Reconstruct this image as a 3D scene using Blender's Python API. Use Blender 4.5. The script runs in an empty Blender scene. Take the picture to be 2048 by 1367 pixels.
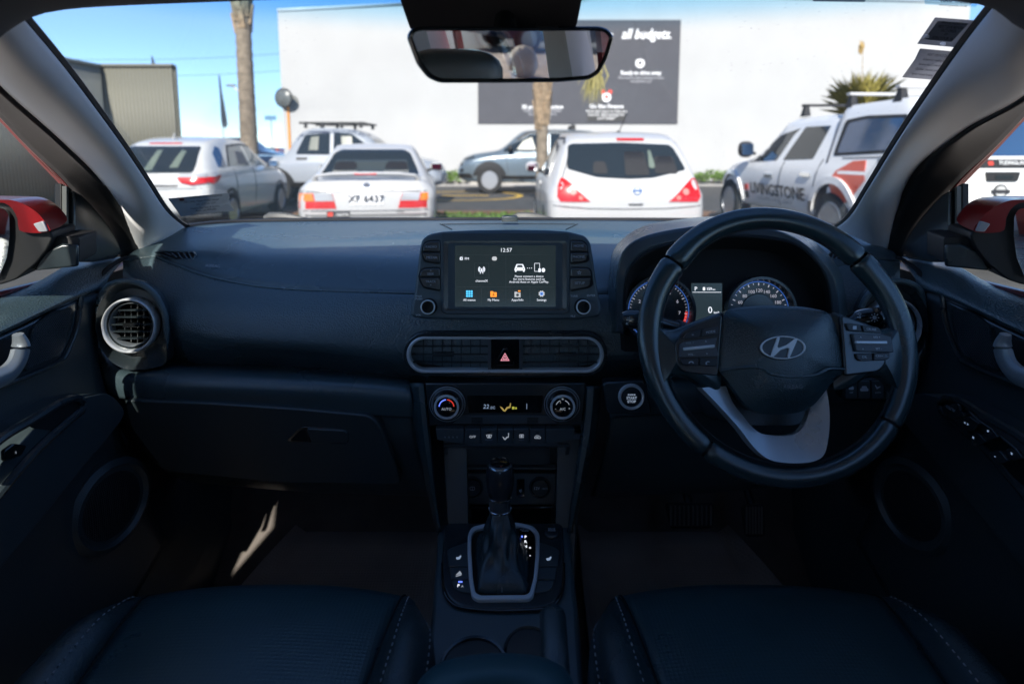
import bpy, bmesh, math, random
import numpy as np
from mathutils import Vector, Matrix
from mathutils.bvhtree import BVHTree
random.seed(7)
SC = bpy.context.scene
COL = SC.collection
R = math.radians
# ------------------------------------------------------------------ camera, sky, sun, exposure
FPX, CX, CY, PITCH, EYE = 1200.0, 1024.0, 458.0, R(7.5), Vector((0, 0, 1.3))
cam_d = bpy.data.cameras.new('camera')
cam = bpy.data.objects.new('camera', cam_d); COL.objects.link(cam)
cam.location = EYE; cam.rotation_euler = (math.pi/2-PITCH, 0, 0)
cam_d.sensor_width = 36; cam_d.lens = 36*FPX/2048
cam_d.shift_y = -(683.5-CY)/2048
cam_d.clip_start = .02; cam_d.clip_end = 3000
cam_d.dof.use_dof = True; cam_d.dof.focus_distance = .92; cam_d.dof.aperture_fstop = 3.8
SC.camera = cam
SUN_AZ, SUN_EL = R(-174.2), R(34)       # azimuth clockwise from +Y (where the sun stands)
world = bpy.data.worlds.new('World'); SC.world = world; world.use_nodes = True
wn = world.node_tree
sky = wn.nodes.new('ShaderNodeTexSky'); sky.sky_type = 'NISHITA'; sky.sun_disc = False
sky.sun_elevation = SUN_EL; sky.sun_rotation = SUN_AZ; sky.altitude = 10
sky.air_density = .8; sky.dust_density = .0; sky.ozone_density = 6.0
bg = wn.nodes['Background']; bg.inputs['Strength'].default_value = .05
wn.links.new(sky.outputs[0], bg.inputs[0])
sun_d = bpy.data.lights.new('sun', 'SUN'); sun_d.energy = 2.0; sun_d.angle = R(.5); sun_d.color = (1, .94, .86)
sun = bpy.data.objects.new('sun', sun_d); COL.objects.link(sun)
sdir = Vector((math.sin(SUN_AZ)*math.cos(SUN_EL), math.cos(SUN_AZ)*math.cos(SUN_EL), math.sin(SUN_EL)))
sun.rotation_euler = sdir.to_track_quat('Z', 'Y').to_euler(); sun.location = sdir*40
SC.view_settings.view_transform = 'Standard'; SC.view_settings.look = 'None'
SC.view_settings.exposure = 2.1; SC.view_settings.gamma = 1; SC.view_settings.use_curve_mapping = False
SC.render.engine = 'CYCLES'
SC.cycles.use_denoising = True
SC.cycles.max_bounces = 14; SC.cycles.diffuse_bounces = 6; SC.cycles.transparent_max_bounces = 24
# ------------------------------------------------------------------ pixel rays (photo pixels -> points at their true depth)
FW = Vector((0, math.cos(PITCH), -math.sin(PITCH))); UP = Vector((0, math.sin(PITCH), math.cos(PITCH)))
def ray(px, py): return Vector(((px-CX)/FPX, 0, 0)) + UP*((CY-py)/FPX) + FW
def U(px, py, y):
    d = ray(px, py); return EYE + d*(y/d.y)
def UX(px, py, x):
    d = ray(px, py); return EYE + d*(x/d.x)
def UZ(px, py, z):
    d = ray(px, py); return EYE + d*((z-EYE.z)/d.z)
class Pl:
    """a plane in the place; at() finds where the sight line of a photo pixel meets it, h metres proud of it"""
    def __init__(s, o, n):
        s.o = Vector(o); s.n = Vector(n).normalized()
        X = Vector((1, 0, 0)); r = X - s.n*X.dot(s.n)
        if r.length < .2: r = Vector((0, 1, 0)) if s.n.x < 0 else Vector((0, -1, 0)); r = r - s.n*r.dot(s.n)
        s.r = r.normalized(); s.u = s.n.cross(s.r)
    def at(s, px, py, h=0):
        d = ray(px, py); t = (s.o-EYE).dot(s.n)/d.dot(s.n); return EYE + d*t + s.n*h
    def m(s, px, py, dpx):
        return dpx*(s.at(px, py)-EYE).dot(FW)/FPX
def tilt(a, yaw=0):   # normal of a panel facing the seats, leaning back by a degrees
    v = Vector((0, -math.cos(R(a)), math.sin(R(a)))); v.rotate(Matrix.Rotation(R(yaw), 3, 'Z')); return v
# ------------------------------------------------------------------ mesh building
def cr(P, n, closed=False):
    """Catmull-Rom resample, spacing by chord length"""
    P = np.array([tuple(p) for p in P], float); k = len(P)
    if closed:
        Q = np.vstack([P[-1], P, P[0], P[1]]); seg = k
    else:
        Q = np.vstack([2*P[0]-P[1], P, 2*P[-1]-P[-2]]); seg = k-1
    L = np.array([max(1e-6, np.linalg.norm(Q[i+2]-Q[i+1])) for i in range(seg)]); c = np.concatenate([[0], np.cumsum(L)])
    ts = np.linspace(0, c[-1], n, endpoint=not closed); out = []
    for t in ts:
        i = min(seg-1, int(np.searchsorted(c, t, 'right')-1)); u = (t-c[i])/L[i]
        a, b, d, e = Q[i:i+4]
        out.append(.5*((2*b)+(d-a)*u+(2*a-5*b+4*d-e)*u*u+(3*b-a-3*d+e)*u**3))
    return out
def crv(P, n, closed=False): return [Vector(p) for p in cr(P, n, closed)]
class MB:
    def __init__(s): s.v = []; s.f = []
    def add(s, vs, fs):
        n = len(s.v); s.v += [Vector(v) for v in vs]; s.f += [tuple(i+n for i in f) for f in fs]; return s
    def prism(s, A, B):
        k = len(A); return s.add(list(A)+list(B), [tuple(range(k))[::-1], tuple(range(k, 2*k))]+[(i, (i+1) % k, k+(i+1) % k, k+i) for i in range(k)])
    def ring(s, A, B, C, D):   # outer low, outer high, inner high, inner low
        k = len(A); f = []
        for i in range(k):
            j = (i+1) % k
            for a in range(4):
                b = (a+1) % 4; f.append((a*k+i, a*k+j, b*k+j, b*k+i))
        return s.add(list(A)+list(B)+list(C)+list(D), f)
    def box(s, c, d, M=None):
        vs = [Vector(((i & 1)-.5, (i >> 1 & 1)-.5, (i >> 2)-.5)) for i in range(8)]
        vs = [Vector((v.x*d[0], v.y*d[1], v.z*d[2])) for v in vs]
        if M: vs = [M @ v for v in vs]
        return s.add([v+Vector(c) for v in vs], [(0, 2, 3, 1), (4, 5, 7, 6), (0, 1, 5, 4), (2, 6, 7, 3), (0, 4, 6, 2), (1, 3, 7, 5)])
    def grid(s, rows, cu=False, cv=False):
        nv, nu = len(rows), len(rows[0]); f = []
        for j in range(nv if cv else nv-1):
            for i in range(nu if cu else nu-1):
                f.append((j*nu+i, j*nu+(i+1) % nu, ((j+1) % nv)*nu+(i+1) % nu, ((j+1) % nv)*nu+i))
        return s.add([p for r in rows for p in r], f)
    def tube(s, pts, r, n=10, closed=False, flat=1.0, cap=True, upv=None):
        pts = [Vector(p) for p in pts]; k = len(pts); rows = []
        rr_ = r if hasattr(r, '__len__') else [r]*k
        ref = Vector(upv) if upv else Vector((0, 0, 1))
        for i, p in enumerate(pts):
            a = pts[(i-1) % k] if (closed or i) else p; b = pts[(i+1) % k] if (closed or i < k-1) else p
            t = (b-a).normalized(); rf = ref if abs(t.dot(ref)) < .95 else Vector((1, 0, 0)) if not upv and abs(t.x) < .9 else Vector((0, 1, 0))
            e = t.cross(rf).normalized(); g = e.cross(t)
            rows.append([p+(e*math.cos(q)*rr_[i]+g*math.sin(q)*rr_[i]*flat) for q in [2*math.pi*m/n for m in range(n)]])
        b0 = len(s.v); s.grid(rows, cu=True, cv=closed)
        if cap and not closed:
            s.f.append(tuple(range(b0, b0+n))[::-1]); s.f.append(tuple(range(b0+(k-1)*n, b0+k*n)))
        return s
    def lathe(s, prof, o, ax, n=32, close=False, su=None):
        ax = Vector(ax).normalized(); o = Vector(o)
        e = ax.cross(Vector((1, 0, 0)) if abs(ax.x) < .8 else Vector((0, 0, 1))).normalized(); g = ax.cross(e)
        rows = [[o+ax*h+(e*math.cos(q)+g*math.sin(q))*r for q in [2*math.pi*m/n for m in range(n)]] for r, h in prof]
        b0 = len(s.v); s.grid(rows, cu=True, cv=close)
        if not close:
            if prof[0][0] > 1e-5: s.f.append(tuple(range(b0, b0+n))[::-1])
            if prof[-1][0] > 1e-5: s.f.append(tuple(range(b0+(len(prof)-1)*n, b0+len(prof)*n)))
        return s
    def blob(s, c, d, M=None, nu=16, nv=10, jit=0, pw=1.0):
        rows = []
        for j in range(1, nv):
            th = math.pi*j/nv; row = []
            for i in range(nu):
                q = 2*math.pi*i/nu; sg = lambda x: math.copysign(abs(x)**pw, x)
                v = Vector((sg(math.sin(th))*sg(math.cos(q))*d[0], sg(math.sin(th))*sg(math.sin(q))*d[1], sg(math.cos(th))*d[2]))
                v *= 1+random.uniform(-jit, jit)
                if M: v = M @ v
                row.append(v+Vector(c))
            rows.append(row)
        b0 = len(s.v); s.grid(rows, cu=True); k = len(s.v)
        tp, bt = Vector((0, 0, d[2])), Vector((0, 0, -d[2]))
        if M: tp, bt = M @ tp, M @ bt
        s.v += [Vector(c)+tp, Vector(c)+bt]
        for i in range(nu):
            s.f.append((k, b0+i, b0+(i+1) % nu)); s.f.append((k+1, b0+(nv-2)*nu+(i+1) % nu, b0+(nv-2)*nu+i))
        return s
OFF = {}
def empty(name, loc=(0, 0, 0), label=None, cat=None, group=None, off=True, rz=0):
    o = bpy.data.objects.new(name, None); COL.objects.link(o); o.location = loc; o.rotation_euler = (0, 0, rz); o.empty_display_size = .1
    OFF[o.name] = Vector(loc) if off else Vector()
    return tag(o, label, cat, group)
def tag(o, label=None, cat=None, group=None, kind=None):
    for k, v in (('label', label), ('category', cat), ('group', group), ('kind', kind)):
        if v: o[k] = v
    return o
def obj(name, mb, mat, parent=None, bev=0, seg=2, sub=0, th=0, sharp=38, tho=-1):
    off = Vector()
    if parent is not None:
        q = parent
        while q is not None:
            if q.name in OFF: off = OFF[q.name]; break
            q = q.parent
    me = bpy.data.meshes.new(name)
    me.from_pydata([tuple(v-off) for v in mb.v], [], mb.f)
    bm = bmesh.new(); bm.from_mesh(me)
    bmesh.ops.remove_doubles(bm, verts=bm.verts, dist=1e-6)
    bmesh.ops.recalc_face_normals(bm, faces=bm.faces)
    lim = math.radians(sharp)
    for f in bm.faces: f.smooth = True
    for e in bm.edges:
        if len(e.link_faces) == 2 and e.calc_face_angle(0) > lim: e.smooth = False
    bm.to_mesh(me); bm.free()
    o = bpy.data.objects.new(name, me); COL.objects.link(o)
    if isinstance(mat, (list, tuple)):
        for m_ in mat: me.materials.append(m_)
    else: me.materials.append(mat)
    if parent is not None: o.parent = parent
    if th:
        m = o.modifiers.new('solid', 'SOLIDIFY'); m.thickness = th; m.offset = tho
    if bev:
        m = o.modifiers.new('bevel', 'BEVEL'); m.width = bev; m.segments = seg; m.limit_method = 'ANGLE'; m.angle_limit = R(40); m.use_clamp_overlap = True
    if sub:
        m = o.modifiers.new('sub', 'SUBSURF'); m.levels = sub; m.render_levels = sub
    return o
# outlines in photo pixels
def rr(x0, y0, x1, y1, r, n=5):
    o = []
    for cx, cy, a0 in ((x1-r, y0+r, -90), (x1-r, y1-r, 0), (x0+r, y1-r, 90), (x0+r, y0+r, 180)):
        for i in range(n+1):
            a = R(a0+90*i/n); o.append((cx+r*math.cos(a), cy+r*math.sin(a)))
    return o
def circ(cx, cy, r, n=36, ry=None): return [(cx+r*math.cos(2*math.pi*i/n), cy+(ry or r)*math.sin(2*math.pi*i/n)) for i in range(n)]
def rot2(P, cx, cy, deg): 
    c, s = math.cos(R(deg)), math.sin(R(deg)); return [(cx+(x-cx)*c-(y-cy)*s, cy+(x-cx)*s+(y-cy)*c) for x, y in P]
def roundp(P, r, n=4):
    """round the corners of a pixel polygon"""
    o = []; k = len(P)
    for i in range(k):
        a, b, c = Vector(P[i-1]), Vector(P[i]), Vector(P[(i+1) % k])
        d1, d2 = (a-b), (c-b); q = min(r, d1.length*.45, d2.length*.45)
        p0, p1 = b+d1.normalized()*q, b+d2.normalized()*q
        for j in range(n+1):
            t = j/n; v = p0*(1-t)**2+b*2*t*(1-t)+p1*t*t; o.append((v.x, v.y))
    return o
def inset(P, d):
    k = len(P); ar = sum(P[i][0]*P[(i+1) % k][1]-P[(i+1) % k][0]*P[i][1] for i in range(k)); sg = 1 if ar > 0 else -1; o = []
    for i in range(k):
        a, b, c = Vector(P[i-1]), Vector(P[i]), Vector(P[(i+1) % k])
        e1, e2 = (b-a), (c-b)
        if e1.length < 1e-6: e1 = e2
        if e2.length < 1e-6: e2 = e1
        e1, e2 = e1.normalized(), e2.normalized()
        nn = Vector((-e1.y-e2.y, e1.x+e2.x)); 
        if nn.length < 1e-6: nn = Vector((-e1.y, e1.x))
        nn.normalize(); q = max(.5, nn.dot(Vector((-e1.y, e1.x))))
        o.append((b.x+nn.x*sg*d/q, b.y+nn.y*sg*d/q))
    return o
def slab(pl, P, h0, h1, mb=None):
    mb = mb or MB(); return mb.prism([pl.at(x, y)+pl.n*h0 for x, y in P], [pl.at(x, y)+pl.n*h1 for x, y in P])
def rslab(pl, P, Q, h0, h1, mb=None, h2=None):
    mb = mb or MB(); h2 = h1 if h2 is None else h2
    return mb.ring([pl.at(*p)+pl.n*h0 for p in P], [pl.at(*p)+pl.n*h1 for p in P], [pl.at(*p)+pl.n*h2 for p in Q], [pl.at(*p)+pl.n*h0 for p in Q])
def sheet(rows, nu, nv, loop=False):
    """rows of world control points -> smooth grid"""
    A = [crv(r, nu, loop) for r in rows]
    cols = [crv([A[j][i] for j in range(len(A))], nv) for i in range(nu)]
    return MB().grid([[cols[i][j] for i in range(nu)] for j in range(nv)], cu=loop)
# ------------------------------------------------------------------ materials
MATS = {}
def mat(name, base, rough=.5, metal=0, spec=.5, bump=None, var=None, coat=0, emis=None, sheen=0, crough=.05):
    if name in MATS: return MATS[name]
    m = bpy.data.materials.new(name); m.use_nodes = True; nt = m.node_tree; b = nt.nodes['Principled BSDF']
    b.inputs['Base Color'].default_value = (*base, 1); b.inputs['Roughness'].default_value = rough; b.inputs['Metallic'].default_value = metal
    b.inputs['Specular IOR Level'].default_value = spec; b.inputs['Coat Weight'].default_value = coat; b.inputs['Coat Roughness'].default_value = crough
    if sheen: b.inputs['Sheen Weight'].default_value = sheen; b.inputs['Sheen Roughness'].default_value = .4
    if emis: b.inputs['Emission Color'].default_value = (*emis[0], 1); b.inputs['Emission Strength'].default_value = emis[1]
    tc = nt.nodes.new('ShaderNodeTexCoord') if (bump or var) else None
    if var:   # scale, amount
        nz = nt.nodes.new('ShaderNodeTexNoise'); nz.inputs['Scale'].default_value = var[0]; nz.inputs['Detail'].default_value = 6
        mr = nt.nodes.new('ShaderNodeMapRange'); mr.inputs[1].default_value = .3; mr.inputs[2].default_value = .7
        mr.inputs[3].default_value = 1-var[1]; mr.inputs[4].default_value = 1+var[1]
        mx = nt.nodes.new('ShaderNodeMix'); mx.data_type = 'RGBA'; mx.blend_type = 'MULTIPLY'; mx.inputs[0].default_value = 1
        mx.inputs[6].default_value = (*base, 1)
        nt.links.new(tc.outputs['Object'], nz.inputs['Vector']); nt.links.new(nz.outputs[0], mr.inputs[0])
        nt.links.new(mr.outputs[0], mx.inputs[7]); nt.links.new(mx.outputs[2], b.inputs['Base Color'])
        if len(var) > 2:
            r2 = nt.nodes.new('ShaderNodeMapRange'); r2.inputs[1].default_value = .3; r2.inputs[2].default_value = .7
            r2.inputs[3].default_value = max(.02, rough-var[2]); r2.inputs[4].default_value = rough+var[2]
            nt.links.new(nz.outputs[0], r2.inputs[0]); nt.links.new(r2.outputs[0], b.inputs['Roughness'])
    for kind, sc, st in (bump or []):
        bp = nt.nodes.new('ShaderNodeBump'); bp.inputs['Strength'].default_value = st; bp.inputs['Distance'].default_value = .001
        if kind == 'noise':
            t = nt.nodes.new('ShaderNodeTexNoise'); t.inputs['Scale'].default_value = sc; t.inputs['Detail'].default_value = 3; out = t.outputs[0]
            nt.links.new(tc.outputs['Object'], t.inputs['Vector'])
        elif kind in ('grain', 'dots'):
            t = nt.nodes.new('ShaderNodeTexVoronoi'); t.inputs['Scale'].default_value = sc
            t.inputs['Randomness'].default_value = 1 if kind == 'grain' else 0
            out = t.outputs['Distance']; nt.links.new(tc.outputs['Object'], t.inputs['Vector'])
        elif kind in ('weave', 'diag', 'rib'):
            t = nt.nodes.new('ShaderNodeTexWave'); t.inputs['Scale'].default_value = sc; out = t.outputs['Fac' if 'Fac' in t.outputs else 1]
            mp = nt.nodes.new('ShaderNodeMapping'); nt.links.new(tc.outputs['Object'], mp.inputs[0]); nt.links.new(mp.outputs[0], t.inputs['Vector'])
            if kind == 'diag': mp.inputs['Rotation'].default_value = (0, R(35), R(40))
            if kind == 'weave': mp.inputs['Rotation'].default_value = (0, 0, R(-35))
        nt.links.new(out, bp.inputs['Height'])
        prev = b.inputs['Normal'].links[0].from_socket if b.inputs['Normal'].links else None
        if prev: nt.links.new(prev, bp.inputs['Normal'])
        nt.links.new(bp.outputs[0], b.inputs['Normal'])
    MATS[name] = m; return m
def glass(name, tint, refl=.06, rough=.0, band=None):
    """a thin pane: mostly see-through, Fresnel reflection on top"""
    m = bpy.data.materials.new(name); m.use_nodes = True; nt = m.node_tree; nt.nodes.remove(nt.nodes['Principled BSDF'])
    out = nt.nodes['Material Output']; tr = nt.nodes.new('ShaderNodeBsdfTransparent'); gl = nt.nodes.new('ShaderNodeBsdfGlossy')
    tr.inputs[0].default_value = (*tint, 1); gl.inputs['Roughness'].default_value = rough
    lw = nt.nodes.new('ShaderNodeLayerWeight'); lw.inputs[0].default_value = .12
    ml = nt.nodes.new('ShaderNodeMath'); ml.operation = 'MULTIPLY'; ml.inputs[1].default_value = refl*8; nt.links.new(lw.outputs['Fresnel'], ml.inputs[0])
    mx = nt.nodes.new('ShaderNodeMixShader'); nt.links.new(ml.outputs[0], mx.inputs[0]); nt.links.new(tr.outputs[0], mx.inputs[1]); nt.links.new(gl.outputs[0], mx.inputs[2])
    nt.links.new(mx.outputs[0], out.inputs[0])
    if band:   # tinted sun band printed in the top of a windscreen: z from, z to, colour
        tc = nt.nodes.new('ShaderNodeTexCoord'); sp = nt.nodes.new('ShaderNodeSeparateXYZ'); nt.links.new(tc.outputs['Object'], sp.inputs[0])
        mr = nt.nodes.new('ShaderNodeMapRange'); mr.interpolation_type = 'SMOOTHSTEP'; mr.inputs[1].default_value = band[0]; mr.inputs[2].default_value = band[1]
        nt.links.new(sp.outputs['Z'], mr.inputs[0]); mc = nt.nodes.new('ShaderNodeMix'); mc.data_type = 'RGBA'
        mc.inputs[6].default_value = (*tint, 1); mc.inputs[7].default_value = (*band[2], 1)
        nt.links.new(mr.outputs[0], mc.inputs[0]); nt.links.new(mc.outputs[2], tr.inputs[0])
    MATS[name] = m; return m
# ------------------------------------------------------------------ lettering (turned into meshes together at the end)
TEXTS = []
def text(parent, s, pl, px, py, hpx, m, name='lettering', h=.0006, align='CENTER', ang=0, M=None, H=None, wide=1.0, shear=0, th=.0002, bold=0):
    """one line of lettering, hpx = cap height in photo pixels at that plane"""
    if M is None:
        o = pl.at(px, py)+pl.n*h; H = pl.m(px, py, hpx)
        r, u = pl.r, pl.u
        if ang:
            q = Matrix.Rotation(R(ang), 3, pl.n); r, u = q @ r, q @ u
        M = Matrix.Identity(4)
        for i in range(3): M[i][0], M[i][1], M[i][2], M[i][3] = r[i]*wide, u[i], pl.n[i], o[i]
    TEXTS.append((parent, s, M, H, m, name, align, shear, th, bold))
WT = []
def wtext(parent, s, px, py, hpx, m, fn, ang=0, shear=0, wide=1.0, bold=0, name='lettering'):
    """print that follows a curved surface: fn(px, py) -> point on it"""
    text(parent, s, None, 0, 0, 0, m, name, M=Matrix.Identity(4), H=hpx, shear=shear, bold=bold, th=0); WT.append((len(TEXTS)-1, px, py, R(ang), wide, fn))
def flush_texts():
    tmp = []
    for (parent, s, M, H, m, name, align, shear, th, bold) in TEXTS:
        c = bpy.data.curves.new('t', 'FONT'); c.body = s; c.size = H/.70; c.align_x = align; c.align_y = 'CENTER'; c.resolution_u = 2
        c.extrude = th; c.shear = shear; c.offset = bold*H
        c.space_line = .9
        o = bpy.data.objects.new('t', c); COL.objects.link(o); tmp.append(o)
    bpy.context.view_layer.update(); dg = bpy.context.evaluated_depsgraph_get()
    wt = {w[0]: w for w in WT}
    for ti, (o, (parent, s, M, H, m, name, align, shear, th, bold)) in enumerate(zip(tmp, TEXTS)):
        me = bpy.data.meshes.new_from_object(o.evaluated_get(dg)); me.materials.clear(); me.materials.append(m)
        off = Vector(); q = parent
        while q is not None:
            if q.name in OFF: off = OFF[q.name]; break
            q = q.parent
        if ti in wt:
            _, px, py, a, wd, fn = wt[ti]
            for v in me.vertices: x, y = v.co.x*wd, v.co.y; v.co = fn(px+x*math.cos(a)+y*math.sin(a), py-y*math.cos(a)+x*math.sin(a))
        me.transform(Matrix.Translation(-off) @ M); me.name = name
        n = bpy.data.objects.new(name, me); COL.objects.link(n); n.parent = parent
    for o in tmp:
        c = o.data; bpy.data.objects.remove(o); bpy.data.curves.remove(c)
# ------------------------------------------------------------------ materials used outside
asphalt = mat('asphalt', (.062, .06, .057), .9, bump=[('noise', 90, .5)], var=(3, .25))
concrete = mat('concrete', (.38, .36, .33), .9, bump=[('noise', 60, .3)], var=(2.5, .15))
gravelm = mat('sandy_ground', (.30, .22, .15), .95, bump=[('noise', 40, .8)], var=(6, .35))
grassm = mat('grass_blade', (.085, .17, .025), .6, var=(9, .4))
soil = mat('soil', (.09, .11, .03), .95, var=(5, .3))
mulchm = mat('mulch', (.20, .11, .06), .95, bump=[('noise', 60, 1)], var=(20, .5))
yellowp = mat('yellow_road_paint', (.62, .40, .06), .7, var=(12, .25))
wallwhite = mat('wall_render', (.40, .398, .39), .75, bump=[('noise', 14, .25)], var=(.7, .035))
signgrey = mat('sign_grey', (.052, .053, .063), .65, var=(2, .06))
signdark = mat('sign_dark', (.035, .033, .032), .6)
white_ink = mat('white_print', (.82, .82, .82), .6)
grey_ink = mat('grey_print', (.42, .42, .44), .6)
red_ink = mat('red_print', (.62, .05, .03), .5)
fencedark = mat('coated_steel_olive', (.135, .134, .108), .55, var=(1.5, .08))
palmtrunk = mat('palm_bark', (.19, .155, .115), .95, bump=[('noise', 30, .9)], var=(9, .3))
palmboot = mat('palm_boot', (.26, .19, .12), .9, bump=[('noise', 25, .8)], var=(12, .4))
frondm = mat('palm_leaf', (.10, .13, .03), .55, var=(6, .35))
dryleaf = mat('dry_leaf', (.33, .22, .07), .7, var=(8, .35))
leafm = mat('shrub_leaf', (.10, .17, .03), .55, var=(8, .4))
whitepaint = mat('white_car_paint', (.46, .46, .455), .3, coat=.3, var=(2, .02))
pearl = mat('pearl_white_paint', (.55, .555, .54), .26, coat=.8)
silverp = mat('pale_blue_car_paint', (.12, .155, .185), .3, metal=.25, coat=.8)
navy = mat('navy_car_paint', (.02, .03, .06), .25, coat=1)
carglass = mat('dark_car_glass', (.018, .024, .028), .04, spec=.6)
carglass2 = mat('pale_car_glass', (.16, .19, .19), .05, spec=.6)
blacktrim = mat('black_car_trim', (.015, .015, .016), .55)
tyrem = mat('tyre_rubber', (.022, .022, .022), .85)
alloy = mat('alloy_wheel', (.42, .43, .45), .3, metal=.7)
redlens = mat('red_lens', (.50, .010, .010), .2, coat=.15)
amberlens = mat('amber_lens', (.72, .20, .02), .2, coat=.15)
clearlens = mat('clear_lens', (.36, .37, .39), .15, coat=.2)
chrome = mat('chrome', (.78, .79, .8), .09, metal=1)
seatshape = mat('pale_interior', (.24, .23, .2), .8)
blueflag = mat('navy_flag', (.012, .02, .035), .6)
orangep = mat('orange_post_paint', (.68, .27, .04), .5)
mirror_m = mat('mirror_silver', (.9, .92, .93), .015, metal=1)
polem = mat('galvanised_steel', (.35, .37, .39), .5, metal=.6)
# ------------------------------------------------------------------ ground
gnd = MB(); gnd.add([(-900, -300, 0), (900, -300, 0), (900, 1500, 0), (-900, 1500, 0)], [(0, 1, 2, 3)])
tag(obj('asphalt_ground', gnd, asphalt), kind='structure')
def patch(name, pts, z, m, kind='structure'):
    P = crv([(x, y, z) for x, y in pts], 48, True); mb = MB(); mb.v = P; mb.f = [tuple(range(len(P)))]
    return tag(obj(name, mb, m), kind=kind)
patch('mulch_bed', [(-4.5, 13.1), (-1, 12.9), (2, 13.2), (4, 13.0), (4.2, 12.0), (2, 11.4), (-1, 11.9), (-3.6, 11.6), (-4.8, 12.2)], .004, mulchm)
patch('lawn_soil', [(-4.2, 12.0), (-2.2, 12.25), (-.2, 12.15), (.9, 11.6), (.6, 9.8), (-2, 9.2), (-4.4, 9.9)], .008, soil)
patch('sandy_verge', [(-20, 14.6), (-11.6, 14.6), (-8.2, 14.0), (-8.0, 11.0), (-9, 5), (-9, -6), (-20, -6)], .004, gravelm)
# painted oval on the road
ov = MB(); oc = UZ(925, 391, .006)
A = [oc+Vector((1.75*math.cos(a), 1.75*math.sin(a), 0)) for a in [2*math.pi*i/60 for i in range(60)]]
B = [oc+Vector((1.57*math.cos(a), 1.57*math.sin(a), 0)) for a in [2*math.pi*i/60 for i in range(60)]]
ov.grid([A, B], cu=True)
ov.add([oc+Vector((x, y, 0)) for x, y in ((-.6, -.1), (.75, -.1), (.75, .12), (-.6, .12))], [(0, 1, 2, 3)])
tag(obj('road_marking', ov, yellowp), kind='structure')
kb = MB(); kb.box((1.5, 23.2, .06), (40, .3, .14)); tag(obj('kerb', kb, concrete, bev=.02), kind='structure')
fp = MB(); fp.box((1.5, 22.4, .0), (40, 1.3, .02)); tag(obj('footpath', fp, concrete), kind='structure')
# grass tufts of the strip between the cars
def blades(mb, x, y, z, n, h, spread, w=.012):
    for _ in range(n):
        a = random.uniform(0, 6.28); lx, ly = math.cos(a), math.sin(a); hh = h*random.uniform(.6, 1.2); s = spread*random.uniform(.2, 1)
        bx, by = x+random.uniform(-.03, .03), y+random.uniform(-.03, .03)
        p = [(bx-ly*w, by+lx*w, z), (bx+ly*w, by-lx*w, z), (bx+lx*s*.5+ly*w*.7, by+ly*s*.5-lx*w*.7, z+hh*.65), (bx+lx*s*.5-ly*w*.7, by+ly*s*.5+lx*w*.7, z+hh*.65), (bx+lx*s, by+ly*s, z+hh)]
        mb.add(p, [(0, 1, 2, 3), (3, 2, 4)])
gr = MB()
for _ in range(1500):
    x, y = random.uniform(-4.1, .7), random.uniform(9.7, 12.1)
    blades(gr, x, y, .008, 3, .08, .06)
tag(obj('grass', gr, grassm), kind='stuff')
# ------------------------------------------------------------------ white building with its grey notice board
BY = 24.0
bl = empty('commercial_building', (4.4, BY, 0), 'windowless white rendered wall of a large building beyond the car park', 'building')
tl, tr_, tm = U(555, 23, BY), U(1941, 12, BY), U(800, 11, BY)
w = MB(); top = [(tl.x, tl.z), (tm.x, tm.z), (6, tm.z+.35), (tr_.x, tr_.z+.1)]
w.prism([Vector((x, BY, z)) for x, z in top]+[Vector((tr_.x, BY, -.2)), Vector((tl.x, BY, -.2))],
        [Vector((x, BY+14, z)) for x, z in top]+[Vector((tr_.x, BY+14, -.2)), Vector((tl.x, BY+14, -.2))])
obj('wall', w, wallwhite, bl)
cp = MB()
for i in range(3):
    a, b = top[i], top[i+1]
    cp.prism([Vector((a[0], BY-.05, a[1]+.003)), Vector((a[0], BY-.05, a[1]+.09)), Vector((a[0], BY+.25, a[1]+.09)), Vector((a[0], BY+.25, a[1]+.003))],
             [Vector((b[0], BY-.05, b[1]+.003)), Vector((b[0], BY-.05, b[1]+.09)), Vector((b[0], BY+.25, b[1]+.09)), Vector((b[0], BY+.25, b[1]+.003))])
obj('parapet_capping', cp, whitepaint, bl)
sg = empty('notice_board', U(1158, 247, BY), 'dark grey advertising board with white lettering fixed to the white wall', 'sign')
SP = Pl((0, BY-.05, 2), (0, -1, 0))
obj('panel', slab(SP, [(955.5, 40), (1362, 40), (1355, 247.5), (956, 247)], -.05, 0), signgrey, sg)
text(sg, 'for', SP, 1210, 71, 15, white_ink, shear=.35, bold=.02)
text(sg, 'all budgets.', SP, 1293, 69, 19, white_ink, shear=.32, bold=.025, wide=.82)
text(sg, 'Ready to drive away', SP, 1282, 146, 7.5, white_ink, bold=.03, wide=.92)
text(sg, 'No need to keep waiting on time\nand good to go', SP, 1282, 159, 5.2, grey_ink, wide=.9)
text(sg, 'On Site Finance', SP, 1213, 213, 7.5, white_ink, bold=.03)
text(sg, '30 point inspection', SP, 1085, 214, 7.5, white_ink, bold=.03)
text(sg, 'Every used car is checked\nby our team before\nyou drive it', SP, 1085, 228, 5, grey_ink)
for cx, cy in ((1280, 124), (1213, 192)):
    ic = MB(); slab(SP, circ(cx, cy+3, 9, 20, 9), 0, .012, ic); slab(SP, [(cx-8, cy-1), (cx-9, cy-8), (cx-4, cy-8), (cx-3, cy-3)], 0, .014, ic); slab(SP, [(cx+8, cy-1), (cx+9, cy-8), (cx+4, cy-8), (cx+3, cy-3)], 0, .014, ic)
    obj('icon', ic, white_ink, sg)
    ir = MB(); slab(SP, circ(cx-7, cy-8, 4.5, 12), 0, .02, ir); slab(SP, circ(cx+7, cy-8, 4.5, 12), 0, .02, ir); slab(SP, circ(cx, cy+2, 4, 12), 0, .02, ir)
    obj('icon_accent', ir, red_ink if cy > 150 else signgrey, sg)
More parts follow.
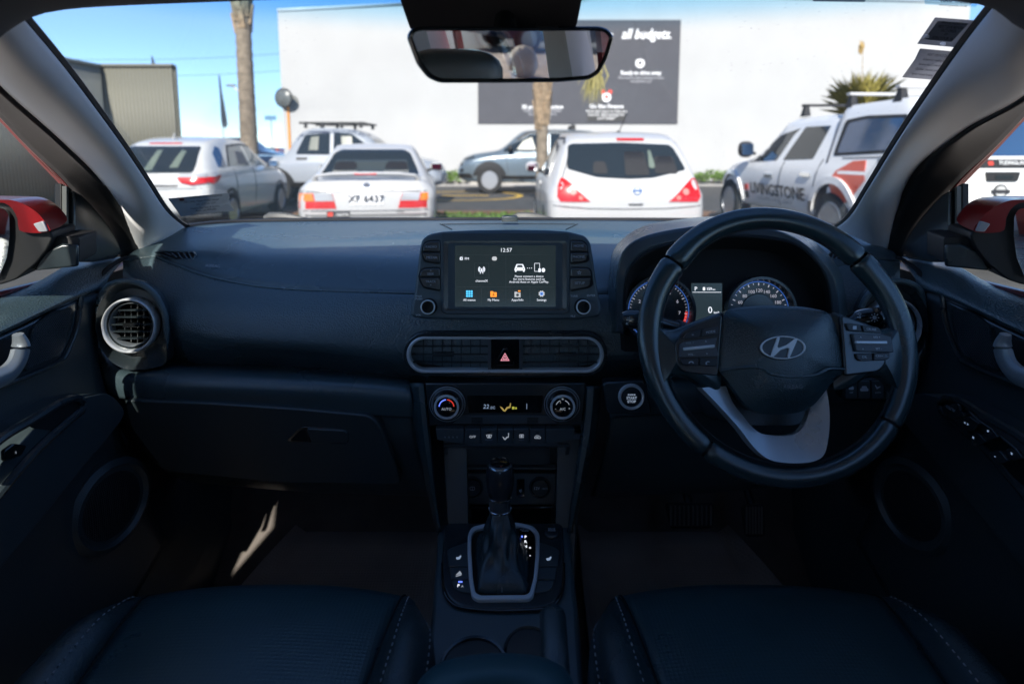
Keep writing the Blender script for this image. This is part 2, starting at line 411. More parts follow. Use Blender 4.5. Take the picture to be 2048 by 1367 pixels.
pn = obj('dark_panel', slab(SP, [(1175, 217), (1250, 217), (1250, 242.5), (1175, 242.5)], 0, .03), signdark, sg)
text(pn, "We'll deal direct to help you\nfind the right package for\nyour budget", SP, 1212.5, 229.5, 5.2, white_ink, h=.032, wide=.95)
# shrubs along the foot of the wall
for i, (px, s) in enumerate(((893, .5), (917, .62), (1425, .6), (1395, .45), (1442, .5))):
    o = U(px, 372, 22.9); sh = MB()
    for _ in range(150):
        a, e, r = random.uniform(0, 6.28), random.uniform(.15, 1.4), s*random.uniform(.4, 1)
        c = Vector((o.x+r*math.cos(a)*math.cos(e), 22.85+.5*r*math.sin(a)*math.cos(e), .12+r*math.sin(e)*.8))
        d = Vector((random.uniform(-1, 1), random.uniform(-1, 1), random.uniform(-.3, 1))).normalized()*.09; k = d.orthogonal().normalized()*.035
        sh.add([c-d, c+k, c+d, c-k], [(0, 1, 2, 3)])
    rt = empty('low_shrub', (o.x, 22.85, 0), ('leftmost low green shrub at the wall foot left of the blue-grey SUV', 'taller of the two low shrubs just left of the blue-grey SUV', 'middle low shrub between white hatchback and signwritten pickup', 'smallest low shrub just right of the white hatchback roof', 'low shrub nearest the signwritten pickup bonnet at the wall')[i], 'shrub', 'low shrubs along the white wall')
    obj('foliage', sh, leafm, rt)
    st = MB(); st.tube([(o.x, 22.85, 0), (o.x, 22.85, .3)], .02); obj('stem', st, palmtrunk, rt)
# ------------------------------------------------------------------ corrugated screens on the left
def corrugated(name, p0, p1, h, label, fencedark=fencedark):
    p0, p1 = Vector((*p0, 0)), Vector((*p1, 0)); d = (p1-p0); L = d.length; d.normalize(); nrm = Vector((d.y, -d.x, 0))
    rt = empty(name, (p0+p1)/2, label, 'fence'); n = int(L/.095)
    for i in range(n):        # one folded sheet rib per pitch, each its own piece
        a = p0+d*(L*i/n); q = L/n; mb = MB()
        pr = [(0, 0), (.28, 0), (.36, .022), (.72, .022), (.8, 0), (1.0, 0)]
        lo = [a+d*(u*q)+nrm*k for u, k in pr]
        mb.grid([lo, [v+Vector((0, 0, h)) for v in lo]])
        if i == 0: first = obj('rib_sheet', mb, fencedark, rt, th=.012); f0 = a.copy()
        else:
            c = first.copy(); COL.objects.link(c); c.parent = rt; c.location = a-f0
    for z in (h,):
        cp = MB(); M = Matrix((d, nrm, Vector((0, 0, 1)))).transposed()
        cp.box((p0+p1)/2+nrm*.02+Vector((0, 0, z+.03)), (L+.08, .14, .06), M); obj('capping', cp, fencedark, rt)
    for q in (p0, p1):
        ps = MB(); ps.box(q-nrm*.09+Vector((0, 0, h/2)), (.09, .09, h+.08)); obj('post', ps, fencedark, rt)
    return rt
corrugated('steel_fence', (-11.45, 2), (-10.95, 16.35), 3.48, 'long dark olive corrugated steel fence at the left, running away in shade', mat('coated_steel_lifted', (.25, .26, .235), .55, var=(1.5, .08)))  # same steel given a paler colour to lift this shaded run
corrugated('steel_screen', (-11.02, 16.4), (-9.05, 16.4), 3.5, 'short sunlit olive corrugated steel screen at the end of the long fence')
# ------------------------------------------------------------------ palms
def frond(mb, base, az, el, L, droop, w=.5, dens=26):
    pts = []; p = Vector(base); a = el
    for i in range(14):
        pts.append(p.copy()); p = p+Vector((math.cos(az)*math.cos(a), math.sin(az)*math.cos(a), math.sin(a)))*(L/13); a -= droop/13
    mb.tube(pts, [.025*(1-i/15)+.004 for i in range(14)], 5)
    for k in range(dens):
        t = 1.5+11.2*k/dens; i = int(t); q = pts[i].lerp(pts[min(13, i+1)], t-i); d = (pts[min(13, i+1)]-pts[i]).normalized(); sd = d.cross(Vector((0, 0, 1))).normalized()
        wl = w*math.sin(math.pi*(.12+.86*k/dens))
        for sgn in (1, -1):
            tip = q+sd*sgn*wl*.75+d*wl*.5+Vector((0, 0, -wl*random.uniform(.2, .6))); nb = d*.018
            mb.add([q-nb, q+nb, q.lerp(tip, .6)+nb*.8, tip, q.lerp(tip, .6)-nb*.8], [(0, 1, 2, 3, 4)])
def palm(px, py0, y, h, r, label, nf, boots, lean=0.0, first_el=None):
    b = U(px, py0, y); o = Vector((b.x, y, 0)); rt = empty('palm_tree', o, label, 'tree', 'palm trees in the car park')
    tp = U(px-lean, 10, y); dx = (tp.x-b.x)/(tp.z-b.z)
    tk = MB(); k = 46; ptsr = []
    for i in range(k+1):
        z = h*i/k; ptsr.append((o+Vector((dx*(z-b.z), 0, z)), r*(1.12-.28*i/k)*(1+.05*(i % 2)+random.uniform(-.025, .025))))
    tk.tube([p for p, _ in ptsr], [q for _, q in ptsr], 18); obj('trunk', tk, palmtrunk, rt)
    bt = MB()
    for i in range(boots):
        z = h-.1-1.3*(i/boots); a = i*2.4; c = o+Vector((dx*(z-b.z), 0, z)); d = Vector((math.cos(a), math.sin(a), 0))
        rad = r*.9*(1.0+.25*(i/boots < .5)); s = d.cross(Vector((0, 0, 1)))*.075
        e = c+d*(rad+.02)
        bt.prism([e-s+Vector((0, 0, -.22)), e+s+Vector((0, 0, -.22)), e+s*.5+d*.07+Vector((0, 0, .2)), e-s*.5+d*.07+Vector((0, 0, .2))],
                 [e-s-d*.05+Vector((0, 0, -.22)), e+s-d*.05+Vector((0, 0, -.22)), e+s*.5+d*.02+Vector((0, 0, .2)), e-s*.5+d*.02+Vector((0, 0, .2))])
    obj('leaf_bases', bt, palmboot, rt)
    top_ = o+Vector((dx*(h-b.z), 0, h))
    for i in range(nf):
        fm = MB(); frond(fm, top_, i*2.4, random.uniform(1.1, 1.5), random.uniform(1.6, 2.1), random.uniform(.5, 1.0)); obj('frond', fm, frondm, rt)
    return rt, top_
palm(498, 280, 13.4, 5.35, .168, 'tall bare palm trunk at the left behind the parked white cars', 16, 26, lean=14)
rt2, tp2 = palm(1084, 300, 11.2, 3.25, .105, 'shorter palm with ragged brown trunk in front of the notice board', 12, 34, lean=-2)
hang = MB(); o_ = U(1140, 55, 11.0)
for k_ in range(90):
    a_ = U(1188+random.gauss(0, 9), 120+random.uniform(-60, 20), 10.9+random.uniform(-.2, .2)); b_ = U(1186+random.gauss(0, 14), 170+random.uniform(0, 45), 10.9+random.uniform(-.2, .2)); m_ = a_.lerp(b_, .5)+Vector((random.gauss(.03, .04), 0, .05)); w_ = Vector((.012, 0, 0))
    hang.add([a_-w_, a_+w_, m_+w_, b_, m_-w_], [(0, 1, 2, 3, 4)])
obj('hanging_frond', hang, mat('yellowing_leaf', (.22, .19, .05), .65, var=(20, .5)), rt2)
# flax-like clump above the ute
cl = empty('flax_plant', U(1725, 205, 16), 'bushy olive and gold flax clump standing behind the pickup', 'plant')
fx = MB(); base = U(1722, 218, 16)
for _ in range(900):
    a, e = random.uniform(0, 6.28), random.gauss(1.2, .28); L = random.uniform(.5, 1.1); q = base+Vector((random.uniform(-.18, .18), random.uniform(-.25, .25), random.uniform(-.3, .1)))
    d = Vector((math.cos(a)*math.cos(e), math.sin(a)*math.cos(e), math.sin(e))); sd = d.cross(Vector((0, 0, 1)))
    sd = (sd.normalized() if sd.length > .01 else Vector((1, 0, 0)))*.011; m1 = q+d*L*.6; tip = q+d*L+Vector((d.x*.2, d.y*.2, -.16*random.random()))
    fx.add([q-sd, q+sd, m1+sd, tip, m1-sd], [(0, 1, 2, 3, 4)])
obj('foliage', fx, mat('flax_leaf', (.30, .26, .06), .6, var=(14, .7)), cl)
sk = MB(); sk.tube([base+Vector((0, 0, -3.9)), base], .12, 10); obj('trunk', sk, palmtrunk, cl)
pm = MB(); pt = U(1724, 96, 16); pm.tube([base, base.lerp(pt, .6)+Vector((.02, 0, 0)), pt+Vector((.03, 0, -.1))], .008, 5)
for _ in range(26):
    q = pt+Vector((random.uniform(-.05, .05), random.uniform(-.05, .05), random.uniform(-.2, .06))); pm.add([q, q+Vector((.02, 0, .1)), q+Vector((-.04, 0, .16))], [(0, 1, 2)])
obj('plume', pm, dryleaf, cl)
# ------------------------------------------------------------------ road mirrors, lamp, flags
mp = empty('traffic_mirror', U(577, 270, 16.45), 'round convex traffic mirrors on an orange post beside the white wall', 'mirror')
c0, c1 = U(567, 196, 16.3), U(580, 207, 16.6); zb = 0
mb = MB(); mb.lathe([(.001, -.08), (.1, -.072), (.19, -.04), (.245, 0)], c0, (.25, 1, 0), 32); obj('mirror_face', mb, mat('dull_disc', (.10, .11, .11), .35, var=(6, .3)), mp)
mb = MB(); mb.lathe([(.245, -.012), (.258, -.012), (.258, .02), (.001, .03)], c0, (.25, 1, 0), 32); obj('mirror_rim', mb, blacktrim, mp)
mb = MB(); mb.lathe([(.235, -.012), (.245, -.012), (.245, .02), (.001, .05)], c1, (-.6, 1, 0), 32); obj('mirror_back', mb, mat('grey_paint', (.22, .22, .2), .6), mp)
mb = MB(); mb.tube([(c1.x, 16.45, 0), (c1.x, 16.45, c1.z+.1)], .035, 10); obj('post', mb, orangep, mp)
def flag(px, py0, py1, wpx, y, label, lean):
    b, t = U(px+lean, py1, y), U(px, py0, y); rt = empty('feather_flag', (b.x, y, 0), label, 'flag', 'feather flags beyond the fence')
    P = [(px, py0), (px+wpx*.35, py0+wpx*.7), (px+wpx*.8, py0+(py1-py0)*.35), (px+wpx+lean*.6, py0+(py1-py0)*.7), (px+wpx*1.1+lean, py1), (px+lean*.9, py1), (px+lean*.4, py0+(py1-py0)*.5)]
    pl = Pl((0, y, 0), (0, -1, 0)); P = [tuple(p)[:2] for p in cr([(a, b_, 0) for a, b_ in P], 30, True)]
    obj('banner', slab(pl, P, 0, .01), blueflag, rt)
    mb = MB(); mb.tube([(b.x, y+.03, 0), (b.x, y+.03, b.z), (t.x, y+.03, t.z)], .025, 8); obj('pole', mb, polem, rt)
flag(303, 112, 200, 17, 21, 'curved dark flag tip showing above the corrugated screen', 8)
flag(437, 148, 252, 9, 30, 'slim dark feather flag standing between screen and palm trunk', 8)
for k_, (y0_, y1_) in enumerate(((118, 96), (150, 132))):
    pw = empty('power_line', U(380, 130, 70), ('upper', 'lower')[k_]+' thin power line crossing the sky left of the white wall', 'power line'); a_, b_ = U(60, y0_, 70), U(900, y1_-30, 74)
    obj('wire', MB().tube([a_.lerp(b_, t/12)-Vector((0, 0, 1.2*math.sin(math.pi*t/12))) for t in range(13)], .022, 5), blacktrim, pw)
lp = empty('street_lamp', U(496, 262, 45), 'distant thin grey street lamp beside the left palm trunk', 'street lamp')
mb = MB(); p0 = U(492, 250, 45); mb.tube([(p0.x, 45, 0), (p0.x, 45, U(492, 205, 45).z), U(480, 186, 45), U(466, 173, 45)], .07, 8); obj('pole', mb, polem, lp)
mb = MB(); q = U(462, 171, 45); mb.blob(q, (.4, .2, .09)); obj('lamp_head', mb, polem, lp)
sp = empty('direction_sign', U(545, 262, 40), 'small distant blue road sign near the left end of the white wall', 'sign')
mb = MB(); q = U(541, 236, 40); mb.box(q, (.75, .05, .3)); obj('plate', mb, mat('road_sign_blue', (.1, .22, .35), .5), sp)
mb = MB(); mb.tube([(q.x, 40.06, 0), (q.x, 40.06, q.z+.1)], .04); obj('post', mb, polem, sp)
# ------------------------------------------------------------------ parked vehicles
def pchip(x, y, q):
    x = np.array(x, float); y = np.array(y, float); h = np.diff(x); d = np.diff(y)/h; m = np.zeros(len(x)); m[0] = d[0]; m[-1] = d[-1]
    for i in range(1, len(x)-1):
        if d[i-1]*d[i] > 0:
            w1, w2 = 2*h[i]+h[i-1], h[i]+2*h[i-1]; m[i] = (w1+w2)/(w1/d[i-1]+w2/d[i])
    i = np.clip(np.searchsorted(x, q, 'right')-1, 0, len(x)-2); t = (q-x[i])/h[i]
    return (1+2*t)*(1-t)**2*y[i]+t*(1-t)**2*h[i]*m[i]+t*t*(3-2*t)*y[i+1]+t*t*(t-1)*h[i]*m[i+1]
class Car:
    def __init__(s, name, loc, rz, st, paint, label, cat='car', group=None, ny=64):
        s.rt = empty(name, loc, label, cat, group, off=False, rz=rz); s.loc = Vector(loc); s.rz = rz
        st = np.array(st, float); L = st[-1, 0]
        q = np.unique(np.concatenate([np.linspace(0, L, ny), st[:, 0], [.02, .04, L-.02, L-.05]])); q = q[(q >= 0) & (q <= L)]
        C = np.array([pchip(st[:, 0], st[:, k], q) for k in range(1, st.shape[1])]).T
        rows = []
        for y, (zb, wb, wm, zs, ws, zr, wr) in zip(q, C):
            hs = zs-zb
            half = [(0, zb), (wb*.85, zb), (wb, zb+.05), (wm*.985, zb+hs*.32), (wm, zb+hs*.62), (wm*.985, zs-.07), (ws, zs), (ws*.55+wr*.45, zs*.55+zr*.45), (wr, zr-.05*min(1, max(.1, (zr-zs)*4))), (wr*.86, zr-.012), (wr*.45, zr), (0, zr+.006)]
            hp = cr([(a, 0, b) for a, b in half], 34)
            rows.append([Vector((-p[0], y, p[2])) for p in hp[::-1]][:-1]+[Vector((p[0], y, p[2])) for p in hp][:-1])
        mb = MB().grid(rows, cu=True); k = len(rows[0]); n = len(rows)
        mb.f += [tuple(range(k)), tuple(range((n-1)*k, n*k))]
        s.body = obj('body', mb, paint, s.rt, sharp=50)
        s.bvh = BVHTree.FromPolygons([tuple(v) for v in mb.v], mb.f); s.paint = paint
    def dec(s, name, ax, P, m, lift=.004, th=.014, res=.12, parent=None):
        """a trim piece cut to an outline and laid on the body: ax R rear, F front, E right side, W left side, T top"""
        bm = bmesh.new(); vs = [bm.verts.new((a, b, 0)) for a, b in P]; bm.faces.new(vs)
        xs, ys = [p[0] for p in P], [p[1] for p in P]
        for axis, lo, hi in ((0, min(xs), max(xs)), (1, min(ys), max(ys))):
            k = max(1, int((hi-lo)/res))
            for i in range(1, k+1):
                co = [0, 0, 0]; co[axis] = lo+(hi-lo)*i/(k+1); no = [0, 0, 0]; no[axis] = 1
                bmesh.ops.bisect_plane(bm, geom=bm.verts[:]+bm.edges[:]+bm.faces[:], plane_co=co, plane_no=no)
        bm.verts.ensure_lookup_table(); mb = MB(); top, low = [], []
        D = {'R': (0, 1, 0), 'F': (0, -1, 0), 'E': (-1, 0, 0), 'W': (1, 0, 0), 'T': (0, 0, -1)}[ax]; D = Vector(D)
        for v in bm.verts:
            a, b = v.co.x, v.co.y
            o = {'R': (a, -3, b), 'F': (a, 9, b), 'E': (3, a, b), 'W': (-3, a, b), 'T': (a, b, 4)}[ax]
            h, nn, _, _ = s.bvh.ray_cast(Vector(o), D)
            if h is None: h, nn, _, _ = s.bvh.find_nearest(Vector(o)+D*(3 if ax in 'EWR' else 4))
            top.append(h-D*lift); low.append(h+D*(th-lift))
        fs = [[v.index for v in f.verts] for f in bm.faces]; k = len(top); bm.verts.index_update()
        mb.v = top+low; mb.f = [tuple(f) for f in fs]+[tuple(i+k for i in f[::-1]) for f in fs]
        for e in bm.edges:
            if len(e.link_faces) == 1: a, b = e.verts[0].index, e.verts[1].index; mb.f.append((a, b, b+k, a+k))
        bm.free(); return obj(name, mb, m, parent or s.rt, sharp=50)
    def flare(s, y, z, r0, r1, zmin, ax, m, lift, th):
        k = [R(-20+220*i/26) for i in range(27)]; o = [(y+r1*math.cos(q), z+r1*math.sin(q)) for q in k]; i_ = [(y+r0*math.cos(q), z+r0*math.sin(q)) for q in k][::-1]
        return s.dec('wheel_flare', ax, [(a, max(zmin, b)) for a, b in o+i_], m, lift, th, .5)
    def lip(s, name, ax, pts, w, m, lift=.006, parent=None):
        """a thin trim line laid on the body along points"""
        P = [Vector((*p, 0)) for p in pts]; L, Rr = [], []
        for i, p in enumerate(P):
            d = (P[min(i+1, len(P)-1)]-P[max(i-1, 0)]).normalized(); n = Vector((-d.y, d.x, 0))*w/2; L.append(p+n); Rr.append(p-n)
        return s.dec(name, ax, [(v.x, v.y) for v in L]+[(v.x, v.y) for v in Rr[::-1]], m, lift, .012, .1, parent)
    def wheel(s, y, r, w=.21, x=.84, both=True, spokes=7, dark=False, rimm=None):
        for sgn in ((1, -1) if both else (both,)):
            s.dec('wheel_arch', 'E' if sgn > 0 else 'W', [(a, max(.16, b)) for a, b in circ(y, r+.02, r*1.17, 26)], blacktrim, .002, .012, .2)
            c = Vector((sgn*(x-w/2+.012), y, r)); a = Vector((sgn, 0, 0))
            mb = MB().lathe([(r*.6, -w/2), (r*.93, -w/2), (r, -w/2+.03), (r, w/2-.03), (r*.93, w/2), (r*.66, w/2), (r*.62, w/2-.02)], c, a, 36)
            t = obj('wheel', mb, tyrem, s.rt)
            rm = MB().lathe([(r*.66, w/2-.004), (r*.63, w/2+.004), (r*.6, w/2-.03)], c, a, 32)
            rm.lathe([(.001, w/2-.012), (r*.16, w/2-.012), (r*.17, w/2-.04)], c, a, 20)
            for i in range(spokes):
                q = 2*math.pi*i/spokes; e = Vector((0, math.cos(q), math.sin(q))); f = Vector((0, -math.sin(q), math.cos(q)))
                for dq in (-.05, .05):
                    A, B = c+a*(w/2-.03)+e*r*.13+f*dq*r*1.0, c+a*(w/2-.012)+e*r*.63+f*dq*r*2.4
                    rm.tube([A, B], r*.032, 6, flat=.8)
            obj('rim', rm, rimm or alloy, t)
            bk = MB().lathe([(.001, w/2-.075), (r*.62, w/2-.075), (r*.62, -w/2)], c, a, 24); obj('hub', bk, blacktrim, t)
    def mirror(s, y, z, x, m, size=(.1, .06, .075)):
        for sgn in (1, -1):
            mb = MB().blob((sgn*(x+.11), y, z+.03), size, pw=.75); h = obj('door_mirror', mb, m, s.rt)
            g = MB().box((sgn*(x+.11), y-size[1]-.001, z+.03), (size[0]*1.5, .006, size[2]*1.35)); obj('mirror_glass', g, mirror_m, h, bev=.002)
            a = MB().tube([(sgn*(x-.06), y+.02, z-.04), (sgn*(x+.06), y, z)], .025, 8); obj('mirror_arm', a, blacktrim, h)
    def loc2(s, px, py, Y=None, X=None):
        v = (U(px, py, Y) if Y is not None else UX(px, py, X))-s.loc; v.rotate(Matrix.Rotation(-s.rz, 3, 'Z')); return v
    def xz(s, P, Y): return [((v := s.loc2(a, b, Y=Y)).x, v.z) for a, b in P]
    def yz(s, P, X=None, Y=None): return [((v := s.loc2(a, b, Y=Y, X=X)).y, v.z) for a, b in P]
    def lettering(s, txt, ax, a, b, H, m, parent=None, wide=1, bold=0, lift=.012):
        D = {'R': (0, 1, 0), 'E': (-1, 0, 0), 'W': (1, 0, 0)}[ax]; D = Vector(D)
        o = {'R': (a, -3, b), 'E': (3, a, b), 'W': (-3, a, b)}[ax]; h, nn, _, _ = s.bvh.ray_cast(Vector(o), D)
        r = {'R': (1, 0, 0), 'E': (0, 1, 0), 'W': (0, -1, 0)}[ax]; r = Vector(r)
        if nn.dot(D) > 0: nn = -nn
        u = nn.cross(r).normalized(); r = u.cross(nn); M = Matrix.Identity(4); c = h+nn*lift
        for i in range(3): M[i][0], M[i][1], M[i][2], M[i][3] = r[i]*wide, u[i], nn[i], c[i]
        text(parent or s.rt, txt, None, 0, 0, 0, m, M=M, H=H, wide=wide, bold=bold, th=.002)
ink = mat('dark_print', (.025, .025, .03), .5)
def plate(c, x, z, w, h, txt, H):
    p = c.dec('number_plate', 'R', [(x-w/2, z-h/2), (x+w/2, z-h/2), (x+w/2, z+h/2), (x-w/2, z+h/2)], white_ink, .012, .02)
    if txt: c.lettering(txt, 'R', x, z, H, ink, parent=p, lift=.034, bold=.015)
# --- white saloon, plate XF 6437
sd = Car('saloon_car', (-1.755, 7.2, 0), R(8), [
    (0, .36, .52, .66, .70, .62, .80, .50), (.05, .32, .64, .76, .80, .70, .90, .60), (.16, .27, .72, .82, .86, .75, .945, .66), (.5, .22, .77, .845, .9, .77, .97, .68),
    (.72, .2, .78, .845, .91, .775, 1.02, .66), (1.25, .2, .78, .845, .92, .775, 1.33, .56), (1.6, .2, .78, .845, .92, .775, 1.39, .55), (2.3, .2, .78, .845, .92, .775, 1.375, .55),
    (3.1, .2, .78, .845, .9, .77, .99, .66), (3.9, .22, .76, .83, .82, .74, .86, .6), (4.25, .26, .68, .78, .7, .68, .76, .5), (4.35, .34, .5, .62, .6, .55, .64, .4)],
    whitepaint, 'white saloon seen from behind with boot spoiler and XF 6437 plate')
Y0 = 7.22
sd.dec('rear_window', 'R', roundp([(-.63, .985), (-.60, 1.06), (-.51, 1.26), (-.42, 1.31), (.42, 1.31), (.51, 1.26), (.60, 1.06), (.63, .985)], .03), carglass, .016, .03, .05)
sd.dec('windscreen_view', 'R', [(-.5, 1.02), (.5, 1.02), (.46, 1.17), (-.46, 1.17)], mat('pale_through_view', (.045, .055, .055), .15), .02, .03, .05)
for x in (-.33, .33):   # headrests seen through the back window
    sd.dec('headrest', 'R', roundp([(x-.16, 1.04), (x+.16, 1.04), (x+.13, 1.15), (x-.13, 1.15)], .06), blacktrim, .025, .03, .05)
    sd.dec('parcel_tray', 'R', [(x-.17, 1.0), (x+.17, 1.0), (x+.15, 1.035), (x-.15, 1.035)], seatshape, .025, .03, .05)
sp_ = MB(); z = sd.loc2(735, 349, Y=7.35).z
sp_.tube([(-.62, .16, z-.06), (-.58, .12, z-.01), (-.4, .08, z+.012), (0, .06, z+.02), (.4, .08, z+.012), (.58, .12, z-.01), (.62, .16, z-.06)], .045, 10, flat=.45); obj('boot_spoiler', sp_, whitepaint, sd.rt)
sd.dec('spoiler_shade', 'R', sd.xz([(634, 358), (640, 352), (735, 351), (832, 352), (842, 358)], 7.3), mat('shadow_grey_paint', (.16, .17, .18), .5), .003)  # grey strip paints in the shade below the spoiler
sl = MB().box((0, .035, z+.012), (.26, .03, .016)); obj('brake_light', sl, redlens, sd.rt)
for mir in (0, 1):
    fx_ = (lambda P: [(1471-a, b) for a, b in P]) if mir else (lambda P: P)
    tl_ = sd.dec('tail_light', 'R', sd.xz(fx_([(599, 386), (628, 386), (667, 386), (675, 416), (600, 416)]), Y0), redlens, .012, .03)
    sd.dec('amber_lens', 'R', sd.xz(fx_([(600, 387), (627, 386), (632, 401), (600, 401)]), Y0), amberlens, .016, .03, parent=tl_)
    sd.dec('clear_lens', 'R', sd.xz(fx_([(630, 386), (666, 386), (670, 401), (634, 401)]), Y0), clearlens, .016, .03, parent=tl_)
v = sd.loc2(733, 397, Y=Y0); plate(sd, v.x, v.z, .40, .145, 'XF 6437', .085)
sd.lip('boot_seam', 'R', sd.xz([(600, 383.5), (735, 381), (868, 383.5)], Y0), .012, mat('seam_dark', (.05, .05, .055), .7))
v = sd.loc2(733, 370, Y=Y0); sd.dec('badge', 'R', [(v.x+a, v.z+b) for a, b in circ(0, 0, .042, 20, .026)], chrome, .012, .02)
sd.dec('badge_inner', 'R', [(v.x+a, v.z+b) for a, b in circ(0, 0, .028, 16, .016)], ink, .014, .02)
v = sd.loc2(648, 376, Y=Y0); sd.lettering('PULSAR', 'R', v.x, v.z, .035, mat('badge_grey', (.3, .3, .3), .3, .7))
v = sd.loc2(825, 373, Y=Y0); sd.lettering('CJ-I', 'R', v.x, v.z, .03, MATS['badge_grey'])
st_ = sd.dec('bumper_sticker', 'R', sd.xz([(656, 421), (701, 421), (701, 435), (656, 435)], Y0), ink, .012)
sd.dec('sticker_red', 'R', sd.xz([(658, 423), (668, 423), (668, 431), (658, 431)], Y0), red_ink, .016, parent=st_)
v = sd.loc2(686, 428, Y=Y0); sd.lettering('LIVINGSTONE', 'R', v.x, v.z, .03, white_ink, parent=st_, lift=.014, wide=.55)
v = sd.loc2(800, 426, Y=Y0); sd.lettering('TS', 'R', v.x, v.z, .05, MATS['badge_grey'], wide=1.3)
for sgn in ('E', 'W'): sd.dec('side_window', sgn, [(1.1, .96), (1.45, 1.27), (2.3, 1.29), (2.95, 1.0), (2.9, .955), (1.15, .94)], carglass)
sd.mirror(2.75, 1.0, .78, whitepaint, (.11, .06, .07))
sd.lip('bumper_seam', 'R', [(-.74, .58), (0, .57), (.74, .58)], .012, MATS['seam_dark'])
sd.dec('bumper_strip', 'R', [(-.72, .5), (.72, .5), (.72, .54), (-.72, .54)], MATS['badge_grey'], .012)
for y in (.85, 3.5): sd.wheel(y, .3)
# --- white hatchback
ht = Car('hatchback_car', (1.215, 6.28, 0), 0, [
    (0, .38, .6, .72, .74, .68, .84, .6), (.04, .33, .70, .79, .84, .745, .95, .68), (.14, .28, .76, .835, .9, .785, 1.08, .7), (.3, .24, .79, .8475, .93, .8, 1.27, .665),
    (.5, .22, .8, .8475, .94, .805, 1.43, .62), (.75, .2, .8, .8475, .95, .81, 1.49, .6), (1.6, .2, .8, .8475, .95, .81, 1.525, .6), (2.3, .2, .8, .8475, .95, .81, 1.49, .58),
    (3.2, .2, .79, .84, .94, .8, 1.03, .66), (3.8, .22, .77, .82, .84, .75, .89, .6), (4.1, .28, .68, .76, .7, .68, .77, .5), (4.2, .34, .5, .62, .6, .55, .64, .4)],
    whitepaint, 'white hatchback seen from behind with pointed red tail lights')
Y1 = 6.3
ht.dec('rear_window', 'R', roundp(ht.xz([(1136, 292), (1144, 287), (1246, 285), (1340, 289), (1347, 296), (1362, 338), (1295, 353), (1248, 355), (1187, 352), (1131, 336)], 6.62), .03), carglass, .012, .025, .05)
for a in ((1242, 303, 1290, 348, blacktrim), (1300, 312, 1345, 345, blacktrim), (1290, 300, 1303, 335, mat('through_view', (.13, .16, .13), .3)), (1180, 322, 1210, 345, blacktrim)):
    ht.dec('seat_outline', 'R', roundp(ht.xz([(a[0], a[3]), (a[0]+4, a[1]), (a[2]-4, a[1]), (a[2], a[3])], 6.62), .03), a[4], .018, .025)
ht.dec('brake_light', 'R', ht.xz([(1231, 276), (1285, 276), (1285, 281), (1231, 281)], 6.8), redlens, .02, .03)
for mir in (0, 1):
    fx_ = (lambda P: [(2517-a, b) for a, b in P]) if mir else (lambda P: P)
    t_ = ht.dec('tail_light', 'R', ht.xz(fx_([(1122, 356), (1130, 357), (1143, 367), (1160, 384), (1180, 403), (1121, 403), (1114, 393), (1116, 372)]), Y1), redlens, .014, .03)
    ht.dec('clear_lens', 'R', ht.xz(fx_(circ(1146, 383, 6.5, 14)), Y1), mat('pink_lens', (.62, .2, .17), .15, coat=.2), .018, .03, parent=t_)
    ht.dec('clear_lens', 'R', ht.xz(fx_(circ(1161, 395, 4.5, 14)), Y1), MATS['pink_lens'], .018, .03, parent=t_)
v = ht.loc2(1274, 381, Y=Y1); ht.dec('badge', 'R', [(v.x+a, v.z+b) for a, b in circ(0, 0, .045, 22)], chrome, .012, .02)
ht.dec('badge_inner', 'R', [(v.x+a, v.z+b) for a, b in circ(0, 0, .034, 22)], whitepaint, .014, .02)
ht.dec('badge_bar', 'R', [(v.x-.05, v.z-.012), (v.x+.05, v.z-.012), (v.x+.05, v.z+.012), (v.x-.05, v.z+.012)], chrome, .017, .02)
ht.dec('hatch_handle', 'R', roundp(ht.xz([(1255, 407), (1287, 407), (1284, 411), (1258, 411)], Y1), .006), blacktrim, .004)
ht.lip('hatch_seam', 'R', ht.xz([(1122, 356), (1132, 330), (1140, 300)], Y1+.2), .01, MATS['seam_dark'])
for sgn in ('E', 'W'):
    ht.dec('side_window', sgn, [(.75, 1.0), (.85, 1.34), (1.5, 1.42), (1.55, .98)], carglass); ht.dec('side_window', sgn, [(1.62, .98), (1.58, 1.42), (2.3, 1.38), (3.0, 1.04), (2.95, .98)], carglass)
    ht.lip('roof_gutter', sgn, [(.5, 1.37), (.8, 1.44), (1.6, 1.455), (2.3, 1.42)], .025, blacktrim)
ht.mirror(2.75, 1.02, .8, whitepaint, (.1, .06, .08))
ht.lip('bumper_seam', 'R', [(-.78, .72), (-.4, .69), (0, .685), (.4, .69), (.78, .72)], .01, MATS['seam_dark'])
for y in (1.55, 2.6):
    for sgn in ('E', 'W'): ht.lip('door_seam', sgn, [(y, .4), (y, .95)], .01, MATS['seam_dark'])
for sgn in ('E', 'W'): ht.dec('door_handle', sgn, [(1.65, .86), (1.85, .86), (1.85, .9), (1.65, .9)], whitepaint, .02, .03)
for y in (.75, 3.35): ht.wheel(y, .3)
an = MB().tube([(.05, .95, 1.5), (.12, .78, 1.72)], .006, 6); an.blob((.05, .95, 1.505), (.03, .05, .02)); obj('aerial', an, blacktrim, ht.rt)
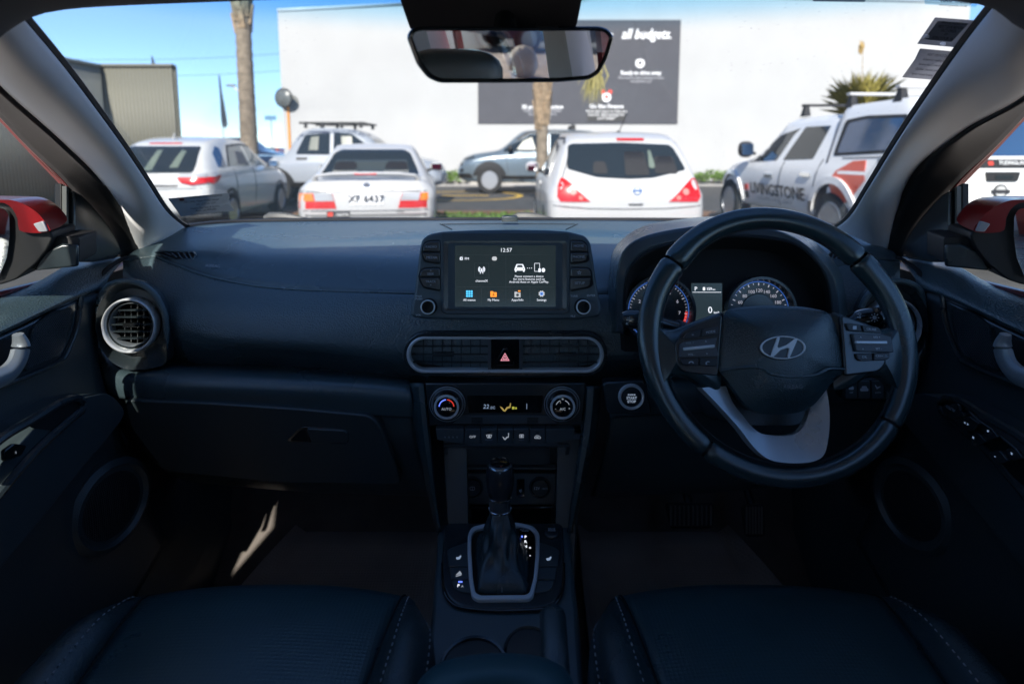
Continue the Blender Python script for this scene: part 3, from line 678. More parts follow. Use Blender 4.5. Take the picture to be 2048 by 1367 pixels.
# --- pearl crossover at far left
hv = Car('crossover_car', (-5.38, 8.9, 0), R(4.5), [
    (0, .42, .6, .74, .78, .7, .9, .62), (.06, .36, .72, .83, .9, .8, 1.03, .7), (.2, .3, .8, .875, .98, .84, 1.14, .7), (.5, .26, .83, .885, 1.02, .845, 1.36, .63),
    (.85, .24, .84, .885, 1.03, .85, 1.53, .585), (1.5, .24, .84, .885, 1.03, .85, 1.61, .585), (2.2, .24, .84, .885, 1.02, .85, 1.58, .58), (3.2, .24, .83, .88, 1.0, .84, 1.1, .68),
    (3.8, .26, .8, .86, .9, .79, .97, .62), (4.15, .3, .7, .8, .76, .7, .84, .5), (4.3, .36, .52, .64, .62, .55, .68, .4)],
    pearl, 'pearl white crossover at the left with wraparound red tail light')
Y2 = 9.0
hv.rt.scale = (1, 1, .945)
hv.dec('rear_window', 'R', roundp([(-.66, 1.02), (.62, 1.02), (.6, 1.16), (.52, 1.44), (-.55, 1.44)], .05), carglass, .016, .03, .05)
hv.dec('seat_outline', 'R', [(-.1, 1.06), (.02, 1.06), (.0, 1.38), (-.08, 1.38)], MATS['through_view'], .022, .03)
hv.dec('seat_outline', 'R', [(.25, 1.1), (.37, 1.1), (.36, 1.36), (.28, 1.38)], MATS['through_view'], .022, .03)
hv.dec('brake_light', 'R', [(-.3, 1.475), (.2, 1.475), (.2, 1.5), (-.3, 1.5)], redlens, .01)
hv.dec('rear_quarter_glass', 'E', [(.52, 1.1), (.66, 1.32), (.88, 1.44), (.96, 1.42), (.80, 1.1)], mat('blue_reflecting_glass', (.03, .07, .15), .05, spec=.8), .012, .02, .05)
for mir in (1, -1):
    t_ = hv.dec('tail_light', 'R', roundp([(mir*a, b) for a, b in ((.40, .955), (.80, .955), (.83, .86), (.62, .83), (.46, .87))], .02), redlens, .034, .05, .03)
    hv.dec('clear_lens', 'R', [(mir*a, b) for a, b in ((.44, 1.005), (.80, 1.01), (.81, .95), (.44, .95))], clearlens, .042, .05, .03, parent=t_)
    t_ = hv.dec('tail_light', 'E' if mir > 0 else 'W', [(.06, .97), (.2, .98), (.42, .97), (.3, .88), (.14, .84), (.06, .87)], redlens, .024, .04, .03)
    hv.dec('clear_lens', 'E' if mir > 0 else 'W', [(.08, 1.0), (.3, 1.02), (.36, .985), (.2, .955), (.08, .955)], clearlens, .03, .04, .03, parent=t_)
hv.dec('garnish', 'R', [(-.4, .80), (.4, .80), (.42, .835), (-.42, .835)], chrome, .01)
hv.lip('hatch_seam', 'R', [(-.74, .78), (0, .76), (.74, .78)], .012, MATS['seam_dark'])
hv.dec('side_window', 'E', [(.95, 1.1), (1.3, 1.43), (1.95, 1.47), (1.85, 1.08)], carglass2); hv.dec('side_window', 'E', [(1.93, 1.08), (2.02, 1.47), (2.5, 1.42), (3.05, 1.09)], carglass2)
hv.lip('window_trim', 'E', [(.9, 1.1), (1.3, 1.45), (2.0, 1.49), (2.55, 1.44), (3.12, 1.09)], .03, blacktrim, .008)
hv.dec('window_sticker', 'E', [(1.32, 1.12), (1.8, 1.12), (1.84, 1.34), (1.5, 1.36)], mat('sticker_grey', (.13, .13, .14), .6), .008)
for y in (1.05, 1.95): hv.lip('door_seam', 'E', [(y, .4), (y+.02, .8), (y-.02, 1.05)], .01, MATS['seam_dark'])
hv.lip('flank_crease', 'E', [(.5, .93), (1.5, .9), (2.6, .86)], .014, MATS['badge_grey'], .004)
hv.mirror(2.85, 1.08, .84, pearl, (.1, .07, .08))
for y in (.8, 3.4): hv.wheel(y, .33, x=.885, spokes=5)
an = MB().grid([[(-.02, .98, 1.57), (0, 1.0, 1.575), (.02, .98, 1.57)], [(-.008, .9, 1.66), (0, .91, 1.67), (.008, .9, 1.66)], [(-.015, .85, 1.56), (0, .82, 1.56), (.015, .85, 1.56)]]); obj('aerial_fin', an, pearl, hv.rt, th=.01)
# --- pickup seen side-on, dark glass, roof rack
mu = Car('pickup_truck', (-6.75, 14.9, 0), R(-90), [
    (0, .55, .7, .8, .86, .78, 1.0, .7), (.05, .5, .82, .9, .95, .86, 1.1, .8), (.12, .45, .86, .93, 1.05, .88, 1.17, .82), (1.45, .4, .88, .94, 1.08, .89, 1.18, .82),
    (1.52, .4, .88, .94, 1.08, .89, 1.3, .78), (1.85, .4, .88, .94, 1.1, .89, 1.74, .68), (2.2, .4, .88, .94, 1.1, .89, 1.82, .66), (2.9, .4, .88, .94, 1.1, .89, 1.8, .66), (3.3, .4, .88, .94, 1.1, .89, 1.66, .68),
    (3.9, .4, .87, .93, 1.08, .88, 1.2, .74), (4.6, .42, .84, .9, .98, .82, 1.1, .68), (4.95, .46, .74, .84, .84, .74, .98, .55), (5.08, .5, .6, .7, .7, .6, .76, .45)],
    mat('pale_silver_paint', (.27, .295, .33), .26, coat=.4), 'white double cab pickup parked side-on with dark roof rack', 'pickup', 'pickup trucks')
mu.dec('side_window', 'E', roundp([(1.72, 1.2), (1.92, 1.66), (2.5, 1.7), (2.52, 1.19)], .05), carglass); mu.dec('side_window', 'E', roundp([(2.6, 1.19), (2.58, 1.7), (3.0, 1.68), (3.62, 1.24), (3.6, 1.18)], .05), carglass)
mu.dec('roof_panel', 'E', [(1.62, 1.44), (1.85, 1.72), (2.6, 1.765), (3.1, 1.745), (3.4, 1.58), (3.3, 1.6), (3.0, 1.7), (1.95, 1.69)], navy, .003)
mu.dec('door_shade_patch', 'E', [(2.6, .5), (3.85, .5), (3.8, 1.08), (2.62, 1.12)], mat('blue_shade_paint', (.20, .25, .32), .25, coat=.9), .002)  # blue shade over the white doors, painted as a patch
mu.dec('sill_cladding', 'E', [(.9, .42), (4.0, .42), (4.0, .56), (.9, .56)], blacktrim, .008)
mu.dec('through_window', 'E', [(2.02, 1.3), (2.24, 1.3), (2.24, 1.62), (2.06, 1.6)], mat('green_through_view', (.06, .075, .06), .3), .008); mu.dec('through_window', 'E', [(2.8, 1.3), (3.05, 1.3), (3.0, 1.62), (2.76, 1.62)], MATS['green_through_view'], .008)
mu.dec('wheel_flare', 'E', [(a, b) for a, b in circ(1.2, .4, .52, 28) if b > .5], blacktrim, .006); mu.dec('wheel_flare', 'E', [(a, b) for a, b in circ(4.25, .4, .52, 28) if b > .5], blacktrim, .006)
mu.dec('door_handle', 'E', [(1.75, 1.08), (2.0, 1.08), (2.0, 1.13), (1.75, 1.13)], blacktrim, .02); mu.dec('windscreen', 'F', [(-.6, 1.25), (.6, 1.25), (.55, 1.64), (-.55, 1.64)], carglass)
rk = MB()
for x in (-.6, .6): rk.tube([(x, 1.75, 1.93), (x, 3.3, 1.93)], .025, 8)
for y in (1.9, 2.3, 2.75, 3.2): rk.tube([(-.62, y, 1.94), (.62, y, 1.94)], .022, 8); rk.box((.6, y, 1.87), (.05, .07, .12)); rk.box((-.6, y, 1.87), (.05, .07, .12))
obj('roof_rack', rk, blacktrim, mu.rt)
mu.mirror(3.45, 1.2, .9, blacktrim, (.1, .07, .1))
for y in (1.2, 4.25): mu.wheel(y, .4, .25, .93, dark=True)
# --- pale crossover side-on, heading left
xt = Car('suv_car', (3.05, 18.9, 0), R(90), [
    (0, .5, .66, .8, .9, .76, 1.1, .66), (.08, .42, .78, .88, 1.0, .83, 1.25, .68), (.35, .34, .86, .915, 1.08, .86, 1.6, .64), (.7, .32, .86, .92, 1.1, .865, 1.74, .64),
    (1.8, .3, .86, .92, 1.1, .865, 1.78, .64), (2.6, .3, .86, .92, 1.1, .865, 1.74, .62), (3.5, .3, .86, .92, 1.08, .86, 1.2, .72), (4.2, .32, .83, .9, 1.0, .8, 1.1, .66), (4.5, .36, .75, .84, .86, .72, 1.0, .55), (4.68, .42, .6, .7, .7, .58, .78, .45)],
    silverp, 'pale blue-grey SUV parked side-on below the notice board', 'SUV')
xt.rt.scale = (1, 1, 1.08)
xt.dec('side_window', 'W', [(1.0, 1.2), (1.1, 1.6), (1.9, 1.66), (1.92, 1.17)], carglass); xt.dec('side_window', 'W', [(2.0, 1.17), (1.98, 1.66), (2.5, 1.63), (3.3, 1.22), (3.3, 1.15)], carglass)
xt.dec('through_window', 'W', [(2.35, 1.22), (2.9, 1.22), (2.72, 1.46), (2.45, 1.56)], MATS['green_through_view'], .008)
xt.dec('roof_panel', 'W', [(.4, 1.6), (.8, 1.71), (1.9, 1.745), (2.6, 1.7), (3.35, 1.25), (3.25, 1.25), (2.5, 1.655), (1.0, 1.64)], blacktrim, .003)
xt.dec('sill_cladding', 'W', [(.9, .3), (4.1, .3), (4.0, .5), (1.0, .5)], blacktrim, .008)
for y in (.95, 3.72): xt.dec('wheel_flare', 'W', [(a, b) for a, b in circ(y, .38, .52, 28) if b > .42], blacktrim, .006)
xt.dec('front_light', 'W', [(4.15, .98), (4.5, .93), (4.52, .98), (4.2, 1.04)], carglass, .01); xt.dec('grille', 'W', [(4.5, .6), (4.62, .6), (4.6, .85), (4.52, .85)], blacktrim, .01); xt.dec('bumper_trim', 'W', [(4.2, .42), (4.66, .45), (4.66, .56), (4.3, .56)], blacktrim, .01)
xt.lip('door_seam', 'W', [(2.0, .5), (1.98, 1.15)], .012, MATS['seam_dark']); xt.lip('door_seam', 'W', [(3.15, .5), (3.25, 1.15)], .012, MATS['seam_dark'])
for y in (1.2, 2.2):
    b_ = MB().tube([(-.6, y, 1.9), (.6, y, 1.9)], .02, 8)
    for x in (-.6, .6): b_.box((x, y, 1.82), (.05, .12, .14))
    obj('roof_bar', b_, blacktrim, xt.rt)
xt.mirror(3.1, 1.22, .88, blacktrim, (.12, .08, .09))
for y in (.95, 3.72): xt.wheel(y, .38, .24, .92, spokes=5)
# --- signwritten pickup on the right
UXP = 4.0
ut = Car('pickup_truck', (4.94, 6.05, 0), R(2), [
    (0, .55, .74, .84, 1.0, .84, 1.1, .80), (.04, .5, .84, .9, 1.09, .875, 1.2, .83), (.12, .46, .87, .925, 1.12, .885, 1.5, .80), (.24, .44, .88, .93, 1.13, .89, 1.78, .765), (.5, .42, .88, .935, 1.13, .895, 1.87, .75),
    (1.5, .4, .88, .94, 1.13, .9, 1.86, .75), (1.60, .4, .88, .94, 1.13, .9, 1.80, .74), (1.66, .4, .88, .94, 1.13, .9, 1.76, .72), (1.8, .4, .88, .94, 1.13, .9, 1.77, .72), (2.6, .4, .88, .94, 1.13, .9, 1.78, .70), (3.05, .4, .88, .94, 1.13, .9, 1.74, .70), (3.25, .4, .88, .94, 1.13, .9, 1.64, .70), (3.95, .4, .88, .935, 1.11, .9, 1.2, .78), (4.3, .4, .87, .93, 1.08, .89, 1.15, .74),
    (4.8, .42, .84, .9, 1.0, .84, 1.13, .68), (5.1, .46, .76, .84, .86, .76, 1.0, .55), (5.25, .5, .6, .7, .7, .6, .76, .45)],
    mat('bright_white_paint', (.82, .82, .81), .22, coat=.4), 'white signwritten double cab pickup with canopy and red flank graphic', 'pickup', 'pickup trucks')
yzu = lambda P: ut.yz(P, X=UXP)
yzg = lambda P: ut.yz(P, X=UXP+.12)
ut.dec('side_window', 'W', roundp(yzg([(1525, 324), (1541, 297), (1568, 271), (1606, 256), (1596, 270), (1577, 321)]), .03), carglass); ut.dec('side_window', 'W', roundp(yzg([(1614, 254), (1664, 251), (1646, 318), (1589, 320)]), .03), carglass)
cw = ut.dec('canopy_window', 'W', roundp(yzg([(1696, 240), (1735, 231), (1816, 228), (1800, 305), (1684, 312)]), .06), blacktrim, .006)
ut.dec('pane', 'W', roundp(yzg([(1704, 246), (1737, 238), (1809, 235), (1794, 299), (1692, 306)]), .05), MATS['blue_reflecting_glass'], .012, parent=cw)
gp = ut.dec('flank_graphic', 'W', yzu([(1665, 363), (1677, 341), (1704, 322), (1728, 320), (1733, 361), (1711, 392), (1691, 409), (1670, 388)]), mat('orange_red_vinyl', (.62, .07, .03), .35, coat=.5), .004)
ut.dec('grey_graphic', 'W', yzu([(1750, 318), (1770, 318), (1775, 338), (1752, 342)]), MATS['sticker_grey'], .004)
for q, t_, H_ in (((1563, 382), 'LIVINGSTONE', .17), ((1559, 398), 'BUILDING EXCELLENCE', .075)):
    v = yzu([q])[0]; ut.lettering(t_, 'W', v[0], v[1], H_, ink if H_ > .1 else grey_ink, wide=1.12 if H_ > .1 else 1.0, bold=.02)
lg = ut.dec('logo', 'W', yzu([(1503, 368), (1511, 367), (1511, 379), (1503, 380)]), red_ink, .006); ut.dec('logo_half', 'W', yzu([(1503, 382), (1511, 381), (1511, 395), (1503, 396)]), ink, .006, parent=lg)
for q in ((1552, 351), (1622, 349)): v = yzu([q])[0]; h_ = ut.dec('door_handle', 'W', [(v[0]-.13, v[1]-.025), (v[0]+.13, v[1]-.025), (v[0]+.13, v[1]+.025), (v[0]-.13, v[1]+.025)], chrome, .025, .03)
for P in ([(1577, 322), (1570, 360), (1568, 410)], [(1648, 318), (1640, 350), (1628, 412)], [(1684, 316), (1760, 314), (1800, 313)]): ut.lip('door_seam', 'W', yzu(P), .012, MATS['seam_dark'])
for y in (1.4, 4.6): ut.flare(y, .42, .47, .56, .3, 'W', MATS['bright_white_paint'], .03, .04)
for y in (1.4, 4.6): ut.wheel(y, .4, .25, .935, spokes=6)
ut.lip('canopy_gap', 'W', [(1.62, 1.14), (1.62, 1.7)], .03, MATS['seam_dark'], .008)
ut.mirror(3.75, 1.28, .93, blacktrim, (.12, .08, .13))
XZ = lambda P: ut.xz(P, 6.1)
rw = ut.dec('rear_canopy_glass', 'R', roundp([(-.74, 1.24), (.74, 1.24), (.66, 1.70), (-.66, 1.70)], .06), MATS['blue_reflecting_glass'], .008, .02)
ut.dec('canopy_sill', 'R', [(-.84, 1.12), (.84, 1.12), (.82, 1.21), (-.82, 1.21)], blacktrim, .012)
v = XZ([(1990, 316)])[0]; ut.lettering('FLEXIGLASS', 'R', .1, 1.165, .04, white_ink, lift=.02); ut.dec('red_badge', 'R', [(-.16, 1.15), (-.11, 1.15), (-.11, 1.185), (-.16, 1.185)], red_ink, .018)
hd = ut.dec('tailgate_handle', 'R', roundp([(-.02-.16, .985), (-.02+.16, .985), (.16, 1.085), (-.2, 1.085)], .02), blacktrim, .02, .03); ut.dec('handle_recess', 'R', roundp([(-.1, 1.01), (.08, 1.01), (.08, 1.05), (-.1, 1.05)], .01), carglass, .026, .03, parent=hd)
bc = (-.02, .885)
ut.dec('badge', 'R', [(bc[0]+a, bc[1]+b) for a, b in circ(0, 0, .075, 28)], ink, .012, .02); ut.dec('badge_inner', 'R', [(bc[0]+a, bc[1]+b) for a, b in circ(0, 0, .056, 26)], whitepaint, .015, .02); ut.dec('badge_bar', 'R', [(bc[0]-.095, bc[1]-.02), (bc[0]+.095, bc[1]-.02), (bc[0]+.095, bc[1]+.02), (bc[0]-.095, bc[1]+.02)], ink, .018, .02)
ut.lettering('LIVINGSTONE', 'R', -.06, .74, .09, ink, wide=1.05, bold=.02)
for s_ in (1, -1): ut.dec('tail_light', 'R', roundp([(s_*.68, .78), (s_*.84, .78), (s_*.85, 1.09), (s_*.7, 1.09)], .03), redlens, .014, .03)
for (y, z, w_) in ((.6, 1.98, .72), (1.5, 1.98, .72), (2.7, 1.93, .66)):
    b_ = MB().box((0, y, z), (w_*2.1, .09, .035)); bar = obj('roof_bar', b_, whitepaint if y < 2 else blacktrim, ut.rt, bev=.01)
    f_ = MB()
    for s_ in (1, -1): f_.prism([Vector((s_*(w_-.06), y-.06, z-.15)), Vector((s_*(w_+.03), y-.07, z-.16)), Vector((s_*(w_+.01), y-.03, z-.018)), Vector((s_*(w_-.05), y-.03, z-.018))], [Vector((s_*(w_-.06), y+.06, z-.15)), Vector((s_*(w_+.03), y+.07, z-.16)), Vector((s_*(w_+.01), y+.03, z-.018)), Vector((s_*(w_-.05), y+.03, z-.018))])
    obj('bar_foot', f_, blacktrim, bar)
# --- far dark vehicle between the screen and the left palm
fv = Car('parked_van', (-16.2, 30, 0), R(-90), [
    (0, .4, .7, .86, 1.0, .84, 1.3, .7), (.2, .35, .84, .92, 1.1, .9, 1.75, .72), (.8, .3, .86, .94, 1.15, .92, 1.9, .72), (3.0, .3, .86, .94, 1.15, .92, 1.9, .72), (4.0, .3, .86, .94, 1.1, .9, 1.3, .75), (4.8, .34, .8, .88, .95, .8, 1.08, .6), (5.0, .4, .6, .7, .7, .6, .8, .45)],
    navy, 'dark navy vehicle parked far off beside the corrugated screen', 'van')
fv.dec('side_window', 'E', [(.6, 1.3), (.8, 1.72), (3.0, 1.74), (3.8, 1.3)], carglass); fv.dec('through_window', 'E', [(2.0, 1.35), (2.4, 1.35), (2.3, 1.6), (2.1, 1.6)], MATS['green_through_view'], .008)
for y in (.9, 4.0): fv.wheel(y, .36, .24, .94)
for i, (px, col, lab) in enumerate(((520, (.05, .12, .12), 'tiny dark green car far off left of the white wall'), (538, (.5, .1, .04), 'tiny orange-red car far off left of the white wall'), (556, (.05, .25, .5), 'tiny bright blue car far off left of the white wall'), (480, (.02, .025, .03), 'tiny black car far off beside the left palm trunk'))):
    p = U(px, 280, 60+i*2); c_ = Car('distant_car', (p.x, 60+i*2, 0), R(0), [(0, .3, .6, .75, .8, .7, .95, .6), (.3, .25, .75, .85, .95, .8, 1.4, .6), (.9, .2, .8, .85, .95, .8, 1.55, .6), (2.3, .2, .8, .85, .95, .8, 1.5, .58), (3.2, .2, .8, .85, .93, .8, 1.0, .6), (4.2, .3, .6, .7, .65, .6, .7, .4)],
        mat('far_paint_%d' % i, col, .3, coat=.8), lab, 'car', 'small cars far down the road', ny=16)
    c_.dec('rear_window', 'R', [(-.55, 1.0), (.55, 1.0), (.5, 1.35), (-.5, 1.35)], carglass)
    c_.wheel(.8, .3); c_.wheel(3.3, .3)
# ------------------------------------------------------------------ the red car around the camera
soft = mat('soft_dash_plastic', (.060, .094, .108), .30, spec=1.0, bump=[('grain', 900, .25)], var=(2.2, .10, .06))  # sky's blue cast put into the cabin plastic and leather base colours
hexp = mat('textured_dash_plastic', (.060, .096, .112), .28, spec=1.0, bump=[('grain', 400, .9)], var=(2.2, .08, .05))
lowp = mat('hard_lower_plastic', (.046, .064, .071), .34, spec=.9, bump=[('grain', 700, .35)], var=(3, .12, .05))
satinb = mat('satin_black', (.026, .036, .041), .24, spec=1.0, var=(4, .1, .05))
gloss = mat('gloss_black', (.010, .011, .012), .08, coat=.5)
rubber = mat('black_rubber', (.016, .016, .017), .55)
blackhole = mat('dark_recess', (.006, .006, .007), .8)
silver = mat('satin_silver', (.76, .79, .82), .3, metal=.25, var=(8, .05, .04))
darksil = mat('dark_satin_metal', (.26, .29, .32), .34, metal=.25, var=(8, .05, .05))
pillarm = mat('pillar_cloth', (.80, .80, .80), .8, sheen=.9, bump=[('noise', 900, .15)], var=(5, .05))
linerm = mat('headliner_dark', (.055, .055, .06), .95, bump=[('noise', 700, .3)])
redpaint = mat('red_car_paint', (.24, .005, .008), .28, coat=.35, var=(3, .05))
leather = mat('black_leather', (.026, .052, .061), .23, spec=1.0, bump=[('grain', 650, .35)], var=(7, .15, .08))
pleather = mat('perforated_leather', (.027, .074, .088), .30, spec=1.0, bump=[('dots', 190, .45), ('grain', 700, .2)], var=(5, .15, .06))
carpet = mat('carpet', (.17, .145, .13), .95, bump=[('noise', 500, 1)], var=(14, .2))
matm = mat('floor_mat_rubber', (.42, .36, .32), .8, bump=[('dots', 160, 1.0)], var=(9, .12))
letter = mat('pale_legend', (.62, .66, .72), .5)
dimletter = mat('dim_legend', (.34, .38, .44), .5)
stitch = mat('grey_thread', (.36, .38, .41), .8)
glow = mat('lit_white', (.1, .1, .1), .5, emis=((.85, .9, 1.0), .28))
glowdim = mat('lit_dim', (.1, .1, .1), .5, emis=((.7, .8, .95), .085))
glowblue = mat('lit_blue', (.02, .03, .1), .5, emis=((.12, .2, 1.0), .45))
glowred = mat('lit_red', (.1, .01, .01), .5, emis=((1, .06, .04), .16))
windglass = glass('windscreen_glass', (.985, .992, .992), .03, band=(1.452, 1.482, (.6, .84, .98)))
sideglass = glass('side_window_glass', (.965, .98, .97), .05)
nt_ = windglass.node_tree; o_ = nt_.nodes['Material Output']; src = o_.inputs[0].links[0].from_socket
vz = nt_.nodes.new('ShaderNodeTexVoronoi'); vz.inputs['Scale'].default_value = 70; tcw = nt_.nodes.new('ShaderNodeTexCoord'); nt_.links.new(tcw.outputs['Object'], vz.inputs['Vector'])
nz_ = nt_.nodes.new('ShaderNodeTexNoise'); nz_.inputs['Scale'].default_value = 5; nz_.inputs['Detail'].default_value = 4; nt_.links.new(tcw.outputs['Object'], nz_.inputs['Vector'])
mr1 = nt_.nodes.new('ShaderNodeMapRange'); mr1.inputs[1].default_value = .05; mr1.inputs[2].default_value = .13; mr1.inputs[3].default_value = .30; mr1.inputs[4].default_value = 0; nt_.links.new(vz.outputs['Distance'], mr1.inputs[0])
mr2 = nt_.nodes.new('ShaderNodeMapRange'); mr2.inputs[1].default_value = .45; mr2.inputs[2].default_value = .75; nt_.links.new(nz_.outputs[0], mr2.inputs[0])
mlt = nt_.nodes.new('ShaderNodeMath'); mlt.operation = 'MULTIPLY_ADD'; mlt.inputs[2].default_value = .008; nt_.links.new(mr1.outputs[0], mlt.inputs[0]); nt_.links.new(mr2.outputs[0], mlt.inputs[1])
df_ = nt_.nodes.new('ShaderNodeBsdfDiffuse'); df_.inputs[0].default_value = (.7, .68, .64, 1); tl_ = nt_.nodes.new('ShaderNodeBsdfTranslucent'); tl_.inputs[0].default_value = (.6, .6, .58, 1); ad_ = nt_.nodes.new('ShaderNodeAddShader'); nt_.links.new(df_.outputs[0], ad_.inputs[0]); nt_.links.new(tl_.outputs[0], ad_.inputs[1])
mxd = nt_.nodes.new('ShaderNodeMixShader'); nt_.links.new(mlt.outputs[0], mxd.inputs[0]); nt_.links.new(src, mxd.inputs[1]); nt_.links.new(ad_.outputs[0], mxd.inputs[2]); nt_.links.new(mxd.outputs[0], o_.inputs[0])
car = empty('red_hatchback', (0, 0, 0), 'red car seen from inside, its pillars, doors and windscreen around the camera', 'car')
def lerp(a, b, t): return a+(b-a)*t
def dline(P, x0, y0, x1, y1):   # depth along a straight member: 1/y is linear along its image
    return [U(px, py, 1/lerp(1/y0, 1/y1, (px-x0)/(x1-x0))) for px, py in P]
# pillars: windscreen-side edge, outer edge
LE1 = dline([(20, 4), (41, 32), (137, 147), (239, 284), (290, 359), (328, 417), (352, 441), (374, 456)], 41, .62, 355, 1.2)
LE2 = dline([(-90, 62), (0, 171), (113, 273), (191, 349), (234, 408), (252, 455), (260, 490), (262, 512)], 0, .70, 256, 1.13)
RE1 = dline([(2008, -8), (1991, 10), (1916, 106), (1810, 259), (1742, 368), (1708, 423), (1690, 443), (1672, 456)], 1991, .64, 1681, 1.2)
RE2 = dline([(2140, 85), (2048, 191), (1929, 259), (1844, 327), (1815, 372), (1803, 420), (1795, 465), (1792, 512)], 2048, .70, 1800, 1.13)
def pillar(E1, E2):
    rows = []
    for t, k in ((0, 0), (.07, .014), (.28, .036), (.5, .042), (.75, .028), (.93, .008), (1, -.012)):
        rows.append([a.lerp(b, t)+(EYE-a.lerp(b, t)).normalized()*k for a, b in zip(E1, E2)])
    rows.insert(0, [a+(a-EYE).normalized()*.035 for a in E1]); rows.append([b+(b-EYE).normalized()*.04 for b in E2])
    return obj('windscreen_pillar', sheet(rows, 40, 24), pillarm, car, sharp=60)
pillar(LE1, LE2); pillar(RE1, RE2)
# windscreen: black ceramic edge and the pane itself
BOT = [U(px, py, y) for px, py, y in ((374, 452, 1.24), (450, 444, 1.32), (600, 440, 1.37), (1024, 438.5, 1.40), (1400, 440, 1.37), (1590, 443, 1.32), (1672, 452, 1.24))]
TOPW = [U(px, py, y) for px, py, y in ((20, 4, .61), (200, -30, .64), (600, -55, .66), (1024, -60, .67), (1400, -55, .66), (1840, -35, .645), (2008, -8, .63))]
nW = 40
bt, tp = crv(BOT, nW), crv(TOPW, nW)
le, re = crv([LE1[-1].lerp(BOT[0], .5)]+LE1[::-1][1:], 24), crv([RE1[-1].lerp(BOT[-1], .5)]+RE1[::-1][1:], 24)
out = Vector((0, .06, .03))
rows = []
for j in range(24):     # Coons patch between the four edges
    v = j/23; row = []
    for i in range(nW):
        u = i/(nW-1); p = bt[i].lerp(tp[i], v)+(le[j].lerp(re[j], u))-(bt[0].lerp(bt[-1], u).lerp(tp[0].lerp(tp[-1], u), v))
        q_ = p-EYE; p = EYE+q_*(1+.035/q_.length)
        row.append(p+out*(.8*math.sin(math.pi*u)*math.sin(math.pi*v)))
    rows.append(row)
ws = obj('windscreen', MB().grid(rows), windglass, car, th=.004)
WS = rows
def wsp(px, py, lift=.004):     # where a sight line meets the glass
    d = ray(px, py); h, n, _, _ = WSB.ray_cast(EYE, d)
    return (h if h else U(px, py, 1.0)) - d.normalized()*lift
WSM = MB().grid(rows); WSB = BVHTree.FromPolygons([tuple(v) for v in WSM.v], WSM.f)
fr = MB()
far_ = lambda P, k: [p+(p-EYE).normalized()*k for p in P]
fr.tube(far_(bt, .03), .010, 8, flat=.5); fr.tube(far_(le, .028), .0085, 8, flat=.8); fr.tube(far_(re, .028), .0085, 8, flat=.8)
obj('windscreen_seal', fr, rubber, car)
# header and headlining
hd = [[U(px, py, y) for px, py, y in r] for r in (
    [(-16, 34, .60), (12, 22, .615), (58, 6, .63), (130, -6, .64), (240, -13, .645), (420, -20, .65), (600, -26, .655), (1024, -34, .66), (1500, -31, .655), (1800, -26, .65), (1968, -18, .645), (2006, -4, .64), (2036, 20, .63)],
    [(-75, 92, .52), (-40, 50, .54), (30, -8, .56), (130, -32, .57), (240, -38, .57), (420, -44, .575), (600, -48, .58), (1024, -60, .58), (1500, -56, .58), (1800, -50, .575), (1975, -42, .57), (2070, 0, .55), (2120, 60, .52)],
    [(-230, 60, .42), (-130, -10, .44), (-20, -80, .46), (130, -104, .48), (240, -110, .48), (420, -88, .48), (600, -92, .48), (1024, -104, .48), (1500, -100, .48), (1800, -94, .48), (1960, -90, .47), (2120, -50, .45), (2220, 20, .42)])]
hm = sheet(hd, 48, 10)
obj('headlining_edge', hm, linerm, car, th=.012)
rf = MB().grid([[Vector((x*.60, y, z-(.05*abs(x)**3))) for x in [i/8-1 for i in range(17)]] for y, z in ((.50, 1.475), (.2, 1.495), (-.4, 1.5), (-1.0, 1.48), (-1.45, 1.44))])
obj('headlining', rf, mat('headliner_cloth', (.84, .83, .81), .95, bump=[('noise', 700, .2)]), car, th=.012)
rr2 = MB().grid([[Vector((x*.66, y, z-(.05*abs(x)**3))) for x in [i/8-1 for i in range(17)]] for y, z in ((.62, 1.49), (.2, 1.53), (-.4, 1.54), (-1.0, 1.52), (-1.55, 1.47))])
obj('roof', rr2, redpaint, car, th=.006)
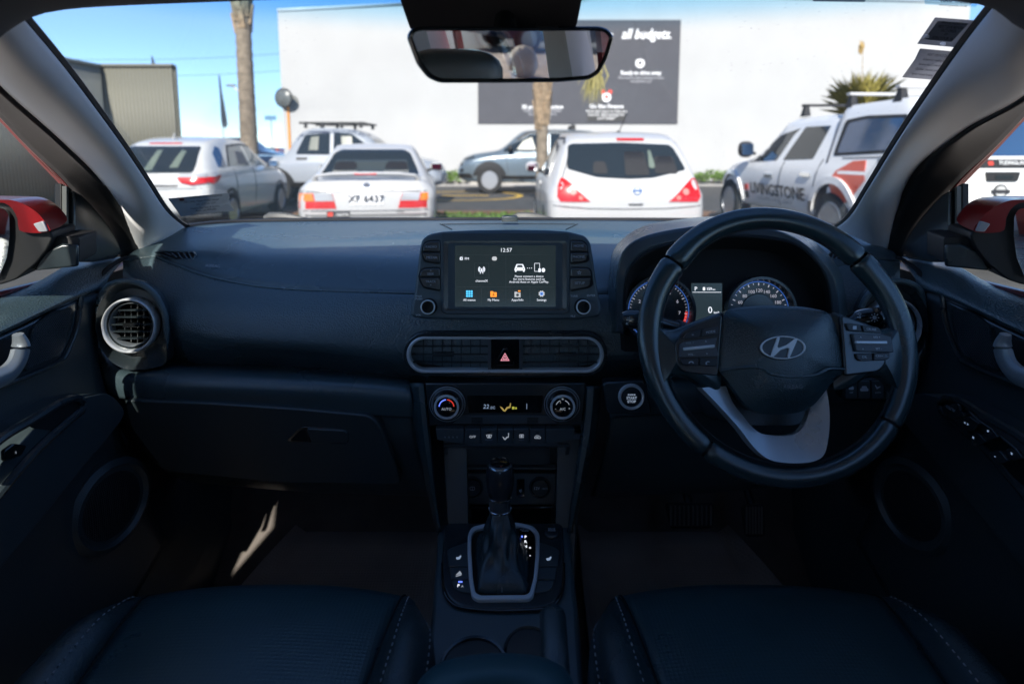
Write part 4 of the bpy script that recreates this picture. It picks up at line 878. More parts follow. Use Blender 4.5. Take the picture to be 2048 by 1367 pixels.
# ------------------------------------------------------------------ sides, built once per side in mirrored photo columns
grillem = mat('speaker_mesh', (.02, .021, .024), .45, bump=[('dots', 300, .9)])
def side(s):
    """s=-1 the near-left door, s=+1 the right door; outlines are the left door's, mirrored across the car"""
    m = (lambda a: a) if s < 0 else (lambda a: 2047-a)
    def X(px, py, x): return UX(m(px), py, s*x)
    def X_(P, x): return [X(a, b, x) for a, b in P]
    pl = lambda x: Pl((s*x, 1, 1), (-s, 0, 0))
    def sl(P, x, h0, h1): return slab(pl(x), [(m(a), b) for a, b in P], h0, h1)
    d = empty('door', (s*.75, .3, .3), None); d.parent = car; d.location = (s*.75, .3, .3); OFF[d.name] = Vector((s*.75, .3, .3))
    # outer skin, B pillar, roof rail (out of the picture but they shape the light)
    b = MB(); b.grid([[Vector((s*.80, y, z)) for y in (1.6, 1.1, .5, -.2)] for z in (.35, .75, 1.0)]+[[Vector((s*.775, y, z)) for y, z in ((1.6, 1.06), (1.1, 1.085), (.5, 1.10), (-.2, 1.12))]])
    obj('outer_skin', b, redpaint, d, th=.01)
    # inside trim: padded sill, main card
    back = lambda p, y, z: Vector((s*p, y, z))
    r0 = X_([(252, 512), (240, 511), (184, 524), (143, 526), (60, 572), (0, 592), (-110, 628)], .765); r1 = X_([(247, 517), (238, 520), (184, 534), (143, 542), (60, 583), (0, 608), (-110, 645)], .735)
    r2 = X_([(225, 540), (210, 552), (161, 570), (97, 598), (42, 625), (0, 643), (-110, 690)], .705); r3 = X_([(212, 572), (206, 574), (161, 589), (97, 618), (42, 645), (0, 664), (-110, 712)], .695); r4 = X_([(212, 580), (206, 580), (161, 595), (97, 624), (42, 651), (0, 670), (-110, 718)], .708)
    for r_, z in ((r0, 1.10), (r1, 1.09), (r2, 1.05), (r3, 1.03), (r4, 1.02)): r_.append(Vector((r_[-1].x, .2, r_[-1].z))); r_.append(Vector((r_[-1].x, -.2, r_[-1].z+.005)))
    obj('sill_pad', sheet([r0, r1, r2, r3, r4], 40, 22), hexp, d, th=.004)
    c0 = X_([(210, 578), (161, 595), (97, 624), (42, 651), (0, 670), (-110, 718)], .709); c1 = X_([(192, 655), (150, 680), (97, 730), (42, 762), (0, 790), (-110, 850)], .712); c2 = X_([(192, 720), (165, 760), (120, 790), (60, 830), (0, 860), (-110, 930)], .708)
    c3 = X_([(212, 800), (190, 840), (140, 880), (60, 940), (0, 1000), (-110, 1090)], .70); c4 = X_([(280, 980), (240, 1050), (190, 1120), (90, 1240), (0, 1360), (-60, 1450)], .70); c5 = X_([(330, 1080), (290, 1150), (230, 1250), (140, 1367), (60, 1480), (0, 1560)], .69)
    for r_ in (c0, c1, c2, c3, c4, c5): r_.append(Vector((r_[-1].x, .2, r_[-1].z))); r_.append(Vector((r_[-1].x, -.2, r_[-1].z)))
    obj('door_card', sheet([c0, c1, c2, c3, c4, c5], 44, 36), lowp, d, th=.006)
    # speaker and handle recess with its raised edge
    rec = [(161, 596), (159, 618), (151, 660), (129, 711), (113, 725), (60, 748), (0, 770), (-60, 795), (-60, 700), (0, 671), (42, 652), (97, 625)]
    obj('handle_surround', sl(roundp(rec, 8), .706, -.006, .004), satinb, d, bev=.003)
    eg = crv(X_([(162, 590), (160, 618), (152, 660), (130, 711), (113, 726), (60, 750), (0, 772), (-60, 797)], .700), 40)
    obj('surround_edge', MB().tube(eg, .004, 8), satinb, d)
    gpl = pl(.70); gp = roundp([(143, 613), (140, 646), (129, 687), (116, 713), (48, 742), (56, 690), (64, 652), (97, 627)], 8)
    g = obj('speaker_grille', sl(gp, .70, -.004, .0015), satinb, d)
    # pierced holes of the speaker cover in rings
    ho = MB(); cx, cy = 93, 664; inside = lambda x, y: sum(1 for i in range(len(gp)) if ((gp[i][1] > y) != (gp[i-1][1] > y)) and x < (gp[i-1][0]-gp[i][0])*(y-gp[i][1])/(gp[i-1][1]-gp[i][1])+gp[i][0]) % 2
    gi = gp
    for rg in range(1, 26):
        n = int(6*rg)
        for i in range(n):
            a = 2*math.pi*i/n; x, y = cx+rg*3.3*math.cos(a), cy+rg*3.3*math.sin(a)
            if all(inside(x+dx, y+dy) for dx, dy in ((3, 0), (-3, 0), (0, 3), (0, -3))):
                c = gpl.at(m(x), y, .0022); u, v = gpl.r*.0009, gpl.u*.0009
                ho.add([c+u, c+v, c-u, c-v], [(0, 1, 2, 3)])
    tag(obj('holes', ho, mat('mesh_wire', (.09, .1, .115), .4), g), kind='stuff')
    hn = crv(X_([(36, 668), (42, 690), (34, 722), (16, 745), (-8, 758), (-60, 780)], .668), 26)
    obj('handle', MB().tube(hn, [.005+.004*min(1, i/5) for i in range(26)], 10, flat=1.5), darksil, d)
    obj('handle_cup', sl(roundp([(26, 676), (10, 728), (0, 744), (-60, 765), (-60, 705), (0, 682)], 5), .70, -.002, .003), blackhole, d)
    # armrest with its grab pocket
    arm = [(161, 794), (180, 815), (183, 826), (176, 842), (120, 904), (68, 962), (0, 1040), (-90, 1140), (-90, 930), (0, 846), (97, 794), (142, 785)]
    obj('armrest', sl(roundp(arm, 10), .70, -.02, .055), lowp, d, bev=.012, seg=4)
    pocket = [(143, 797), (158, 803), (162, 815), (116, 862), (66, 856), (58, 852), (100, 826)]
    if s < 0: obj('pocket', sl(roundp(pocket, 7), .645, -.0, .0012), blackhole, d)
    obj('armrest_edge', MB().tube(crv(X_([(-90, 955), (0, 878), (60, 842), (119, 806), (150, 796), (166, 806), (163, 818)], .643), 40), .006, 8), satinb, d)
    obj('armrest_edge', MB().tube(crv(X_([(-60, 1060), (10, 972), (68, 905), (120, 856), (163, 820)], .64), 40), .006, 8), satinb, d)
    # big low speaker
    c = X(214, 1008, .69); ax = Vector((-s, -.25, 0))
    sp = MB().lathe([(.082, -.02), (.078, .012), (.068, .018), (.062, .012)], c, ax, 40); o = obj('low_speaker', sp, lowp, d)
    obj('speaker_mesh', MB().lathe([(.001, .016), (.035, .015), (.062, .011)], c, ax, 32), grillem, o)
    kp_ = MB().grid([[Vector((s*x, y, z)) for y in (.78, 1.0, 1.2, 1.4, 1.62)] for x, z in ((.70, .36), (.722, .5), (.735, .7), (.74, .9), (.745, 1.04))]); obj('kick_panel', kp_, lowp, car, th=.006)
    # quarter panel, window bar, seals
    sail = [(143, 380), (160, 389), (178, 407), (197, 429), (214, 450), (227, 470), (236, 490), (241, 509), (227, 517), (184, 524), (143, 524)]
    obj('mirror_corner_trim', sl(sail, .742, -.01, .004), satinb, d, bev=.004)
    obj('window_bar', sl([(118, 366), (140, 378), (140, 526), (118, 534)], .75, -.008, .004), rubber, d, bev=.002)
    obj('window_channel', sl([(128, 372), (132, 374), (132, 528), (128, 530)], .743, -.004, .004), mat('worn_seal', (.16, .165, .15), .5), d)
    obj('corner_seal', sl([(186, 500), (262, 500), (280, 560), (262, 640), (186, 640)], .772, -.004, .002), rubber, d)
    E = LE2 if s < 0 else RE2
    b1 = [p+(p-EYE).normalized()*.012 for p in E]
    b2 = X_([(-150, 60), (0, 222), (60, 287), (122, 346), (150, 378), (197, 428), (228, 470), (243, 512)], .752)
    q0, q1 = crv(b1, 30), crv(b2, 30)
    obj('door_frame_seal', sheet([q0, [a.lerp(b, .5)+Vector((-s*.02, 0, 0)) for a, b in zip(q0, q1)], q1], 30, 9), rubber, d, th=.006)
    rd0 = crv(X_([(-150, 60), (0, 222), (60, 287), (122, 346), (147, 377)], .757), 20); rd1 = crv(X_([(-150, 86), (0, 243), (60, 307), (113, 362), (135, 385)], .768), 20)
    obj('door_frame', sheet([rd0, [a.lerp(b, .4)+Vector((-s*.012, 0, 0)) for a, b in zip(rd0, rd1)], rd1], 20, 8), redpaint, d, th=.008)
    # pane
    top = crv(X_([(135, 380), (60, 300), (0, 240), (-150, 84)], .764), 14)+[Vector((s*.668, .35, 1.405)), Vector((s*.668, -.15, 1.365))]
    bot = crv(X_([(135, 530), (60, 572), (0, 592), (-150, 640)], .768), 14)+[Vector((s*.77, .35, 1.10)), Vector((s*.77, -.15, 1.11))]
    obj('side_pane', MB().grid([top, [a.lerp(b, .5)+Vector((s*.008, 0, 0)) for a, b in zip(top, bot)], bot]), sideglass, d, th=.004)
    # roof rail and rear quarter of the body
    cr_ = MB(); i0, o0 = E[0], X(-150, 60, .752)
    cr_.grid([[i0+Vector((0, 0, .01)), Vector((s*.585, .45, 1.46)), Vector((s*.59, .34, 1.465)), Vector((s*.595, .2, 1.47)), Vector((s*.60, .0, 1.475)), Vector((s*.60, -.6, 1.465)), Vector((s*.56, -1.5, 1.42))],
              [i0.lerp(o0, .55), Vector((s*.66, .45, 1.415)), Vector((s*.663, .34, 1.405)), Vector((s*.666, .2, 1.392)), Vector((s*.668, .0, 1.378)), Vector((s*.66, -.6, 1.37)), Vector((s*.60, -1.5, 1.38))],
              [o0, Vector((s*.70, .45, 1.46)), Vector((s*.705, .34, 1.46)), Vector((s*.72, .2, 1.45)), Vector((s*.725, .0, 1.45)), Vector((s*.69, -.6, 1.46)), Vector((s*.64, -1.5, 1.42))],
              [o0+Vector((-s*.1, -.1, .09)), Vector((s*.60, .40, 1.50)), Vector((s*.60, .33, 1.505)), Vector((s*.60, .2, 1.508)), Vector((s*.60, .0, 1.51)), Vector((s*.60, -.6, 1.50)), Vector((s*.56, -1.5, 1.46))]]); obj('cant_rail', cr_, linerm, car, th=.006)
    gh = MB().tube(crv([Vector((s*.665, .33, 1.385)), Vector((s*.665, .30, 1.345)), Vector((s*.66, .2, 1.332)), Vector((s*.66, .12, 1.328)), Vector((s*.665, .06, 1.375))], 24), .019, 10); obj('sun_blocker', gh, linerm, car)  # unseen bar added to block a strip of sun on the glovebox
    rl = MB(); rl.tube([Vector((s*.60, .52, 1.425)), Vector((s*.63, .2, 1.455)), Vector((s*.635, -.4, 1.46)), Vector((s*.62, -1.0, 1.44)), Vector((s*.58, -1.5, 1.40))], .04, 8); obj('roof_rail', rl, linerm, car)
    bp = MB().prism([Vector((s*.78, -.15, .4)), Vector((s*.70, -.15, .4)), Vector((s*.70, -.17, 1.1)), Vector((s*.60, -.2, 1.46)), Vector((s*.68, -.2, 1.46)), Vector((s*.78, -.17, 1.1))],
                    [Vector((s*.78, -.32, .4)), Vector((s*.70, -.32, .4)), Vector((s*.70, -.30, 1.1)), Vector((s*.60, -.3, 1.46)), Vector((s*.68, -.3, 1.46)), Vector((s*.78, -.30, 1.1))]); obj('door_pillar', bp, pillarm, car)
    rs = MB().prism([Vector((s*.80, -.3, .35)), Vector((s*.72, -.3, .35)), Vector((s*.72, -.3, 1.12)), Vector((s*.77, -.3, 1.12))], [Vector((s*.78, -1.7, .35)), Vector((s*.70, -1.7, .35)), Vector((s*.66, -1.7, 1.14)), Vector((s*.74, -1.7, 1.14))]); obj('rear_flank', rs, redpaint, car)
    for y_ in (-.12, -1.02): fr_ = MB().prism([Vector((s*.745, y_, 1.08)), Vector((s*.775, y_, 1.08)), Vector((s*.69, y_-.01, 1.42)), Vector((s*.665, y_-.01, 1.42))], [Vector((s*.745, y_+.022, 1.08)), Vector((s*.775, y_+.022, 1.08)), Vector((s*.69, y_+.012, 1.42)), Vector((s*.665, y_+.012, 1.42))]); obj('rear_door_frame', fr_, redpaint, car)
    cpil = MB().prism([Vector((s*.74, -1.05, 1.1)), Vector((s*.66, -1.05, 1.1)), Vector((s*.56, -1.1, 1.46)), Vector((s*.64, -1.1, 1.46))], [Vector((s*.72, -1.6, 1.1)), Vector((s*.60, -1.65, 1.1)), Vector((s*.50, -1.5, 1.46)), Vector((s*.60, -1.5, 1.46))]); obj('rear_pillar', cpil, pillarm, car)
    obj('rear_side_pane', MB().grid([[Vector((s*.765, y, 1.11)) for y in (-.3, -1.05)], [Vector((s*.66, y, 1.44)) for y in (-.3, -1.08)]]), sideglass, car, th=.004)
    # ---- outside mirror
    mr = obj('door_mirror', None or MB(), rubber, car) if False else None
    my = 1.09; P = Pl((0, my, 1.2), Vector((-s*.35, -1, 0)))
    cap = [(-80, 397), (0, 398.5), (34, 401), (68, 417), (89, 437), (102, 462), (46, 461.5), (39, 437), (29, 417), (14, 406), (0, 404), (-80, 402)]
    hous = [(-80, 402), (0, 402), (20, 409), (33, 428), (47, 461), (101, 463), (104, 476), (92, 500), (70, 528), (30, 560), (0, 570), (-80, 575)]
    def pz(P_): return [(m(a), b) for a, b in P_]
    hs = obj('door_mirror', slab(P, pz(roundp(hous, 6)), -.10, -.004), rubber, car, bev=.012, seg=3)
    cmb = MB(); k = 9; rows_ = []
    base_ = cr([(a, b, 0) for a, b in cap], 40, True); cxm = sum(p[0] for p in base_)/40; cym = sum(p[1] for p in base_)/40
    for j in range(k):
        t = j/(k-1); sc_ = math.cos(t*math.pi/2*.85); rows_.append([P.at(m(cxm+(p[0]-cxm)*(.55+.45*sc_)), cym+(p[1]-cym)*(.55+.45*sc_), -.006-.11*math.sin(t*math.pi/2)) + P.n*.012 for p in base_])
    cmb.grid(rows_, cu=True); n0 = len(cmb.v); cmb.f.append(tuple(range(40))); cmb.f.append(tuple(range((k-1)*40, k*40)))
    obj('mirror_cap', cmb, redpaint, hs, sharp=50)
    obj('mirror_glass', slab(P, pz(roundp([(-80, 420), (0, 415), (13, 418), (21, 432), (22, 470), (16, 515), (0, 553), (-80, 560)], 6)), -.004, .004), mirror_m, hs)
    obj('mirror_arm', slab(P, pz(roundp([(60, 500), (80, 480), (118, 476), (150, 478), (150, 530), (100, 532), (50, 545)], 6)), -.10, -.02), rubber, hs, bev=.008)
    obj('arm_base', slab(P, pz([(78, 508), (118, 490), (150, 492), (150, 536), (60, 545)]), -.02, -.012), satinb, hs, bev=.003)
    obj('mirror_lamp', slab(P, pz(roundp([(72, 446), (92, 440), (101, 461), (84, 462)], 3)), -.012, .011), clearlens, hs, bev=.003)
    return d
DL = side(-1); DR = side(1)
# window switches
sw = Pl((-.645, .9, .8), (1, 0, .6))
P_ = Pl((-.642, 1, 1), (1, 0, 0))
o = obj('window_switch', slab(P_, roundp([(0, 900), (20, 886), (46, 890), (34, 912), (0, 922)], 5), 0, .006), gloss, DL, bev=.002); text(o, 'I', P_, 21, 904, 5, glowdim, h=.007)
P_ = Pl((.642, 1, 1), (-1, 0, 0))
pn = obj('switch_panel', slab(P_, roundp([(1893, 800), (1908, 795), (1935, 812), (1960, 838), (1990, 858), (2048, 905), (2100, 950), (2100, 1010), (2048, 970), (1985, 915), (1930, 870), (1896, 828)], 8), 0, .004), gloss, DR, bev=.002)
for a in ([(1893, 812), (1928, 806), (1934, 822), (1900, 828)], [(1904, 826), (1936, 822), (1942, 834), (1912, 838)], [(1922, 838), (1950, 832), (1972, 846), (1960, 862), (1935, 860)], [(1944, 870), (1968, 864), (1986, 884), (1962, 892)], [(1976, 858), (1994, 854), (2010, 874), (1990, 880)], [(1990, 905), (2012, 900), (2030, 922), (2006, 928)], [(2024, 898), (2044, 894), (2060, 915), (2040, 922)]):
    obj('switch', slab(P_, roundp(a, 4), .004, .009), satinb, DR, bev=.0015)
for t_, x, y, h_ in (('AUTO', 1914, 816, 8), ('x', 1960, 875, 7), ('o', 1990, 862, 7), ('-', 2004, 913, 9), ('x', 2038, 907, 7), ('<  >', 1946, 846, 6)):
    text(DR, t_, P_, x, y, h_*.8, dimletter if t_ == 'AUTO' else mat('lit_pale_blue', (.05, .07, .1), .5, emis=((.45, .65, 1), .15)), h=.0095)
# ------------------------------------------------------------------ floor, bulkhead, rear
fl = MB().grid([[Vector((x, y, z)) for x in (-.72, -.3, 0, .3, .72)] for y, z in ((-1.6, .36), (.3, .36), (1.12, .38), (1.3, .42), (1.45, .52), (1.6, .75), (1.62, 1.10))])
obj('floor_carpet', fl, carpet, car, th=.01)
bn = MB().grid([[Vector((x*(.74-.05*max(0, y-1.8)), y, z-.03*abs(x)**2)) for x in [i/6-1 for i in range(13)]] for y, z in ((1.58, 1.02), (1.75, 1.02), (2.1, .98), (2.35, .91), (2.42, .8), (2.44, .4))])
cw_ = MB().grid([[Vector((x, y-.12*abs(x/.7)**2, z)) for x in [i/6*.7-.7 for i in range(13)]] for y, z in ((1.46, 1.085), (1.60, 1.05), (1.62, .95))]); obj('cowl', cw_, rubber, car, th=.01)
obj('bonnet', bn, redpaint, car, th=.01)
tg = MB().prism([Vector((-.74, -1.62, .35)), Vector((.74, -1.62, .35)), Vector((.70, -1.66, 1.02)), Vector((-.70, -1.66, 1.02))], [Vector((-.74, -1.72, .35)), Vector((.74, -1.72, .35)), Vector((.70, -1.74, 1.02)), Vector((-.70, -1.74, 1.02))]); obj('tailgate', tg, redpaint, car)
obj('rear_window', MB().grid([[Vector((-.66, -1.69, 1.02)), Vector((.66, -1.69, 1.02))], [Vector((-.54, -1.5, 1.43)), Vector((.54, -1.5, 1.43))]]), sideglass, car, th=.004)
for s in (-1, 1):
    for z_ in (0,):
        w_ = MB()
        c = Vector((s*.72, 1.85, .32)); w_.lathe([(.2, -.1), (.31, -.1), (.32, -.07), (.32, .07), (.31, .1), (.2, .1)], c, (s, 0, 0), 28); obj('wheel', w_, tyrem, car)
        w_ = MB(); c = Vector((s*.72, -.85, .32)); w_.lathe([(.2, -.1), (.31, -.1), (.32, -.07), (.32, .07), (.31, .1), (.2, .1)], c, (s, 0, 0), 28); obj('wheel', w_, tyrem, car)
rb = empty('rear_bench', (0, -1.1, .4), 'dark leather rear bench behind the front seats', 'car seat')
b = MB().grid([[Vector((x, y, z)) for x in (-.62, -.3, 0, .3, .62)] for y, z in ((-.55, .45), (-.55, .68), (-.75, .72), (-1.1, .68), (-1.2, .75), (-1.33, 1.10), (-1.36, 1.12), (-1.42, 1.08), (-1.4, .5))]); obj('bench', b, leather, rb, th=.02)
for x in (-.36, .36):
    b = MB().blob((x, -1.4, 1.18), (.13, .05, .075), pw=.6); obj('headrest', b, leather, rb)
# ------------------------------------------------------------------ what the mirror shows behind the car
yd = MB().add([(-8.5, -7.2, .006), (9.5, -7.2, .006), (9.5, 5.2, .006), (-8.5, 5.2, .006)], [(0, 1, 2, 3)])
tag(obj('paved_yard', yd, mat('pink_paving', (.56, .48, .41), .9, bump=[('noise', 50, .4)], var=(4, .12))), kind='structure')
kb = MB().box((0, -5.1, .17), (22, .3, .34)); tag(obj('garden_kerb', kb, concrete, bev=.03), kind='structure')
patch('garden_bed', [(-10, -5.2), (10, -5.2), (10, -8.0), (-10, -8.0)], .27, mat('bark_bed', (.26, .19, .14), .95, bump=[('noise', 40, .8)], var=(9, .4)))
bo = MB().blob((4.1, -6.0, .44), (.2, .2, .23), nu=22, nv=14, jit=.06); tag(obj('boulder', bo, mat('boulder_stone', (.46, .39, .32), .9, bump=[('noise', 8, 1)], var=(3, .3))), 'large grey boulder in the garden bed behind the car', 'rock')
tr0 = empty('garden_tree', (2.5, -6.6, 0), 'bare branching tree in the garden bed behind the car', 'tree'); tk = MB()
def branch(p, d, L, r, n):
    pts = [p]; q = p.copy(); dd = d.copy()
    for i in range(5): dd = (dd+Vector((random.uniform(-.2, .2), random.uniform(-.2, .2), random.uniform(-.1, .15)))).normalized(); q = q+dd*L/5; pts.append(q.copy())
    tk.tube(pts, [r*(1-.1*i) for i in range(6)], 7)
    if n: 
        for _ in range(3): branch(q, (dd+Vector((random.uniform(-.8, .8), random.uniform(-.8, .8), random.uniform(-.1, .5)))).normalized(), L*.72, r*.55, n-1)
branch(Vector((2.5, -6.6, .2)), Vector((-.25, 0, 1)), .7, .09, 3); branch(Vector((2.58, -6.6, .2)), Vector((.45, 0, 1)), .7, .08, 3); branch(Vector((2.45, -6.6, .2)), Vector((-.8, .1, .8)), .8, .07, 3); obj('trunk', tk, palmtrunk, tr0)
lf = MB()
for _ in range(900):
    c = Vector((2.5+random.gauss(0, .8), -6.6+random.gauss(0, .7), 2.3+random.gauss(0, .55))); d = Vector((random.uniform(-1, 1), random.uniform(-1, 1), random.uniform(-1, 1))).normalized()*.06; k = d.orthogonal().normalized()*.03
    lf.add([c-d, c+k, c+d, c-k], [(0, 1, 2, 3)])
obj('crown', lf, leafm, tr0)
rc = Car('dark_hatchback', (10.2, -11.2, 0), R(90), [(0, .4, .6, .75, .8, .7, .95, .6), (.3, .3, .76, .86, .95, .8, 1.35, .62), (.9, .25, .8, .87, .95, .82, 1.5, .6), (2.3, .25, .8, .87, .95, .82, 1.45, .58), (3.2, .25, .8, .86, .93, .8, 1.02, .64), (4.2, .35, .6, .7, .65, .6, .75, .4)], navy, 'dark blue hatchback parked beyond the garden bed behind', 'car')
lc = Car('pale_hatchback', (2.9, -9.8, 0), R(90), [(0, .4, .6, .75, .8, .7, .95, .6), (.3, .3, .76, .86, .95, .8, 1.35, .62), (.9, .25, .8, .87, .95, .82, 1.5, .6), (2.3, .25, .8, .87, .95, .82, 1.45, .58), (3.2, .25, .8, .86, .93, .8, 1.02, .64), (4.2, .35, .6, .7, .65, .6, .75, .4)], silverp, 'pale blue hatchback parked beyond the garden bed behind', 'car')
lc.dec('side_window', 'E', [(.6, 1.0), (.9, 1.36), (2.3, 1.36), (3.0, 1.0)], carglass)
for y in (.8, 3.3): lc.wheel(y, .31)
rc.dec('side_window', 'E', [(.6, 1.0), (.9, 1.36), (2.3, 1.36), (3.0, 1.0)], carglass)
for y in (.8, 3.3): rc.wheel(y, .31)
# ------------------------------------------------------------------ papers and stickers on the glass
def onglass(name, P, m, label, cat, lift=.006):
    P = roundp(P, 2); A = [wsp(*p, lift) for p in P]; B = [wsp(*p, lift-.0012) for p in P]
    return tag(obj(name, MB().prism(A, B), m), label, cat)
def gframe(px, py):
    o = wsp(px, py, .008); n = (wsp(px, py-8)-o).cross(wsp(px-8, py)-o).normalized()
    if n.dot(EYE-o) < 0: n = -n
    return Pl(o, n)
def paper(name, c, t):
    m = mat(name, c, .7); nt = m.node_tree; o = nt.nodes['Material Output']; a = nt.nodes.new('ShaderNodeAddShader'); tr = nt.nodes.new('ShaderNodeBsdfTranslucent'); tr.inputs[0].default_value = (*t, 1)
    nt.links.new(nt.nodes['Principled BSDF'].outputs[0], a.inputs[0]); nt.links.new(tr.outputs[0], a.inputs[1]); nt.links.new(a.outputs[0], o.inputs[0]); return m
stk = paper('sticker_back_grey', (.26, .27, .275), (.24, .25, .255)); stk2 = paper('sticker_dark', (.16, .16, .17), (.30, .30, .315)); pr = mat('sticker_print', (.014, .014, .016), .7)
s1 = onglass('windscreen_sticker', [(336, 397), (456, 386), (460, 396), (457, 399), (462, 405), (459, 407), (469, 421), (362, 433)], stk, 'grey paper sticker with printed lines in the lower left corner of the windscreen', 'sticker')
gf = lambda lift: (lambda x, y: wsp(x, y, lift))
g = gframe(405, 410)
for t_, x, y, h_, w_ in (('FARMERS AUTOVILLAGE', 412, 393, 4.6, .9), ('HSV OPEL Mazda FORD Nissan', 403, 401.5, 4.2, .9), ('KIA  SUZUKI  LDV', 412, 407, 3.8, .9), ('Hawkes Bay Sales & Service', 410, 414.5, 4.2, .86), ('Phone (06) 878 6200', 412, 420, 3.8, .9), ('Quality used cars Guaranteed', 414, 427, 4.2, .9)):
    wtext(s1, t_, x, y, h_, pr, gf(.024), ang=-5.5, wide=w_)
obj('red_logo', MB().prism([wsp(*p, .0068) for p in ((358, 397), (367, 396), (369, 401), (360, 402))], [wsp(*p, .018) for p in ((358, 397), (367, 396), (369, 401), (360, 402))]), mat('dull_red', (.16, .03, .03), .6), s1)
s2 = onglass('inspection_label', [(1870, 35), (1953, 41), (1912, 95), (1834, 88)], stk2, 'upper dark square card in the top right corner of the windscreen', 'label')
obj('inner_print', MB().prism([wsp(*p, .0066) for p in ((1876, 42), (1938, 47), (1903, 84), (1848, 79))], [wsp(*p, .0074) for p in ((1876, 42), (1938, 47), (1903, 84), (1848, 79))]), paper('sticker_mid', (.12, .125, .13), (.22, .225, .24)), s2)
for t_, x, y, h_, w_ in (('VEHICLE INSPECTION', 1908, 47, 5, .75), ('NEXT DUE BEFORE', 1901, 55, 6, .7), ('OCTOBER', 1896, 62, 6, .8), ('20', 1891, 69, 5, 1), ('JOIN YOUR 18', 1884, 77, 6, .75)): wtext(s2, t_, x, y, h_, pr, gf(.008), ang=5, wide=w_, shear=.5)
wh = mat('punched_hole_paper', (.8, .8, .8), .7, emis=((.8, .82, .85), .0))
for x, y in ((1853, 73), (1886, 88)): obj('punched_hole', MB().prism([wsp(*p, .0066) for p in circ(x, y, 6, 14, 3.8)], [wsp(*p, .008) for p in circ(x, y, 6, 14, 3.8)]), paper('hole_paper', (.75, .75, .75), (.8, .8, .8)) if 'hole_paper' not in MATS else MATS['hole_paper'], s2)
s3 = onglass('service_label', [(1840, 97), (1917, 104), (1880, 161), (1804, 155), (1830, 118)], stk2, 'lower dark card just below the square card on the windscreen', 'label')
for i, t_ in enumerate(('NEXT SERVICE DUE', 'Odometer reading km', 'Service due 12 months', 'Oil filter checked and', 'tyres rotated brakes')): wtext(s3, t_, 1876-i*8, 111+i*9.5, 5, pr, gf(.008), ang=5, wide=.7, shear=.5)
s4 = onglass('tint_strip', [(1624, -12), (1732, -12), (1730, 4), (1626, 3)], stk2, 'dark sticker strip at the very top of the windscreen', 'sticker')
s5 = onglass('phone_number_decal', [(1846, -14), (1968, -12), (1952, 14), (1850, 9)], glass('clear_film', (.72, .86, .95), .02), 'clear film with printed phone number at the top right of the windscreen', 'sticker')
wtext(s5, '0800 495832', 1912, 2, 9, pr, gf(.008), ang=3, wide=.95, bold=.02); wtext(s5, 'www.hyundai.co.nz', 1906, 11, 5, pr, gf(.008), ang=3)
# wiper arms at the foot of the glass
for px, lab in ((530, 'grey wiper pivot below the white crossover'), (1026, 'grey wiper pivot in front of the white hatchback')):
    wp = empty('wiper_arm', U(px+40, 436, 1.47), lab, 'wiper'); z = MB()
    a = [U(px+x, py, 1.47) for x, py in ((0, 437), (10, 433), (30, 433), (48, 434), (70, 437), (95, 442))]
    z.tube(a, [.008, .011, .011, .010, .006, .005], 8); obj('arm', z, mat('wiper_grey', (.09, .09, .085), .5), wp)
    bmm = MB()
    for x in (8, 28, 44): bmm.tube([U(px+x, 438, 1.465), U(px+x+2, 428.5, 1.465)], .003, 6)
    obj('clip', bmm, rubber, wp)
# ------------------------------------------------------------------ dashboard
da = empty('dashboard', (0, 1.1, .9), 'dark dashboard running across below the windscreen', 'dashboard')
UU = lambda P: [U(*p) for p in P]
mir3 = lambda P: [(2047-a, b, c) for a, b, c in P][::-1]
A = [(296, 486, 1.17), (330, 470, 1.205), (372, 455, 1.25), (450, 446, 1.33), (600, 441.5, 1.385), (1024, 440, 1.41), (1400, 441.5, 1.385), (1560, 445, 1.33), (1675, 455, 1.25), (1725, 472, 1.2), (1756, 490, 1.16)]
B = [(270, 500, 1.14), (330, 486, 1.16), (380, 474, 1.20), (470, 466, 1.25), (620, 463, 1.28), (1024, 461, 1.29), (1400, 463, 1.28), (1550, 466, 1.25), (1668, 474, 1.2), (1735, 490, 1.15), (1785, 502, 1.12)]
Cc = [(252, 514, 1.115), (318, 500, 1.125), (390, 502, 1.12), (480, 508, 1.11), (620, 514, 1.10), (1024, 520, 1.10), (1400, 514, 1.10), (1540, 508, 1.11), (1660, 502, 1.12), (1740, 506, 1.12), (1795, 514, 1.11)]
S = [(246, 521, 1.10), (312, 512, 1.105), (352, 528, 1.085), (440, 556, 1.05), (600, 577, 1.025), (1024, 589, 1.0), (1400, 577, 1.025), (1560, 556, 1.05), (1690, 528, 1.085), (1738, 515, 1.10), (1800, 521, 1.10)]
dtm = sheet([UU(A), UU(B), UU(Cc), UU(S)], 90, 26); DT = BVHTree.FromPolygons([tuple(v) for v in dtm.v], dtm.f)
obj('dash_top', dtm, soft, da, th=.004)
sh = lambda P, dy, d: [(a, b+dy, c+d) for a, b, c in P]
F1 = sh(S, 2.5, .004); F2 = sh(S, 7, -.012)
F3 = [(246, 560, 1.06), (312, 585, 1.03), (352, 600, 1.02), (440, 615, 1.0), (600, 632, .985), (1024, 640, .975), (1400, 632, .985), (1560, 615, 1.0), (1690, 600, 1.02), (1738, 585, 1.03), (1800, 560, 1.06)]
F4 = [(246, 630, 1.05), (312, 640, 1.02), (352, 655, 1.0), (440, 675, .98), (600, 688, .97), (1024, 715, .965), (1400, 690, .97), (1560, 675, .98), (1690, 655, 1.0), (1738, 640, 1.02), (1800, 630, 1.05)]
